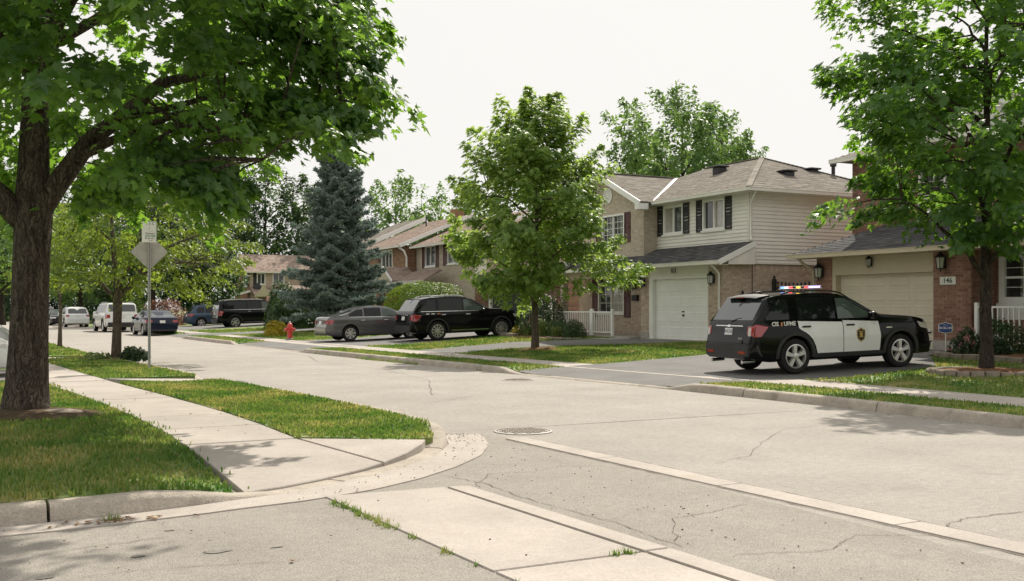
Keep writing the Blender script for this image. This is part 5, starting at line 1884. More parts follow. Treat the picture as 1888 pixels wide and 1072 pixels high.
    def doors(s, root, cuts, paint, z0=0.42, rear_cut=None, handles='plastic_dark'):
        for sg in (-1, 1):
            for k in range(len(cuts) - 1):
                a, b = cuts[k] + .008, cuts[k + 1] - .008
                zt = float(np.interp((a + b) / 2, [0, s.L], s.belt)) - .02
                poly = [(a, z0), (b, z0), (b, zt), (a, zt)]
                if k == 0 and rear_cut: poly = [(a + rear_cut, z0), (b, z0), (b, zt), (a, zt), (a + rear_cut * .2, zt - .2), (a + rear_cut * .65, z0 + .3)]
                if k == len(cuts) - 2: poly = [p if p[0] != b else (b + (0.03 if p[1] == z0 else 0), p[1]) for p in poly]
                d = s.side_patch('door', paint, root, poly, sg, 0.007, m=10, n=10)
                hx = a + .16 if k == 0 else a + .14
                if k == 0: hx = a + .14
                hz = zt - .10
                y = s.side_y(hx, hz)
                mb = MB(); mb.bbox(*sorted((hx - .10 - s.x0, hx + .10 - s.x0)), *sorted((sg * (y + .01), sg * (y + .045))), hz - .018, hz + .018, .008)
                mb.build('handle', handles, d)

    def mirrors(s, root, x, z, material):
        for sg in (-1, 1):
            y = s.side_y(x, z)
            mb = MB(); mb.bbox(*sorted((x - .09 - s.x0, x + .05 - s.x0)), *sorted((sg * (y + .03), sg * (y + .22))), z - .07, z + .09, .03)
            mb.tube([s.P(x, sg * (y - .02), z - .02), s.P(x, sg * (y + .06), z - .01)], .03, 6)
            mb.build('mirror', material, root, angle=40)

    def plate(s, root, z, text=None, w=.15, h=.075):
        o = s.rear_patch('licence_plate', 'plate', root, [(-w, z - h), (w, z - h), (w, z + h), (-w, z + h)], 0.02, m=2, n=2)
        if text:
            x = s.rear_x(0, z)
            text_mesh('plate_text', text, .10, 'sign_blue', o, Matrix.Translation(s.P(x - .024, 0, z)) @ Matrix(((0, 0, -1, 0), (-1, 0, 0, 0), (0, 1, 0, 0), (0, 0, 0, 1))), extrude=.001)

    def lamp(s, root, z0, z1, ylen, xlen, name='tail_light', material='lamp_red', slant=0.0):
        for sg in (-1, 1):
            ymax = s.W / 2 - .06
            inner = ymax - ylen
            t = empty(name, (0, 0, 0), 0, root)
            poly = [(sg * inner, z0 + .03), (sg * ymax, z0), (sg * ymax, z1), (sg * (inner), z1 - .02)]
            s.rear_patch('rear_lens', material, t, poly, 0.012, m=5, n=6)
            x0 = s.rear_x(ymax, (z0 + z1) / 2)
            poly = [(x0 - .01, z0), (x0 + xlen * .45, z0), (x0 + xlen * (1 + slant), z1 - .01), (x0 - .01 + max(0, s.rear_x(ymax, z1) - x0), z1)]
            s.side_patch('side_lens', material, t, poly, sg, 0.010, m=5, n=6)

    def headlamp(s, root, z0, z1, ylen, xlen):
        for sg in (-1, 1):
            ymax = s.hw(s.L - .12)
            xs0 = s.front_x(ymax, (z0 + z1) / 2)
            t = empty('headlight', (0, 0, 0), 0, root)
            s.front_patch('lens', 'lamp_clear', t, [(sg * (ymax - ylen), z0 + .02), (sg * ymax, z0), (sg * ymax, z1), (sg * (ymax - ylen), z1 - .03)], 0.012, m=5, n=6)
            s.side_patch('side_lens', 'lamp_clear', t, [(xs0 - xlen, z0 + .05), (xs0 + .01, z0), (xs0 + .01, z1 - .03), (xs0 - xlen * 1.3, z1)], sg, .010, m=4, n=6)

    def bumpers(s, root, material, z0, z1, front=True):
        w = s.W / 2 - .03
        s.rear_patch('rear_bumper', material, root, [(-w, z0), (w, z0), (w, z1), (-w, z1)], 0.03, m=5, n=16, thick=.06)
        if front:
            w = s.W / 2 - .16
            s.front_patch('front_bumper', material, root, [(-w, z0 - .02), (w, z0 - .02), (w, z1 - .1), (-w, z1 - .1)], 0.025, m=4, n=16, thick=.06)

    def sills(s, root, material, z0=.26, z1=.42, chrome=False):
        a, b = s.axles[0] + s.R + .12, s.axles[1] - s.R - .12
        for sg in (-1, 1):
            s.side_patch('sill', material, root, [(a, z0), (b, z0), (b, z1), (a, z1)], sg, .014, m=3, n=6)
            if chrome:
                s.side_patch('sill_trim', 'chrome', root, [(a + .1, z1 - .05), (b - .1, z1 - .05), (b - .1, z1 - .015), (a + .1, z1 - .015)], sg, .024, m=2, n=6)

    def rails(s, root, material, x0, x1):
        for sg in (-1, 1):
            pts = []
            for k in range(9):
                x = x0 + (x1 - x0) * k / 8
                sec = s.section(x)
                pts.append(s.P(x, sg * (sec[11][0] - .04), sec[11][1] + (.015 if k in (0, 8) else .055)))
            mb = MB(); mb.tube(pts, .018, 6); mb.build('roof_rail', material, root)


def place(root, c, wheel_xy, z, head, slope=0.0, near=-1):
    """Put the near-side rear wheel on wheel_xy, heading in degrees from +X."""
    h = R(head)
    f, l = Vector((math.cos(h), math.sin(h))), Vector((-math.sin(h), math.cos(h)))
    p = Vector(wheel_xy) + f * (c.x0 - c.axles[0]) - l * (near * (c.W / 2 - .1))
    root.location = (p.x, p.y, z + (c.x0 - c.axles[0]) * math.tan(slope))
    root.rotation_euler = (0, -slope, h)


# ------------------------------------------------------------ police utility car
SUV = dict(L=5.0, W=2.0, profile=[(0, .62), (.0, .74), (.05, .80), (.09, 1.10), (.14, 1.16), (.50, 1.67), (.60, 1.72), (.95, 1.76), (1.6, 1.785), (2.25, 1.775), (2.62, 1.71), (3.42, 1.27), (3.62, 1.235), (4.40, 1.17), (4.82, 1.08), (4.96, .88), (5.0, .62)],
           belt=(1.17, 1.12), axles=(1.14, 4.01), R_=.385, tumble=.21, zb=.27)
root = tag(empty('police_car'), 'black and white police utility car with lit light bar in the driveway', 'police car')
c = Car(**SUV)
c.body('paint_black', root)
c.glass(root, .36, .80, 2.56, 3.36, [(.40, 1.02), (1.26, 2.24), (2.31, 3.30)], ['car_glass', 'car_glass', 'car_glass_clear'], gap=.0, rear_z=(1.20, 1.655))
for sg in (-1, 1):
    zt = 1.12
    d1 = c.side_patch('rear_door', 'paint_white', root, [(1.71, .43), (2.40, .43), (2.40, zt + .01), (1.22, zt + .03), (1.23, 1.0), (1.30, .95), (1.46, .87), (1.58, .75), (1.66, .60)], sg, .008, m=14, n=12)
    d2 = c.side_patch('front_door', 'paint_white', root, [(2.42, .43), (3.40, .43), (3.44, .75), (3.38, zt - .02), (2.42, zt + .01)], sg, .008, m=14, n=12)
    for d, hx in ((d1, 1.42), (d2, 2.60)):
        y = c.side_y(hx, .985 + .04)
        mb = MB(); mb.bbox(*sorted((hx - .11 - c.x0, hx + .11 - c.x0)), *sorted((sg * (y + .012), sg * (y + .05))), 1.005, 1.045, .01); mb.build('handle', 'plastic_dark', d)
        mb = MB(); mb.bbox(*sorted((hx - .07 - c.x0, hx + .07 - c.x0)), *sorted((sg * (y + .009), sg * (y + .018))), .97, 1.002, .004); mb.build('handle_recess', 'chrome', d)
    # badge on the front door
    bx, bz = 2.88, .80
    y = c.side_y(bx, bz) + .012
    sh = [(0, -.17), (-.09, -.11), (-.115, -.02), (-.115, .10), (-.06, .115), (0, .155), (.06, .115), (.115, .10), (.115, -.02), (.09, -.11)]
    for sc, mt, nm, oo in ((1.0, 'gold', 'badge', 0.0), (.86, 'badge_black', 'badge_field', .003), (.35, 'gold', 'badge_emblem', .006)):
        mb = MB(); mb.prism([(a * sc, b * sc) for a, b in sh], y + oo, y + oo + .003, lambda a, b, h: c.P(bx + a, sg * h, bz + b)); mb.build(nm, mt, d2)
    for bb in (-.055, .065):
        mb = MB(); mb.box(*sorted((bx - .06 - c.x0, bx + .06 - c.x0)), *sorted((sg * (y + .006), sg * (y + .009))), bz + bb - .008, bz + bb + .008); mb.build('badge_bar', 'gold', d2)
    # lettering on the rear quarter
    for tx, body_, mt in ((.62, 'CIS', 'decal_white'), (1.00, 'UPME', 'decal_white')):
        yy = c.side_y(tx, 1.10) + .008
        M4 = Matrix(((1, 0, 0, 0), (0, 0, -1, 0), (0, 1, 0, 0), (0, 0, 0, 1))) if sg < 0 else Matrix(((-1, 0, 0, 0), (0, 0, 1, 0), (0, 1, 0, 0), (0, 0, 0, 1)))
        t = text_mesh('lettering', body_, .125, mt, root, Matrix.Translation(c.P(tx, sg * yy, 1.10)) @ M4, extrude=.004, bold=.003)
    mb = MB(); q = c.side_y(.79, 1.10) + .006; mb.box(*sorted((.765 - c.x0, .81 - c.x0)), *sorted((sg * q, sg * (q + .006))), 1.055, 1.14); mb.build('decal', 'decal_orange', root)
    mb = MB(); q = c.side_y(3.66, .93) + .004; mb.box(*sorted((3.60 - c.x0, 3.76 - c.x0)), *sorted((sg * q, sg * (q + .006))), .92, .94); mb.build('fender_badge', 'chrome', root)
c.wheels(root, 5, 'five')
c.arches(root, 'plastic_dark', .075, .02)
c.bumpers(root, 'plastic_dark', .36, .66)
c.sills(root, 'plastic_dark', .28, .43)
c.mirrors(root, 3.20, 1.21, 'paint_black')
c.lamp(root, .84, 1.11, .19, .29, slant=.25)
for sg in (-1, 1):
    c.rear_patch('reversing_lamp', 'lamp_clear', root, [(sg * .80, .86), (sg * .885, .86), (sg * .885, 1.03), (sg * .80, 1.03)], .018, m=3, n=3)
    c.rear_patch('reflector', 'lamp_red', root, [(sg * .50, .47), (sg * .78, .47), (sg * .76, .53), (sg * .52, .53)], .04, m=2, n=4, thick=.03)
    mb = MB(); mb.tube([c.P(.30, sg * .62, .30), c.P(-.02, sg * .62, .29)], .042, 10); mb.build('exhaust_pipe', 'chrome', root, angle=40)
c.headlamp(root, .86, 1.04, .32, .24)
c.plate(root, .95, 'BVCZA')
c.rear_patch('tailgate_strip', 'paint_black', root, [(-.62, .70), (.62, .70), (.62, .76), (-.62, .76)], .02, m=2, n=8)
c.rear_patch('tailgate_trim', 'chrome', root, [(-.55, 1.065), (.55, 1.065), (.55, 1.085), (-.55, 1.085)], .014, m=2, n=8)
c.rear_patch('emblem', 'chrome', root, [(-.06, 1.05), (.06, 1.05), (.045, 1.10), (-.045, 1.10)], .022, m=3, n=4)
text_mesh('model_lettering', 'SES 4X', .055, 'chrome', root, Matrix.Translation(c.P(c.rear_x(-.5, .80) - .018, -.52, .80)) @ Matrix(((0, 0, -1, 0), (-1, 0, 0, 0), (0, 1, 0, 0), (0, 0, 0, 1))), extrude=.002)
mb = MB()                                                       # roof spoiler over the rear window
rs = []
for x, z, w in ((.40, 1.690, .60), (.43, 1.715, .63), (.70, 1.765, .68), (.72, 1.73, .68)):
    rs.append([c.P(x, y, z - .03 * (y / .7) ** 2) for y in np.linspace(-w, w, 12)])
mb.rings(rs, False, closed=False); mb.rings([rs[-1], rs[0]], False, closed=False)
mb.build('spoiler', 'plastic_dark', root, angle=40)
mb = MB(); mb.box(.385 - c.x0, .41 - c.x0, -.14, .14, 1.685, 1.705); mb.build('brake_light', 'lamp_red', root)
mb = MB(); mb.tube([c.P(.13, -.02, 1.17), c.P(.19, -.22, 1.23), c.P(.20, -.36, 1.24)], .016, 6); mb.build('wiper', 'plastic_dark', root)
mb = MB(); mb.tube([c.P(.95, .0, 1.76), c.P(.90, 0, 1.80), c.P(.80, 0, 1.80)], [.04, .03, .01], 6); mb.build('antenna', 'plastic_dark', root)
c.rails(root, 'plastic_dark', .95, 2.75)
lb = empty('light_bar', c.P(2.0, 0, 1.80), 0, root)
mb = MB(); mb.bbox(-.13, .13, -.66, .66, .05, .07, .008); mb.bbox(-.12, .12, -.64, .64, .108, .122, .005)
for y in (-.45, .45): mb.box(-.06, .06, y - .04, y + .04, -.03, .05)
mb.build('bar_frame', 'decal_white', lb)
segs = ['glow_violet', 'glow_red', 'badge_black', 'glow_amber', 'badge_black', 'glow_red', 'glow_white', 'glow_blue']
for k, mt in enumerate(segs):
    y0 = -.62 + k * .155
    mb = MB(); mb.bbox(-.115, .115, y0 + .006, y0 + .149, .0705, .1075, .010); mb.build('light_segment', mt, lb)
pb = empty('push_bumper', c.P(5.06, 0, .45), 0, root)
for y in (-.32, .32):
    mb = MB(); mb.tube([(-.06, y, -.02), (.08, y, .02), (.10, y, .25), (.06, y, .50), (.02, y, .56)], .04, 8); mb.build('upright', 'black_metal', pb, angle=50)
for z in (.10, .30, .47):
    mb = MB(); mb.tube([(.09, -.70 if z < .4 else -.34, z), (.10, -.3, z), (.10, .3, z), (.09, .70 if z < .4 else .34, z)], .028, 8); mb.build('cross_bar', 'black_metal', pb, angle=50)
place(root, c, (15.42, 16.75), 0.172, -7.0, 0.03)
root.scale = (.965, .965, .975)

# ------------------------------------------------------------ other utility cars, sedans, pick-up
def utility(label, paint, wheel, z, head, name='parked_car', cat='car', spec=SUV, spokes=10, style='thin', glass_=('car_glass', 'car_glass', 'car_glass_clear'), chrome=True, trim='plastic_dark', near=-1, slope=0.03, pill=((.40, 1.10), (1.22, 2.28), (2.34, 3.30)), g=(.36, .80, 2.56, 3.36), cuts=(1.26, 2.34, 3.40), plate_=None, lampz=(.80, 1.08), rear_z=(1.20, 1.655)):
    root = tag(empty(name), label, cat)
    c = Car(**spec)
    c.body(paint, root)
    c.glass(root, *g, list(pill), list(glass_), gap=.07, trimline='chrome' if chrome else None, rear_z=rear_z)
    c.doors(root, cuts, paint, .43, .42, 'chrome' if chrome else trim)
    c.wheels(root, spokes, style)
    c.arches(root, trim, .055, .014)
    c.bumpers(root, trim if chrome else paint, .36, .64)
    c.sills(root, trim, .28, .42, chrome)
    c.mirrors(root, g[3] - .2, c.belt[0] - .02, paint)
    c.lamp(root, lampz[0], lampz[1], .22, .32, slant=.2)
    c.headlamp(root, lampz[0], lampz[1] - .10, .30, .22)
    c.plate(root, (lampz[0] + lampz[1]) / 2 - .02)
    c.rails(root, 'plastic_dark' if not chrome else 'chrome', g[1] + .1, g[2] - .15)
    c.rear_patch('tailgate_trim', 'chrome', root, [(-.5, lampz[1] - .04), (.5, lampz[1] - .04), (.5, lampz[1] - .015), (-.5, lampz[1] - .015)], .012, m=2, n=8)
    mb = MB(); mb.tube([c.P(.9, .1, c.top(.95)), c.P(.8, .1, c.top(.95) + .10)], [.02, .004], 5); mb.build('antenna', 'plastic_dark', root)
    place(root, c, wheel, z, head, slope, near)
    return root, c


r_, c_ = utility('glossy black utility car beside the grey sedan in the driveway', 'paint_black', (16.4, 38.2), .265, 0.0)
sg = -1
for tx in (.72, .95, 1.2):
    q = c_.side_y(tx, 1.085) + .006
    mb = MB(); mb.box(*sorted((tx - .07 - c_.x0, tx + .07 - c_.x0)), -q - .006, -q, 1.06, 1.10); mb.build('decal', 'decal_white' if tx < 1 else 'decal_orange', r_)

SEDAN = dict(L=4.70, W=1.82, profile=[(0, .55), (.01, .78), (.06, .98), (.22, 1.06), (.70, 1.09), (1.38, 1.40), (1.85, 1.455), (2.45, 1.455), (2.85, 1.38), (3.55, 1.00), (3.75, .96), (4.25, .88), (4.58, .74), (4.68, .58), (4.70, .48)],
             belt=(1.01, .93), axles=(1.02, 3.70), R_=.325, tumble=.26, zb=.20)


def sedan(label, paint, wheel, z, head, spokes=7, style='cover', near=-1, slope=0.03, name='parked_car', spec=SEDAN, rimmat='alloy'):
    root = tag(empty(name), label, 'car')
    c = Car(**spec)
    c.body(paint, root)
    c.glass(root, .72, 1.36, 2.80, 3.50, [.95, 1.62, 2.42, 3.30], ['car_glass', 'car_glass', 'car_glass_clear'], gap=.06, drop=.085, trimline='chrome')
    c.doors(root, (1.42, 2.44, 3.40), paint, .34, .22, 'chrome')
    c.wheels(root, spokes, style, rimmat)
    c.arches(root, paint, .03, .008)
    c.bumpers(root, paint, .28, .60)
    c.sills(root, paint, .22, .33)
    c.mirrors(root, 3.25, .99, paint)
    c.lamp(root, .72, .93, .30, .26, slant=.1)
    c.headlamp(root, .62, .76, .34, .28)
    c.plate(root, .80)
    c.rear_patch('boot_lip', paint, root, [(-.6, .985), (.6, .985), (.6, 1.01), (-.6, 1.01)], .02, m=2, n=8)
    c.rear_patch('lower_trim', 'plastic_dark', root, [(-.6, .27), (.6, .27), (.6, .36), (-.6, .36)], .04, m=2, n=8)
    place(root, c, wheel, z, head, slope, near)
    return root, c


sedan('dark grey sedan parked in the driveway behind the hydrant', 'paint_grey', (13.75, 41.2), .185, 0.0)
BIG = dict(L=5.6, W=2.04, profile=[(0, .60), (.0, .74), (.05, .80), (.06, 1.20), (.10, 1.30), (.24, 1.80), (.40, 1.89), (1.5, 1.925), (3.0, 1.91), (3.35, 1.85), (4.02, 1.32), (4.3, 1.27), (5.1, 1.20), (5.45, 1.10), (5.57, .92), (5.6, .62)],
           belt=(1.25, 1.20), axles=(1.18, 4.48), R_=.40, tumble=.15, zb=.32)
utility('long black utility vehicle parked beyond the yellow bush', 'paint_black', (15.5, 70.8), .20, 2.0, spec=BIG, spokes=6, style='cover', pill=(.45, 2.0, 3.0, 3.95), glass_=('car_glass', 'car_glass', 'car_glass_clear'),
        g=(.20, .42, 3.28, 3.98), cuts=(2.0, 3.0, 3.95), lampz=(.86, 1.20), rear_z=(1.34, 1.80))
SMALL = dict(L=4.55, W=1.82, profile=[(0, .60), (.0, .74), (.05, .82), (.10, 1.02), (.18, 1.08), (.50, 1.50), (.62, 1.58), (1.1, 1.65), (1.9, 1.665), (2.5, 1.62), (2.8, 1.54), (3.5, 1.08), (3.7, 1.04), (4.2, .94), (4.45, .78), (4.53, .62), (4.55, .5)],
             belt=(1.08, .98), axles=(.95, 3.57), R_=.345, tumble=.24, zb=.22)
SMALLK = dict(spec=SMALL, pill=(.62, 1.25, 2.15, 3.35), g=(.42, .80, 2.72, 3.42), cuts=(1.28, 2.2, 3.2), lampz=(.84, 1.05), rear_z=(1.12, 1.52))
utility('slate blue crossover parked beside the red shrubs', 'paint_blue', (14.6, 78.0), .12, 2.0, spokes=5, style='five', chrome=False, **SMALLK)
# along the far kerb, seen from behind
sedan('dark navy sedan parked at the kerb behind the white utility car', 'paint_navy', (8.32, 61.3), .0, 93.0, near=1, slope=0, spokes=10, style='thin')
utility('tall white utility car parked at the kerb ahead of the navy sedan', 'paint_white', (7.25, 71.6), .0, 93.5, spec=BIG, spokes=6, style='cover', pill=(.45, 2.0, 3.0, 3.95), glass_=('car_glass',) * 3,
        g=(.20, .42, 3.28, 3.98), cuts=(2.0, 3.0, 3.95), near=1, slope=0, lampz=(.86, 1.20), rear_z=(1.34, 1.80))
utility('small white hatchback far down the street', 'paint_white', (6.25, 90.5), .0, 94.0, near=1, slope=0, chrome=False, **SMALLK)
sedan('black car facing us far down the street beside the white hatchback', 'paint_black', (7.15, 102.5), .0, -87.0, near=1, slope=0)
utility('dark maroon utility car farthest down the street', 'paint_maroon', (4.75, 106.0), .0, 95.0, near=1, slope=0, chrome=False, **SMALLK)
# near side driveway: nose towards the street
r_, c_ = sedan('white sedan nose just showing behind the big maple trunk', 'paint_white', (-2.98, 23.75), .17, 0.0, slope=-0.015)
utility('silver car beyond the white sedan at the picture edge', 'paint_silver', (-2.72, 33.2), .19, 0.0, slope=-0.01, chrome=False, **SMALLK)

# ============================================================ TREES AND PLANTS
def leaf_template(kind):
    if kind == 'maple':
        half = [(0.0, -0.02), (0.20, -0.10), (0.17, 0.06), (0.50, 0.10), (0.34, 0.26), (0.52, 0.52), (0.20, 0.44), (0.19, 0.66), (0.0, 1.0)]
    elif kind == 'star':
        half = [(0.0, 0.0), (0.36, 0.02), (0.24, 0.22), (0.46, 0.50), (0.17, 0.46), (0.0, 1.0)]
    elif kind == 'oval':
        half = [(0.0, 0.0), (0.26, 0.38), (0.0, 1.0)]
    else:                                              # needle
        half = [(0.0, 0.0), (0.10, 0.4), (0.0, 1.0)]
    pts = half + [(-x, y) for x, y in half[-2:0:-1]]
    V = [(x, y - 0.35, -0.35 * abs(x) - 0.16 * (y - .3) ** 2) for x, y in pts]
    if kind in ('maple', 'star'):
        V = [(0, -0.05, 0.03)] + V
        n = len(pts)
        F = [(0, 1 + i, 1 + (i + 1) % n) for i in range(n)]
    else:
        F = [(0, 1, 2), (0, 2, 3)]
    return np.array(V), np.array(F)


TEMPL = {k: leaf_template(k) for k in ('maple', 'star', 'oval', 'needle')}


def leaf_mesh(name, P, N, Hd, size, kind, material):
    T, F = TEMPL[kind]
    N = N / np.linalg.norm(N, axis=1, keepdims=True)
    Hd = Hd - N * np.sum(Hd * N, axis=1, keepdims=True)
    Hd = Hd / np.maximum(1e-6, np.linalg.norm(Hd, axis=1, keepdims=True))
    S = np.cross(Hd, N)
    V = P[:, None, :] + size[:, None, None] * (T[None, :, 0:1] * S[:, None, :] + T[None, :, 1:2] * Hd[:, None, :] + T[None, :, 2:3] * N[:, None, :])
    k = len(T)
    Fa = (np.arange(len(P)) * k)[:, None, None] + F[None]
    return npmesh(name, V.reshape(-1, 3), Fa.reshape(-1, 3), material)


def cluster_leaves(C, O, rc, n, size, flat=0.55, droop=0.18, up=0.7, seed=0, rise=0.25, elong=1.0):
    """Leaves in pointed sprays: each runs outward from its centre C along O, thinning to the tip."""
    g = np.random.default_rng(seed)
    m = len(C)
    cnt = np.maximum(8, (n * g.uniform(0.55, 1.45, m))).astype(int)
    idx = np.repeat(np.arange(m), cnt)
    rcs = (rc * g.uniform(0.7, 1.3, m))[idx]
    A = O + np.array([0, 0, rise]) + g.normal(0, .22, O.shape)
    A /= np.linalg.norm(A, axis=1, keepdims=True)
    Ac = A[idx]
    t = g.uniform(-.55, 1.15, len(idx))
    D = g.normal(0, 1, (len(idx), 3))
    D /= np.linalg.norm(D, axis=1, keepdims=True)
    rad = g.random(len(idx)) ** 0.45
    D = D * rad[:, None]
    D[:, 2] *= flat
    taper = 1 - .62 * np.clip(t, 0, 1.1)
    P = C[idx] + Ac * (rcs * elong * t)[:, None] + D * (rcs * .8 * taper)[:, None]
    P[:, 2] -= droop * rcs * (np.clip(t, 0, 1.2) ** 2 + .5 * rad ** 2)
    Oc = O[idx]
    N = np.stack([D[:, 0] * .5, D[:, 1] * .5, np.full(len(idx), up)], 1) + Oc * 0.45 + g.normal(0, .40, (len(idx), 3))
    Hd = D * 0.8 + Oc * 0.8 + g.normal(0, .5, (len(idx), 3)); Hd[:, 2] -= 0.7
    sz = size * g.uniform(0.5, 1.25, len(idx)) * (0.85 + 0.3 * g.random(m))[idx]
    return P, N, Hd, sz


def curve_pts(a, b, sag=0.0, n=6, wob=0.05):
    a, b = Vector(a), Vector(b)
    out = []
    for k in range(n + 1):
        t = k / n
        p = a.lerp(b, t)
        p.z += sag * math.sin(PI * t)
        if 0 < k < n:
            p += Vector((random.gauss(0, wob), random.gauss(0, wob), random.gauss(0, wob * .6)))
        out.append(p)
    return out


def make_tree(label, base, trunk, trunk_r, limbs, clusters, rc, n_leaf, size, kind, leafmat, bark, name='tree', cat='tree', group=None, flat=.55, droop=.18, twig=0.010, axis_top=None, seed=1, up=.7, twigs=True, rise=.25, elong=1.0):
    """trunk: list of points; limbs: list of (points, r0, r1); clusters: array of centres."""
    root = tag(empty(name, base), label, cat, group)
    B = Vector(base)
    mb = MB()
    tp = [Vector(p) - B for p in trunk]
    # a little unevenness along the trunk
    mb.tube(tp, trunk_r, 14)
    t_o = mb.build('trunk', bark, root, smooth=True)
    samples = [p for p in tp[len(tp) // 3:]]
    if limbs:
        mb = MB()
        for pts, r0, r1 in limbs:
            q = [Vector(p) - B for p in pts]
            mb.tube(q, list(np.linspace(r0, r1, len(q))), 8)
            samples += q[1:]
            for a, b in zip(q, q[1:]): samples.append((a + b) / 2)
        mb.build('limbs', bark, root, smooth=True)
    C = np.asarray(clusters) - np.array(base)
    Sm = np.array([tuple(s) for s in samples])
    if twigs:
        mb = MB()
        for c in C:
            d = np.linalg.norm(Sm - c, axis=1) + np.maximum(0, Sm[:, 2] - c[2]) * 1.5
            s = Sm[int(np.argmin(d))]
            if np.linalg.norm(s - c) > 1.7: continue
            mid = (Vector(s) + Vector(c)) / 2 + Vector((0, 0, 0.06))
            mb.tube([s, mid, c], [twig * 1.8, twig * 1.2, twig * .5], 4, caps=False)
        mb.build('twigs', bark, root)['kind'] = 'stuff'
    ctr = C.mean(axis=0)
    O = C - np.array([ctr[0], ctr[1], ctr[2] * .7])
    O[:, 2] *= .4
    O /= np.maximum(1e-6, np.linalg.norm(O, axis=1, keepdims=True))
    P, N, Hd, sz = cluster_leaves(C, O, rc, n_leaf, size, flat, droop, up, seed, rise, elong)
    obj('crown', leaf_mesh('crown', P, N, Hd, sz, kind, leafmat), root)
    return root


def profile_clusters(base, prof, n, seed, shell=.5, lump=.16, lean=(0, 0)):
    g = np.random.default_rng(seed)
    zs, rs = [p[0] for p in prof], [p[1] for p in prof]
    out = []
    ph = g.uniform(0, 6.28, 3)
    rm = max(rs)
    while len(out) < n:
        z = g.uniform(zs[0], zs[-1])
        r = np.interp(z, zs, rs)
        if g.random() > (r / rm) ** 1.3 + .06: continue
        a = g.uniform(0, 2 * PI)
        q = (shell + (1 - shell) * g.random() ** .5) if g.random() < .72 else g.random() ** .5
        lr = 1 + lump * math.sin(2 * a + z * 1.3 + ph[0]) + lump * math.sin(3 * a - z * 2.1 + ph[1])
        rr = r * q * lr
        t = (z - zs[0]) / (zs[-1] - zs[0])
        out.append((base[0] + rr * math.cos(a) + lean[0] * t, base[1] + rr * math.sin(a) + lean[1] * t, base[2] + z - .12 * (rr / rm) ** 2))
    return np.array(out)


def profile_tree(label, base, height, trunk_r, prof, n, rc, n_leaf, size, kind, leafmat, bark, n_limbs=12, fork=None, seed=1, lump=.16, lean=(0, 0), **kw):
    random.seed(seed)
    B = Vector(base)
    top = B + Vector((lean[0], lean[1], height * .88))
    tr = [B + Vector((0, 0, -.05)), B + Vector((0, 0, .12)), B + Vector((0.01, 0, .6))]
    for k in range(1, 8):
        p = B.lerp(top, k / 7)
        if p.z > B.z + .7: tr.append(p + Vector((random.gauss(0, .03), random.gauss(0, .03), 0)))
    zz = [(p.z - B.z) / height for p in tr]
    rad = [trunk_r * (1.35 if z <= 0.01 else 1.12 if z < .03 else max(.08, 1 - z * 1.02)) for z in zz]
    zs, rs = [p[0] for p in prof], [p[1] for p in prof]
    limbs = []
    for k in range(n_limbs):
        t = k / max(1, n_limbs - 1)
        z0 = zs[0] * .75 + (height * .72 - zs[0] * .75) * t
        a = k * 2.4 + seed
        z1 = z0 + (height * .14) * (1.2 - t * .4)
        r1 = float(np.interp(z1, zs, rs)) * .78
        p0 = B.lerp(top, z0 / (height * .88)) if z0 < height * .88 else top
        e = Vector((B.x + lean[0] * t + r1 * math.cos(a), B.y + lean[1] * t + r1 * math.sin(a), B.z + z1))
        limbs.append((curve_pts(p0, e, .12 * r1, 6, .05), trunk_r * (.46 - .22 * t), .012))
    C = profile_clusters(base, prof, n, seed, lump=lump, lean=lean)
    return make_tree(label, base, tr, rad, limbs, C, rc, n_leaf, size, kind, leafmat, bark, seed=seed, **kw)


# ------------------------------------------------------------ the big maple at the left edge
random.seed(3)
B = (0.55, 15.25, 0.16)
trunk = [(0.55, 15.25, 0.05), (0.56, 15.25, 0.22), (0.58, 15.25, .55), (0.60, 15.26, 1.1), (0.62, 15.26, 1.8), (0.64, 15.25, 2.4), (0.66, 15.24, 2.9), (0.66, 15.26, 3.4), (0.68, 15.2, 4.4), (0.8, 15.1, 5.8), (1.0, 15.0, 7.4), (1.1, 14.9, 8.8)]
trad = [.37, .315, .27, .245, .232, .232, .245, .20, .165, .14, .10, .05]
g = np.random.default_rng(5)
limbs = [
    (curve_pts((0.66, 15.24, 2.75), (1.35, 15.0, 3.85), .06, 5, .01), .16, .12),
    (curve_pts((1.35, 15.0, 3.85), (3.2, 14.2, 4.9), .25, 6, .05), .12, .05),
    (curve_pts((3.2, 14.2, 4.9), (4.5, 13.4, 5.1), .12, 6, .05), .05, .012),
    (curve_pts((0.60, 15.26, 2.7), (-0.35, 15.3, 3.9), -.08, 6, .02), .17, .12),
    (curve_pts((-0.35, 15.3, 3.9), (-2.6, 15.6, 6.4), .2, 6, .06), .12, .03),
    (curve_pts((1.2, 15.0, 3.6), (3.4, 13.0, 4.0), .25, 6, .05), .07, .015),
    (curve_pts((0.68, 15.2, 4.2), (1.3, 10.4, 5.3), .4, 6, .06), .09, .015),
    (curve_pts((0.68, 15.2, 4.6), (-1.2, 12.2, 5.6), .3, 6, .06), .08, .015),
    (curve_pts((0.7, 15.2, 5.0), (4.2, 15.5, 6.8), .3, 6, .06), .08, .02),
    (curve_pts((0.9, 15.0, 6.2), (2.8, 12.6, 8.0), .2, 6, .06), .06, .015),
    (curve_pts((0.75, 15.2, 5.0), (0.2, 18.6, 6.6), .2, 6, .06), .07, .015),
    (curve_pts((1.6, 14.8, 4.1), (4.0, 14.7, 4.5), .2, 6, .05), .06, .012),
    (curve_pts((2.6, 14.2, 4.4), (4.4, 13.1, 4.3), .15, 6, .05), .035, .010),
    (curve_pts((2.2, 13.6, 3.9), (3.1, 12.6, 3.4), .12, 6, .04), .03, .008),
]
C = []
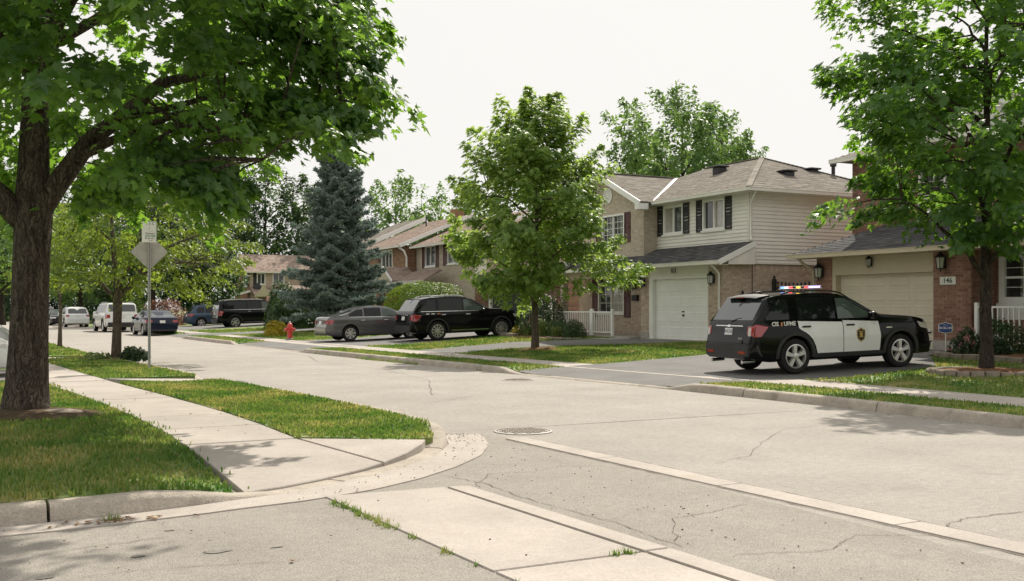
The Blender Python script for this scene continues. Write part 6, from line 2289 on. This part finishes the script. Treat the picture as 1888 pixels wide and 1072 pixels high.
while len(C) < 300:
    d = g.normal(0, 1, 3); d /= np.linalg.norm(d)
    q = .45 + .55 * g.random() ** .5
    p = np.array([0.8, 14.9, 6.15]) + d * q * np.array([4.0, 4.9, 3.3])
    if p[2] < 2.9 and p[0] > 2.9: continue
    if p[0] / p[1] > 0.245 and p[2] < 1.58 + p[1] * .165: continue                  # crown lifts towards its outer end
    if p[0] / p[1] > 0.12 and p[2] < 1.58 + p[1] * .125: continue
    if p[1] < 15.6 and p[0] / p[1] < 0.135 and p[2] < 1.58 + p[1] * .18: continue     # open view on the fork from the lane
    C.append(p)
while len(C) < 360:                                     # extra upper right crown above the picture, added to shade the lawn
    d = g.normal(0, 1, 3); d /= np.linalg.norm(d)
    p = np.array([3.3, 13.2, 7.2]) + d * g.random() ** .4 * np.array([2.0, 2.4, 1.2])
    C.append(p)
def spray(a, b, n, sp=.22):
    for k in range(n):
        t = k / max(1, n - 1)
        C.append(np.array(a) * (1 - t) + np.array(b) * t + g.normal(0, sp, 3) * np.array([1, 1, .6]))
spray((3.2, 13.8, 5.2), (4.25, 13.2, 5.35), 8)
spray((3.4, 13.9, 4.7), (4.45, 13.1, 4.65), 9)
spray((3.2, 13.6, 4.3), (4.15, 12.9, 4.15), 9)
spray((2.8, 13.4, 4.2), (3.8, 12.9, 4.0), 6)
spray((1.8, 13.6, 3.6), (2.75, 12.9, 3.35), 7)
spray((1.5, 13.2, 3.4), (2.2, 12.6, 3.15), 5)
spray((1.9, 14.6, 3.75), (2.9, 14.6, 3.5), 7, .35)
spray((-.3, 15.6, 3.5), (1.6, 16.8, 3.5), 8, .4)
spray((0.5, 10.2, 5.0), (1.6, 9.8, 5.0), 5, .3)
make_tree('big maple with dark furrowed trunk at the left edge, branches overhanging the sidewalk', B, trunk, trad, limbs, np.array(C), .60, 118, .155, 'maple', 'leaf_maple', 'bark_big', name='maple_tree', flat=.6, droop=.35, twig=.010, seed=8, rise=.05)

# ------------------------------------------------------------ the other street trees
profile_tree('bright green young maple between the driveways in the middle', (16.1, 29.45, .19), 8.4, .125,
             [(1.8, 1.2), (2.3, 2.2), (3.1, 2.65), (4.1, 2.45), (5.1, 2.05), (6.1, 1.7), (7.0, 1.2), (7.7, .7), (8.1, .2)],
             185, .66, 140, .19, 'star', 'leaf_centre', 'bark_small', n_limbs=18, seed=4, lump=.2, name='maple_tree', flat=.75, droop=.12, twig=.012, rise=.55)
profile_tree('dark green maple in a stone ring before house number 146', (18.5, 14.4, .26), 10.0, .135,
             [(2.5, .9), (3.0, 1.8), (3.8, 2.5), (5.0, 2.85), (6.2, 2.85), (7.6, 2.3), (8.8, 1.5), (9.8, .4)],
             190, .70, 125, .17, 'maple', 'leaf_right', 'bark_dark', n_limbs=18, seed=9, lump=.2, name='maple_tree', flat=.65, droop=.2, twig=.012, rise=.3)
# small forked tree behind the sign
random.seed(12)
b2 = (3.44, 30.8, .16)
tr2 = [(3.44, 30.8, .1), (3.44, 30.8, .3), (3.46, 30.8, 1.0), (3.48, 30.8, 1.65), (3.5, 30.8, 2.0), (3.42, 30.8, 2.5), (3.35, 30.8, 3.4), (3.3, 30.8, 4.4)]
lm2 = [(curve_pts((3.5, 30.8, 1.8), (4.3, 30.6, 3.0), -.05, 5, .02), .085, .05), (curve_pts((4.3, 30.6, 3.0), (6.2, 30.2, 3.9), .1, 5, .05), .05, .012),
       (curve_pts((3.48, 30.8, 1.7), (2.6, 31, 3.0), -.05, 5, .02), .07, .04), (curve_pts((2.6, 31, 3.0), (1.6, 31.4, 4.0), .1, 5, .04), .04, .012),
       (curve_pts((4.0, 30.7, 2.5), (5.4, 29.6, 2.9), .1, 5, .04), .04, .01), (curve_pts((3.6, 30.8, 2.4), (4.6, 31.2, 4.8), 0, 5, .04), .05, .012)]
c2 = profile_clusters((4.05, 30.7, .16), [(1.9, 1.4), (2.4, 2.4), (3.2, 2.75), (4.2, 2.5), (5.2, 1.7), (5.8, .5)], 170, 21, lump=.12)
make_tree('small forked yellow-green tree behind the sign post', b2, tr2, [.17, .14, .12, .12, .125, .08, .06, .03], lm2, c2, .5, 90, .13, 'oval', 'leaf_yellow', 'bark_small', name='street_tree', droop=.35, seed=13)
profile_tree('thin young tree with bare lower stem farther along the near kerb', (2.65, 41.1, .16), 5.4, .075,
             [(2.2, .7), (2.8, 1.5), (3.6, 1.75), (4.4, 1.3), (5.2, .4)], 70, .45, 60, .12, 'oval', 'leaf_yellow', 'bark_small', n_limbs=9, seed=14, name='street_tree', droop=.3)

# ------------------------------------------------------------ trees behind the houses
def back_tree(label, x, y, h, r, z0, leafmat, seed, n=150, nl=60, size=.34, rc=1.0, trunk_r=.28, flat=.9, lump=.2, prof=None, up=.6):
    prof = prof or [(z0, r * .45), (z0 + (h - z0) * .2, r * .9), (z0 + (h - z0) * .45, r), (z0 + (h - z0) * .7, r * .82), (z0 + (h - z0) * .9, r * .45), (h, r * .1)]
    return profile_tree(label, (x, y, .4), h, trunk_r, prof, n, rc, nl, size, 'oval', leafmat, 'bark_dark', n_limbs=12, seed=seed, lump=lump, name='tree', group='trees behind the houses', flat=flat, droop=.05, twig=.02, up=up, rise=.9)


back_tree('spreading green tree rising behind the roof of the cream house', 36.4, 48.7, 13.3, 4.7, 3.5, 'leaf_back', 31, n=260, nl=110, size=.30, rc=.85,
          prof=[(3.5, 3.2), (6, 4.6), (8, 4.8), (10, 4.3), (11.6, 3.4), (12.6, 2.4), (13.2, 1.2)], lump=.22, up=.35)
back_tree('light green tree behind the rust roofs beside the spruce', 36.5, 95.5, 13.6, 5.0, 4, 'leaf_back', 32, n=150, nl=60, size=.42, rc=1.1, up=.4)
back_tree('light green tree behind the rust roofs nearer the centre maple', 42.0, 92.0, 13.0, 4.6, 4, 'leaf_back', 33, n=140, nl=60, size=.42, rc=1.1, up=.4)
back_tree('tall dark tree right behind the far brick house', 30.0, 121, 18.5, 6.5, 3, 'leaf_dark', 34, n=190, nl=60, size=.52, rc=1.4)
back_tree('tall dark tree between the far brick house and the spruce', 36.0, 118, 16.5, 5.5, 3, 'leaf_dark', 35, n=150, nl=60, size=.5, rc=1.3)
back_tree('tall dark tree left behind the far brick house', 22.5, 128, 18, 6.5, 3, 'leaf_dark', 36, n=180, nl=60, size=.55, rc=1.4)
back_tree('dense low dark tree behind the blue crossover', 17.4, 93.5, 8.6, 3.6, .9, 'leaf_dark', 37, n=240, nl=70, size=.30, rc=.8, lump=.06)
back_tree('dark rounded tree beyond the white utility car', 12.6, 108, 9.5, 4.0, 1.2, 'leaf_dark', 38, n=170, nl=60, size=.38, rc=1.0)
back_tree('dark tree closing the end of the street', 10.0, 138, 14, 6.0, 1.5, 'leaf_dark', 39, n=170, nl=55, size=.55, rc=1.4)
back_tree('dark tree closing the street beside the thin young tree', 3.5, 150, 16, 7.0, 1.5, 'leaf_dark', 40, n=170, nl=55, size=.6, rc=1.5)
back_tree('dark tree at the far left end of the street', 15.5, 146, 17, 7.0, 2, 'leaf_dark', 41, n=170, nl=55, size=.6, rc=1.5)
back_tree('medium green tree over the far cars', 9.8, 120, 8.0, 3.4, 2.2, 'leaf_back', 42, n=110, nl=55, size=.36, rc=.9)
back_tree('light green tree left of the big maple trunk', 0.6, 62, 9.0, 4.0, 1.6, 'leaf_back', 43, n=150, nl=60, size=.3, rc=.9)
back_tree('dark green tree behind the thin young tree', 1.4, 82, 12.0, 4.6, 2.6, 'leaf_dark', 44, n=170, nl=60, size=.36, rc=1.1)
back_tree('dark leafy tree farther back behind the small yellow-green tree', 12.9, 90.0, 11.0, 3.6, 3.2, 'leaf_dark', 45, n=150, nl=60, size=.34, rc=1.0)

# ------------------------------------------------------------ blue spruce
def spruce(label, base, h, r):
    g = np.random.default_rng(51)
    root = tag(empty('spruce_tree', base), label, 'tree')
    mb = MB(); mb.tube([(0, 0, -.1), (0, 0, .2), (0, 0, h * .5), (0, 0, h * .98)], [.22, .19, .12, .01], 10); mb.build('trunk', 'bark_dark', root, smooth=True)
    P, N, Hd, sz = [], [], [], []
    br = MB()
    z = 1.35
    k = 0
    cone = []
    while z < h - .15:
        t = (z - 1.0) / (h - 1.0)
        L = r * (1 - t) ** .80 * (1.0 if t > .08 else .85) + .10
        nb = int(9 - 3 * t)
        for i in range(nb):
            a = 2 * PI * i / nb + k * .9 + g.normal(0, .18)
            l = L * g.uniform(.58, 1.15)
            slope = -.28 + .75 * t + g.normal(0, .05)
            up = .10 + .1 * g.random()
            d = np.array([math.cos(a), math.sin(a), 0])
            s = np.array([-math.sin(a), math.cos(a), 0])
            pt = lambda q: np.array([0, 0, z]) + d * (l * q) + np.array([0, 0, l * (slope * q + up * q * q)])
            br.tube([pt(0), pt(.5), pt(1)], [.03 * (1 - t) + .012, .018, .005], 4, caps=False)
            npt = int(34 * l / 1.0) + 16
            for _ in range(npt):
                q = .12 + .88 * g.random() ** .75
                w = .50 * l * (1 - q) ** .8 * .9 + .06
                off = g.uniform(-1, 1) * w
                c = pt(q) + s * off + d * abs(off) * .55 + np.array([0, 0, -abs(off) * .30 + g.normal(0, .025)])
                dirv = d * .8 + s * np.sign(off) * .6 + np.array([0, 0, .25])
                for _ in range(6):
                    P.append(c + g.normal(0, .035, 3))
                    Hd.append(dirv + g.normal(0, .55, 3)); N.append(g.normal(0, 1, 3) + np.array([0, 0, .8]))
                    sz.append(g.uniform(.16, .30))
            if t > .80 and g.random() < .7: cone.append(pt(.6))
        z += .36 - .12 * t
        k += 1
    for _ in range(60):
        P.append(np.array([0, 0, h - g.uniform(0, .5)])); Hd.append(np.array([g.normal(0, .3), g.normal(0, .3), 1])); N.append(g.normal(0, 1, 3)); sz.append(.25)
    br.build('limbs', 'bark_dark', root)
    obj('crown', leaf_mesh('crown', np.array(P), np.array(N), np.array(Hd), np.array(sz), 'needle2', 'leaf_spruce'), root)
    if cone:
        C = np.repeat(np.array(cone), 8, axis=0) + g.normal(0, .07, (len(cone) * 8, 3))
        obj('cones', leaf_mesh('cones', C, g.normal(0, 1, C.shape), np.tile([0, 0, -1.0], (len(C), 1)) + g.normal(0, .2, C.shape), np.full(len(C), .14), 'oval', 'cone_brown'), root)
    return root


TEMPL['needle2'] = (np.array([(0, -.35, 0), (.13, .15, -.02), (0, .65, 0), (-.13, .15, -.02)]), np.array([(0, 1, 2), (0, 2, 3)]))
spruce('tall blue spruce between the far brick house and the brown brick house', (17.7, 55.2, .3), 10.9, 3.3)


# ------------------------------------------------------------ hedges, shrubs, flowers
def bush(label, c, rad, n, size, leafmat, box=False, kind='oval', name='shrub', cat='shrub', group=None, lumps=0.12, seed=1, flowers=None, stems=True, topbias=0.0):
    """Leafy shell with depth over a dark twiggy core; box=True for clipped hedges."""
    g = np.random.default_rng(seed)
    root = tag(empty(name, c), label, cat, group)
    D = g.normal(0, 1, (n, 3)); D /= np.linalg.norm(D, axis=1, keepdims=True)
    D[:, 2] = np.abs(D[:, 2]) * 1.0 - .12 * (g.random(n))
    ph = g.uniform(0, 6.28, 4)
    if box:
        p = 5.0
        k = 1 / (np.abs(D[:, 0]) ** p + np.abs(D[:, 1]) ** p + np.abs(D[:, 2]) ** p) ** (1 / p)
        k = k[:, None]
    else:
        k = 1.0
    rr = (1 - .30 * g.random(n) ** 2.2)[:, None]
    lump = (1 + lumps * np.sin(4 * D[:, 0] + 3 * D[:, 2] + ph[0]) * np.sin(4 * D[:, 1] + ph[1]) + lumps * .6 * np.sin(9 * D[:, 0] + 8 * D[:, 1] + 7 * D[:, 2] + ph[2]))[:, None]
    P = D * k * rr * lump * np.array(rad)
    N = D + g.normal(0, .5, (n, 3)) + np.array([0, 0, .3])
    Hd = D * .6 + g.normal(0, .7, (n, 3)) + np.array([0, 0, .4])
    obj('foliage', leaf_mesh('foliage', P, N, Hd, size * g.uniform(.6, 1.3, n), kind, leafmat), root)
    mb = MB()
    for i in range(14):
        q = P[int(g.integers(n))] * .85
        mb.tube([(q[0] * .1, q[1] * .1, -.05), (q[0] * .5, q[1] * .5, q[2] * .5), tuple(q)], [.03, .018, .005], 4, caps=False)
    mb.build('stems', 'bark_dark', root)
    if flowers:
        mt, m, fs = flowers
        idx = g.choice(n, m)
        Q = P[idx] * 1.04
        Q = np.repeat(Q, 7, axis=0) + g.normal(0, fs * .35, (m * 7, 3))
        obj('blossoms', leaf_mesh('blossoms', Q, g.normal(0, 1, Q.shape) + np.array([0, 0, .8]), g.normal(0, 1, Q.shape), np.full(len(Q), fs), 'oval', mt), root)
    return root


bush('large clipped bright green hedge behind the black utility car', (20.6, 49.6, .45), (1.5, 2.9, 2.35), 16000, .13, 'leaf_hedge', box=True, name='hedge', cat='hedge', seed=61, lumps=.05)
bush('dark cedar hedge under the blue spruce', (18.7, 61.5, .35), (2.9, .9, 2.2), 15000, .16, 'leaf_cedar', box=True, name='hedge', cat='hedge', seed=62, lumps=.06)
bush('taller cedar clump left of the spruce trunk', (16.9, 63.5, .35), (1.2, 1.2, 2.9), 8000, .16, 'leaf_cedar', box=False, name='hedge', cat='hedge', seed=63)
bush('dark rose shrub with pink blossoms beside the porch railing', (20.55, 37.0, .40), (1.05, 1.35, 2.05), 7000, .10, 'leaf_shrub', seed=64, flowers=('petal_pink', 5, .10), name='rose_shrub')
bush('round clipped boxwood nearest the porch railing post', (20.15, 33.75, .45), (.48, .48, .72), 3500, .055, 'leaf_cedar', seed=65, name='boxwood', lumps=.03)
bush('wider clipped boxwood left of the round one', (20.25, 35.0, .45), (.55, .75, .66), 4000, .055, 'leaf_cedar', seed=66, name='boxwood', lumps=.04)
bush('small yellow flower clump by the low planter wall', (19.7, 37.6, .42), (.3, .3, .40), 700, .07, 'leaf_gold', seed=67, name='flower_clump', cat='flowers')
bush('yellow bush behind the fire hydrant', (13.35, 51.7, .17), (.62, .62, .80), 3200, .09, 'leaf_gold', seed=68, name='bush')
bush('red-leaved shrub beside the blue crossover', (12.9, 84.0, .15), (1.7, 1.7, 2.3), 4200, .16, 'leaf_red', seed=69)
bush('green shrub left of the red-leaved shrub', (11.0, 86.5, .15), (1.4, 1.4, 2.4), 3500, .16, 'leaf_hedge', seed=70)
bush('low green shrub in front of the red-leaved shrub', (12.0, 80.6, .15), (1.0, 1.0, 1.2), 2400, .13, 'leaf_dark', seed=71)
bush('dark shrub mass closing the far end of the street', (5.0, 136, 0), (5.5, 3.0, 4.2), 5000, .42, 'leaf_dark', seed=90)
bush('dark shrub mass beside the farthest cars', (12.5, 127, 0), (4.5, 3.0, 4.0), 4500, .42, 'leaf_dark', seed=91)
bush('dark shrub mass left of the farthest cars', (-2.0, 128, 0), (4.5, 3.0, 4.0), 4000, .42, 'leaf_dark', seed=92)
bush('dark shrub row on the lawn beyond the white hatchback', (10.6, 100, .1), (1.6, 3.0, 1.6), 3500, .2, 'leaf_dark', seed=93)
bush('pale shrub before the far brick house door', (25.6, 100.5, .4), (.9, .9, 1.7), 1600, .15, 'leaf_hedge', seed=72)
bush('small shrub beside the black garage door', (22.0, 43.4, .45), (.6, .5, .75), 1500, .10, 'leaf_shrub', seed=73)
bush('low shrub at the foot of the brick pier near the black garage door', (21.9, 42.0, .45), (.5, .6, .6), 1300, .10, 'leaf_hedge', seed=74)
bush('pink flowering shrub beside the security sign', (21.35, 17.15, .40), (.42, .42, .72), 1300, .08, 'leaf_shrub', seed=75, flowers=('petal_pink', 16, .085), name='flowering_shrub', cat='flowers')
bush('white flowering plant in the bed below the porch railing', (21.35, 16.35, .40), (.38, .38, .52), 1200, .075, 'leaf_shrub', seed=76, flowers=('petal_white', 10, .06), name='flowering_shrub', cat='flowers')
bush('rounded green shrub below the porch railing of house number 146', (22.2, 16.9, .42), (.55, .7, .95), 2600, .08, 'leaf_cedar', seed=77)
bush('red flowering shrub right of the street tree trunk', (21.6, 14.6, .42), (.7, .8, .95), 2600, .085, 'leaf_shrub', seed=78, flowers=('petal_red', 22, .09), name='flowering_shrub', cat='flowers')
bush('leafy hosta at the foot of the small forked tree', (3.85, 30.3, .14), (.40, .35, .36), 420, .17, 'leaf_shrub', seed=79, name='hosta', cat='plant')
bush('wilted plant left of the small forked tree', (2.9, 30.6, .14), (.45, .4, .22), 300, .12, 'leaf_lily', seed=80, name='plant', cat='plant')


def strappy(label, c, n, h, seed, mat_='leaf_lily'):
    g = np.random.default_rng(seed)
    root = tag(empty('day_lily', c), label, 'plant', 'strappy plants in the porch bed')
    V, F = [], []
    for _ in range(n):
        a = g.uniform(0, 2 * PI); l = h * g.uniform(.6, 1.1); sp = g.uniform(.25, .7) * h
        x0, y0 = g.normal(0, .10, 2)
        w = .014
        o = len(V)
        for k, (q, zq) in enumerate(((0, 0), (.3, .6), (.7, .92), (1.0, .78))):
            ww = w * (1 - .8 * q)
            px, py = x0 + math.cos(a) * sp * q, y0 + math.sin(a) * sp * q
            V += [(px - math.sin(a) * ww, py + math.cos(a) * ww, l * zq), (px + math.sin(a) * ww, py - math.cos(a) * ww, l * zq)]
            if k: F.append((o + 2 * k - 2, o + 2 * k - 1, o + 2 * k + 1, o + 2 * k))
    obj('foliage', npmesh('foliage', V, F, mat_), root)


strappy('strappy day lily clump in front of the wider boxwood', (19.75, 35.4, .42), 90, .75, 1)
strappy('strappy day lily clump in front of the rose shrub', (19.7, 36.5, .42), 80, .65, 2)
strappy('strappy day lily clump in front of the round boxwood', (19.7, 34.4, .42), 60, .5, 3)

# ------------------------------------------------------------ beds, mulch rings, edging stones
def bed(label, pts, z, material='mulch'):
    mb = MB(); c = Vector((sum(p[0] for p in pts) / len(pts), sum(p[1] for p in pts) / len(pts)))
    n = len(pts)
    V = [(p[0], p[1], z(p)) for p in pts] + [(c.x, c.y, z(c) + .07)]
    V += [(p[0] * .6 + c.x * .4, p[1] * .6 + c.y * .4, z(p) + .045 + random.uniform(-.01, .01)) for p in pts]
    F = []
    for i in range(n):
        j = (i + 1) % n
        F += [(i, j, n + 1 + j, n + 1 + i), (n + 1 + i, n + 1 + j, n)]
    mb.add(V, F)
    return tag(mb.build('soil_bed', material), label, kind='structure')


def circle(cx, cy, rx, ry, n=20): return [(cx + rx * math.cos(2 * PI * k / n), cy + ry * math.sin(2 * PI * k / n)) for k in range(n)]


zR = lambda p: zr(p[0] - bend(p[1]), p[1]) + .012
bed('bark mulch ring round the centre maple', circle(16.1, 29.35, .85, .40), zR)
bed('mulch ring inside the stones round the street tree', circle(18.5, 14.4, 1.15, .95), lambda p: .275)
bed('flower bed below the porch of house number 146', [(20.8, 17.9), (22.6, 18.2), (22.7, 11.5), (20.7, 11.5), (20.6, 15)], lambda p: .43)
bed('flower bed along the porch of the cream house', [(19.3, 33.1), (20.85, 33.0), (20.88, 39.0), (19.3, 38.6), (19.1, 36)], lambda p: .42)
bed('bare earth round the foot of the big maple', circle(0.6, 15.0, .95, .8), lambda p: zl(p[0], p[1]) + .02, 'soil')
bed('dark soil patch at the foot of the small forked tree', circle(3.4, 30.6, .75, .5), lambda p: .15, 'soil')


def stones(label, pts, size, z, material='stone', group=None):
    root = tag(empty('stone_edging'), label, 'edging')
    P = [Vector((p[0], p[1], 0)) for p in pts]
    for a, b in zip(P, P[1:]):
        m_ = (a + b) / 2; d = (b - a)
        L = d.length * .47
        mb = MB(); mb.bbox(-L, L, -size * .45, size * .45, -.08, size * .42 + random.uniform(-.015, .02), .018)
        o = mb.build('stone', material, root)
        o.location = (m_.x, m_.y, z(m_)); o.rotation_euler = (random.gauss(0, .03), random.gauss(0, .03), math.atan2(d.y, d.x) + random.gauss(0, .04))
    return root


stones('ring of stone blocks round the street tree', circle(18.5, 14.4, 1.2, 1.0, 26) + [(19.7, 14.4)], .17, lambda p: .25)
stones('row of stone blocks edging the flower bed of house number 146', [(22.5, 18.25), (22.1, 18.2), (21.7, 18.1), (21.3, 17.98), (20.95, 17.75), (20.7, 17.4), (20.6, 17.0), (20.55, 16.6), (20.52, 16.2), (20.5, 15.8), (20.5, 15.4), (20.5, 15.0), (20.5, 14.6), (20.5, 14.2), (20.5, 13.8)], .17, lambda p: .42)
stones('low stone edging of the porch flower bed', [(20.8, 32.95), (20.4, 32.9), (20.0, 32.9), (19.6, 32.95), (19.3, 33.15), (19.2, 33.6), (19.15, 34.1), (19.1, 34.6), (19.1, 35.1)], .15, lambda p: .40)
stones('low planter wall behind the yellow flower clump', [(19.3, 37.0), (19.3, 37.5), (19.3, 38.0), (19.35, 38.5)], .34, lambda p: .40)
root = tag(empty('stone', (0.95, 14.85, .12)), 'flat grey stone lying at the foot of the big maple', 'stone')
mb = MB()
mb.rings([[(.34 * s * math.cos(a) * (1 + .12 * math.sin(3 * a)), .16 * s * math.sin(a), z) for a in np.linspace(0, 2 * PI, 15)[:-1]] for s, z in ((1, -.05), (1, .03), (.8, .09), (.4, .12))], True)
mb.build('slab', 'stone', root, angle=50)

# ============================================================ STREET FURNITURE
# -- sign post with diamond sign seen from behind and a small parking plate
root = tag(empty('sign_post', (3.58, 25.5, .15)), 'galvanised sign post with diamond sign back and white parking plate on the near kerb strip', 'sign')
mb = MB()
s = .032
mb.bbox(-s, s, -s, s, -.1, 3.30, .006)
post = mb.build('post', 'galvanised', root)
mb = MB()
for k in range(62):
    z = .25 + k * .05
    mb.box(-.010, .010, -s - .0015, -s + .001, z - .010, z + .010)
mb.build('post_holes', 'dark_inside', post)['kind'] = 'stuff'
face = -R(8)
sg_ = empty('diamond_sign', (0, .045, 2.75), 0, root)
mb = MB()
h = .425
rr_ = []
for (a, b) in ((0, 1), (1, 0), (0, -1), (-1, 0)):
    for t in (-1, 1):
        ca = (a * (1 - .07) + (b if t > 0 else -b) * .07 * 0 + (.06 * t if a == 0 else 0)) if True else 0
        rr_.append((h * (a * .94 + (0.06 * -t * b if a == 0 else 0)), h * (b * .94 + (0.06 * t * a if b == 0 else 0))))
ang = sorted(rr_, key=lambda q: math.atan2(q[1], q[0]))
mb.prism(ang, 0.0, .004, lambda a, b, c: (a, c, b))
mb.build('diamond_plate', 'sign_back', sg_)
for dz in (-.18, .18):
    mb = MB(); mb.lathe([(.018, -.004), (.018, 0), (.008, .004)], 8, (0, -.045 - s, dz), 'y'); mb.build('bolt', 'galvanised', sg_)
pp = empty('parking_plate', (0, -s - .006, 3.22), 0, root)
mb = MB(); mb.bbox(-.165, .165, -.004, .004, -.25, .25, .003); mb.build('plate_sheet', 'sign_white', pp)
RX = Matrix(((1, 0, 0, 0), (0, 0, -1, 0), (0, 1, 0, 0), (0, 0, 0, 1)))
for txt, size, z, mt, x in (('1 3 C', .085, .185, 'sign_green', .02), ('- - -', .03, .125, 'ink', .02), ('+', .06, .075, 'ink', .0), ('- ---- - 1', .035, .02, 'ink', .02), ('---', .05, -.02, 'ink', -.07), ('EXCEPTION', .035, -.045, 'ink', .02), ('BUS 9AM', .055, -.10, 'sign_green', .02), ('BC  BR  LX I', .04, -.155, 'ink', .01), ('------', .045, -.20, 'ink', .03)):
    text_mesh('sign_text', txt, size, mt, pp, Matrix.Translation((x, -.0065, z)) @ RX, extrude=.001, bold=.001)['kind'] = 'stuff'
mb = MB()
for a0, a1, b0, b1 in ((.150, .158, -.235, .235), (-.15, .15, .236, .242)):
    mb.box(a0, a1, -.0062, -.004, b0, b1)
mb.build('border', 'sign_green', pp)
root.rotation_euler = (0, 0, -R(9))

# -- fire hydrant
root = tag(empty('fire_hydrant', (12.35, 45.4, .17)), 'red fire hydrant with pale cap beside the driveway', 'fire hydrant')
mb = MB(); mb.lathe([(.17, -.1), (.17, .04), (.13, .05), (.13, .06)], 16); mb.build('base', 'iron', root, angle=40)
mb = MB(); mb.lathe([(.115, .05), (.115, .48), (.15, .49), (.15, .53), (.125, .54), (.125, .62), (.09, .70), (.04, .735)], 18); mb.build('barrel', 'hydrant_red', root, angle=40)
mb = MB(); mb.lathe([(.045, .73), (.045, .79), (.02, .80)], 6); mb.build('bonnet_nut', 'hydrant_cap', root)
for sx, sy in ((1, 0), (-1, 0), (0, -1)):
    mb = MB(); mb.tube([(sx * .1, sy * .1, .44), (sx * .19, sy * .19, .44), (sx * .195, sy * .195, .44), (sx * .23, sy * .23, .44)], [.06, .06, .075, .075] if sy == 0 else [.075, .075, .09, .09], 12); n_ = mb.build('nozzle', 'hydrant_red', root, angle=40)

# -- security sign in the flower bed
root = tag(empty('lawn_sign', (21.3, 17.75, .42)), 'small blue security sign on a white stake beside the brick pier', 'sign')
mb = MB(); mb.box(-.012, .012, -.006, .006, -.1, .62); mb.build('stake', 'white_paint', root)
sh = [(-.15, -.10), (-.17, 0), (-.15, .10), (-.06, .12), (0, .15), (.06, .12), (.15, .10), (.17, 0), (.15, -.10), (.06, -.12), (0, -.13), (-.06, -.12)]
hd = empty('sign_head', (0, -.012, .66), 0, root)
for sc, mt, o_ in ((1.0, 'white_paint', 0), (.92, 'sign_blue', .003)):
    mb = MB(); mb.prism([(a * sc, b * sc) for a, b in sh], -o_ - .004, -o_, lambda a, b, c: (a, c, b)); mb.build('sign_plate', mt, hd)
text_mesh('sign_text', 'BCBLUM', .075, 'white_paint', hd, Matrix.Translation((0, -.0085, 0)) @ RX, extrude=.001, bold=.001)
text_mesh('sign_text', 'Home', .035, 'white_paint', hd, Matrix.Translation((0, -.0085, .075)) @ RX, extrude=.001)
root.rotation_euler = (0, 0, -R(50))
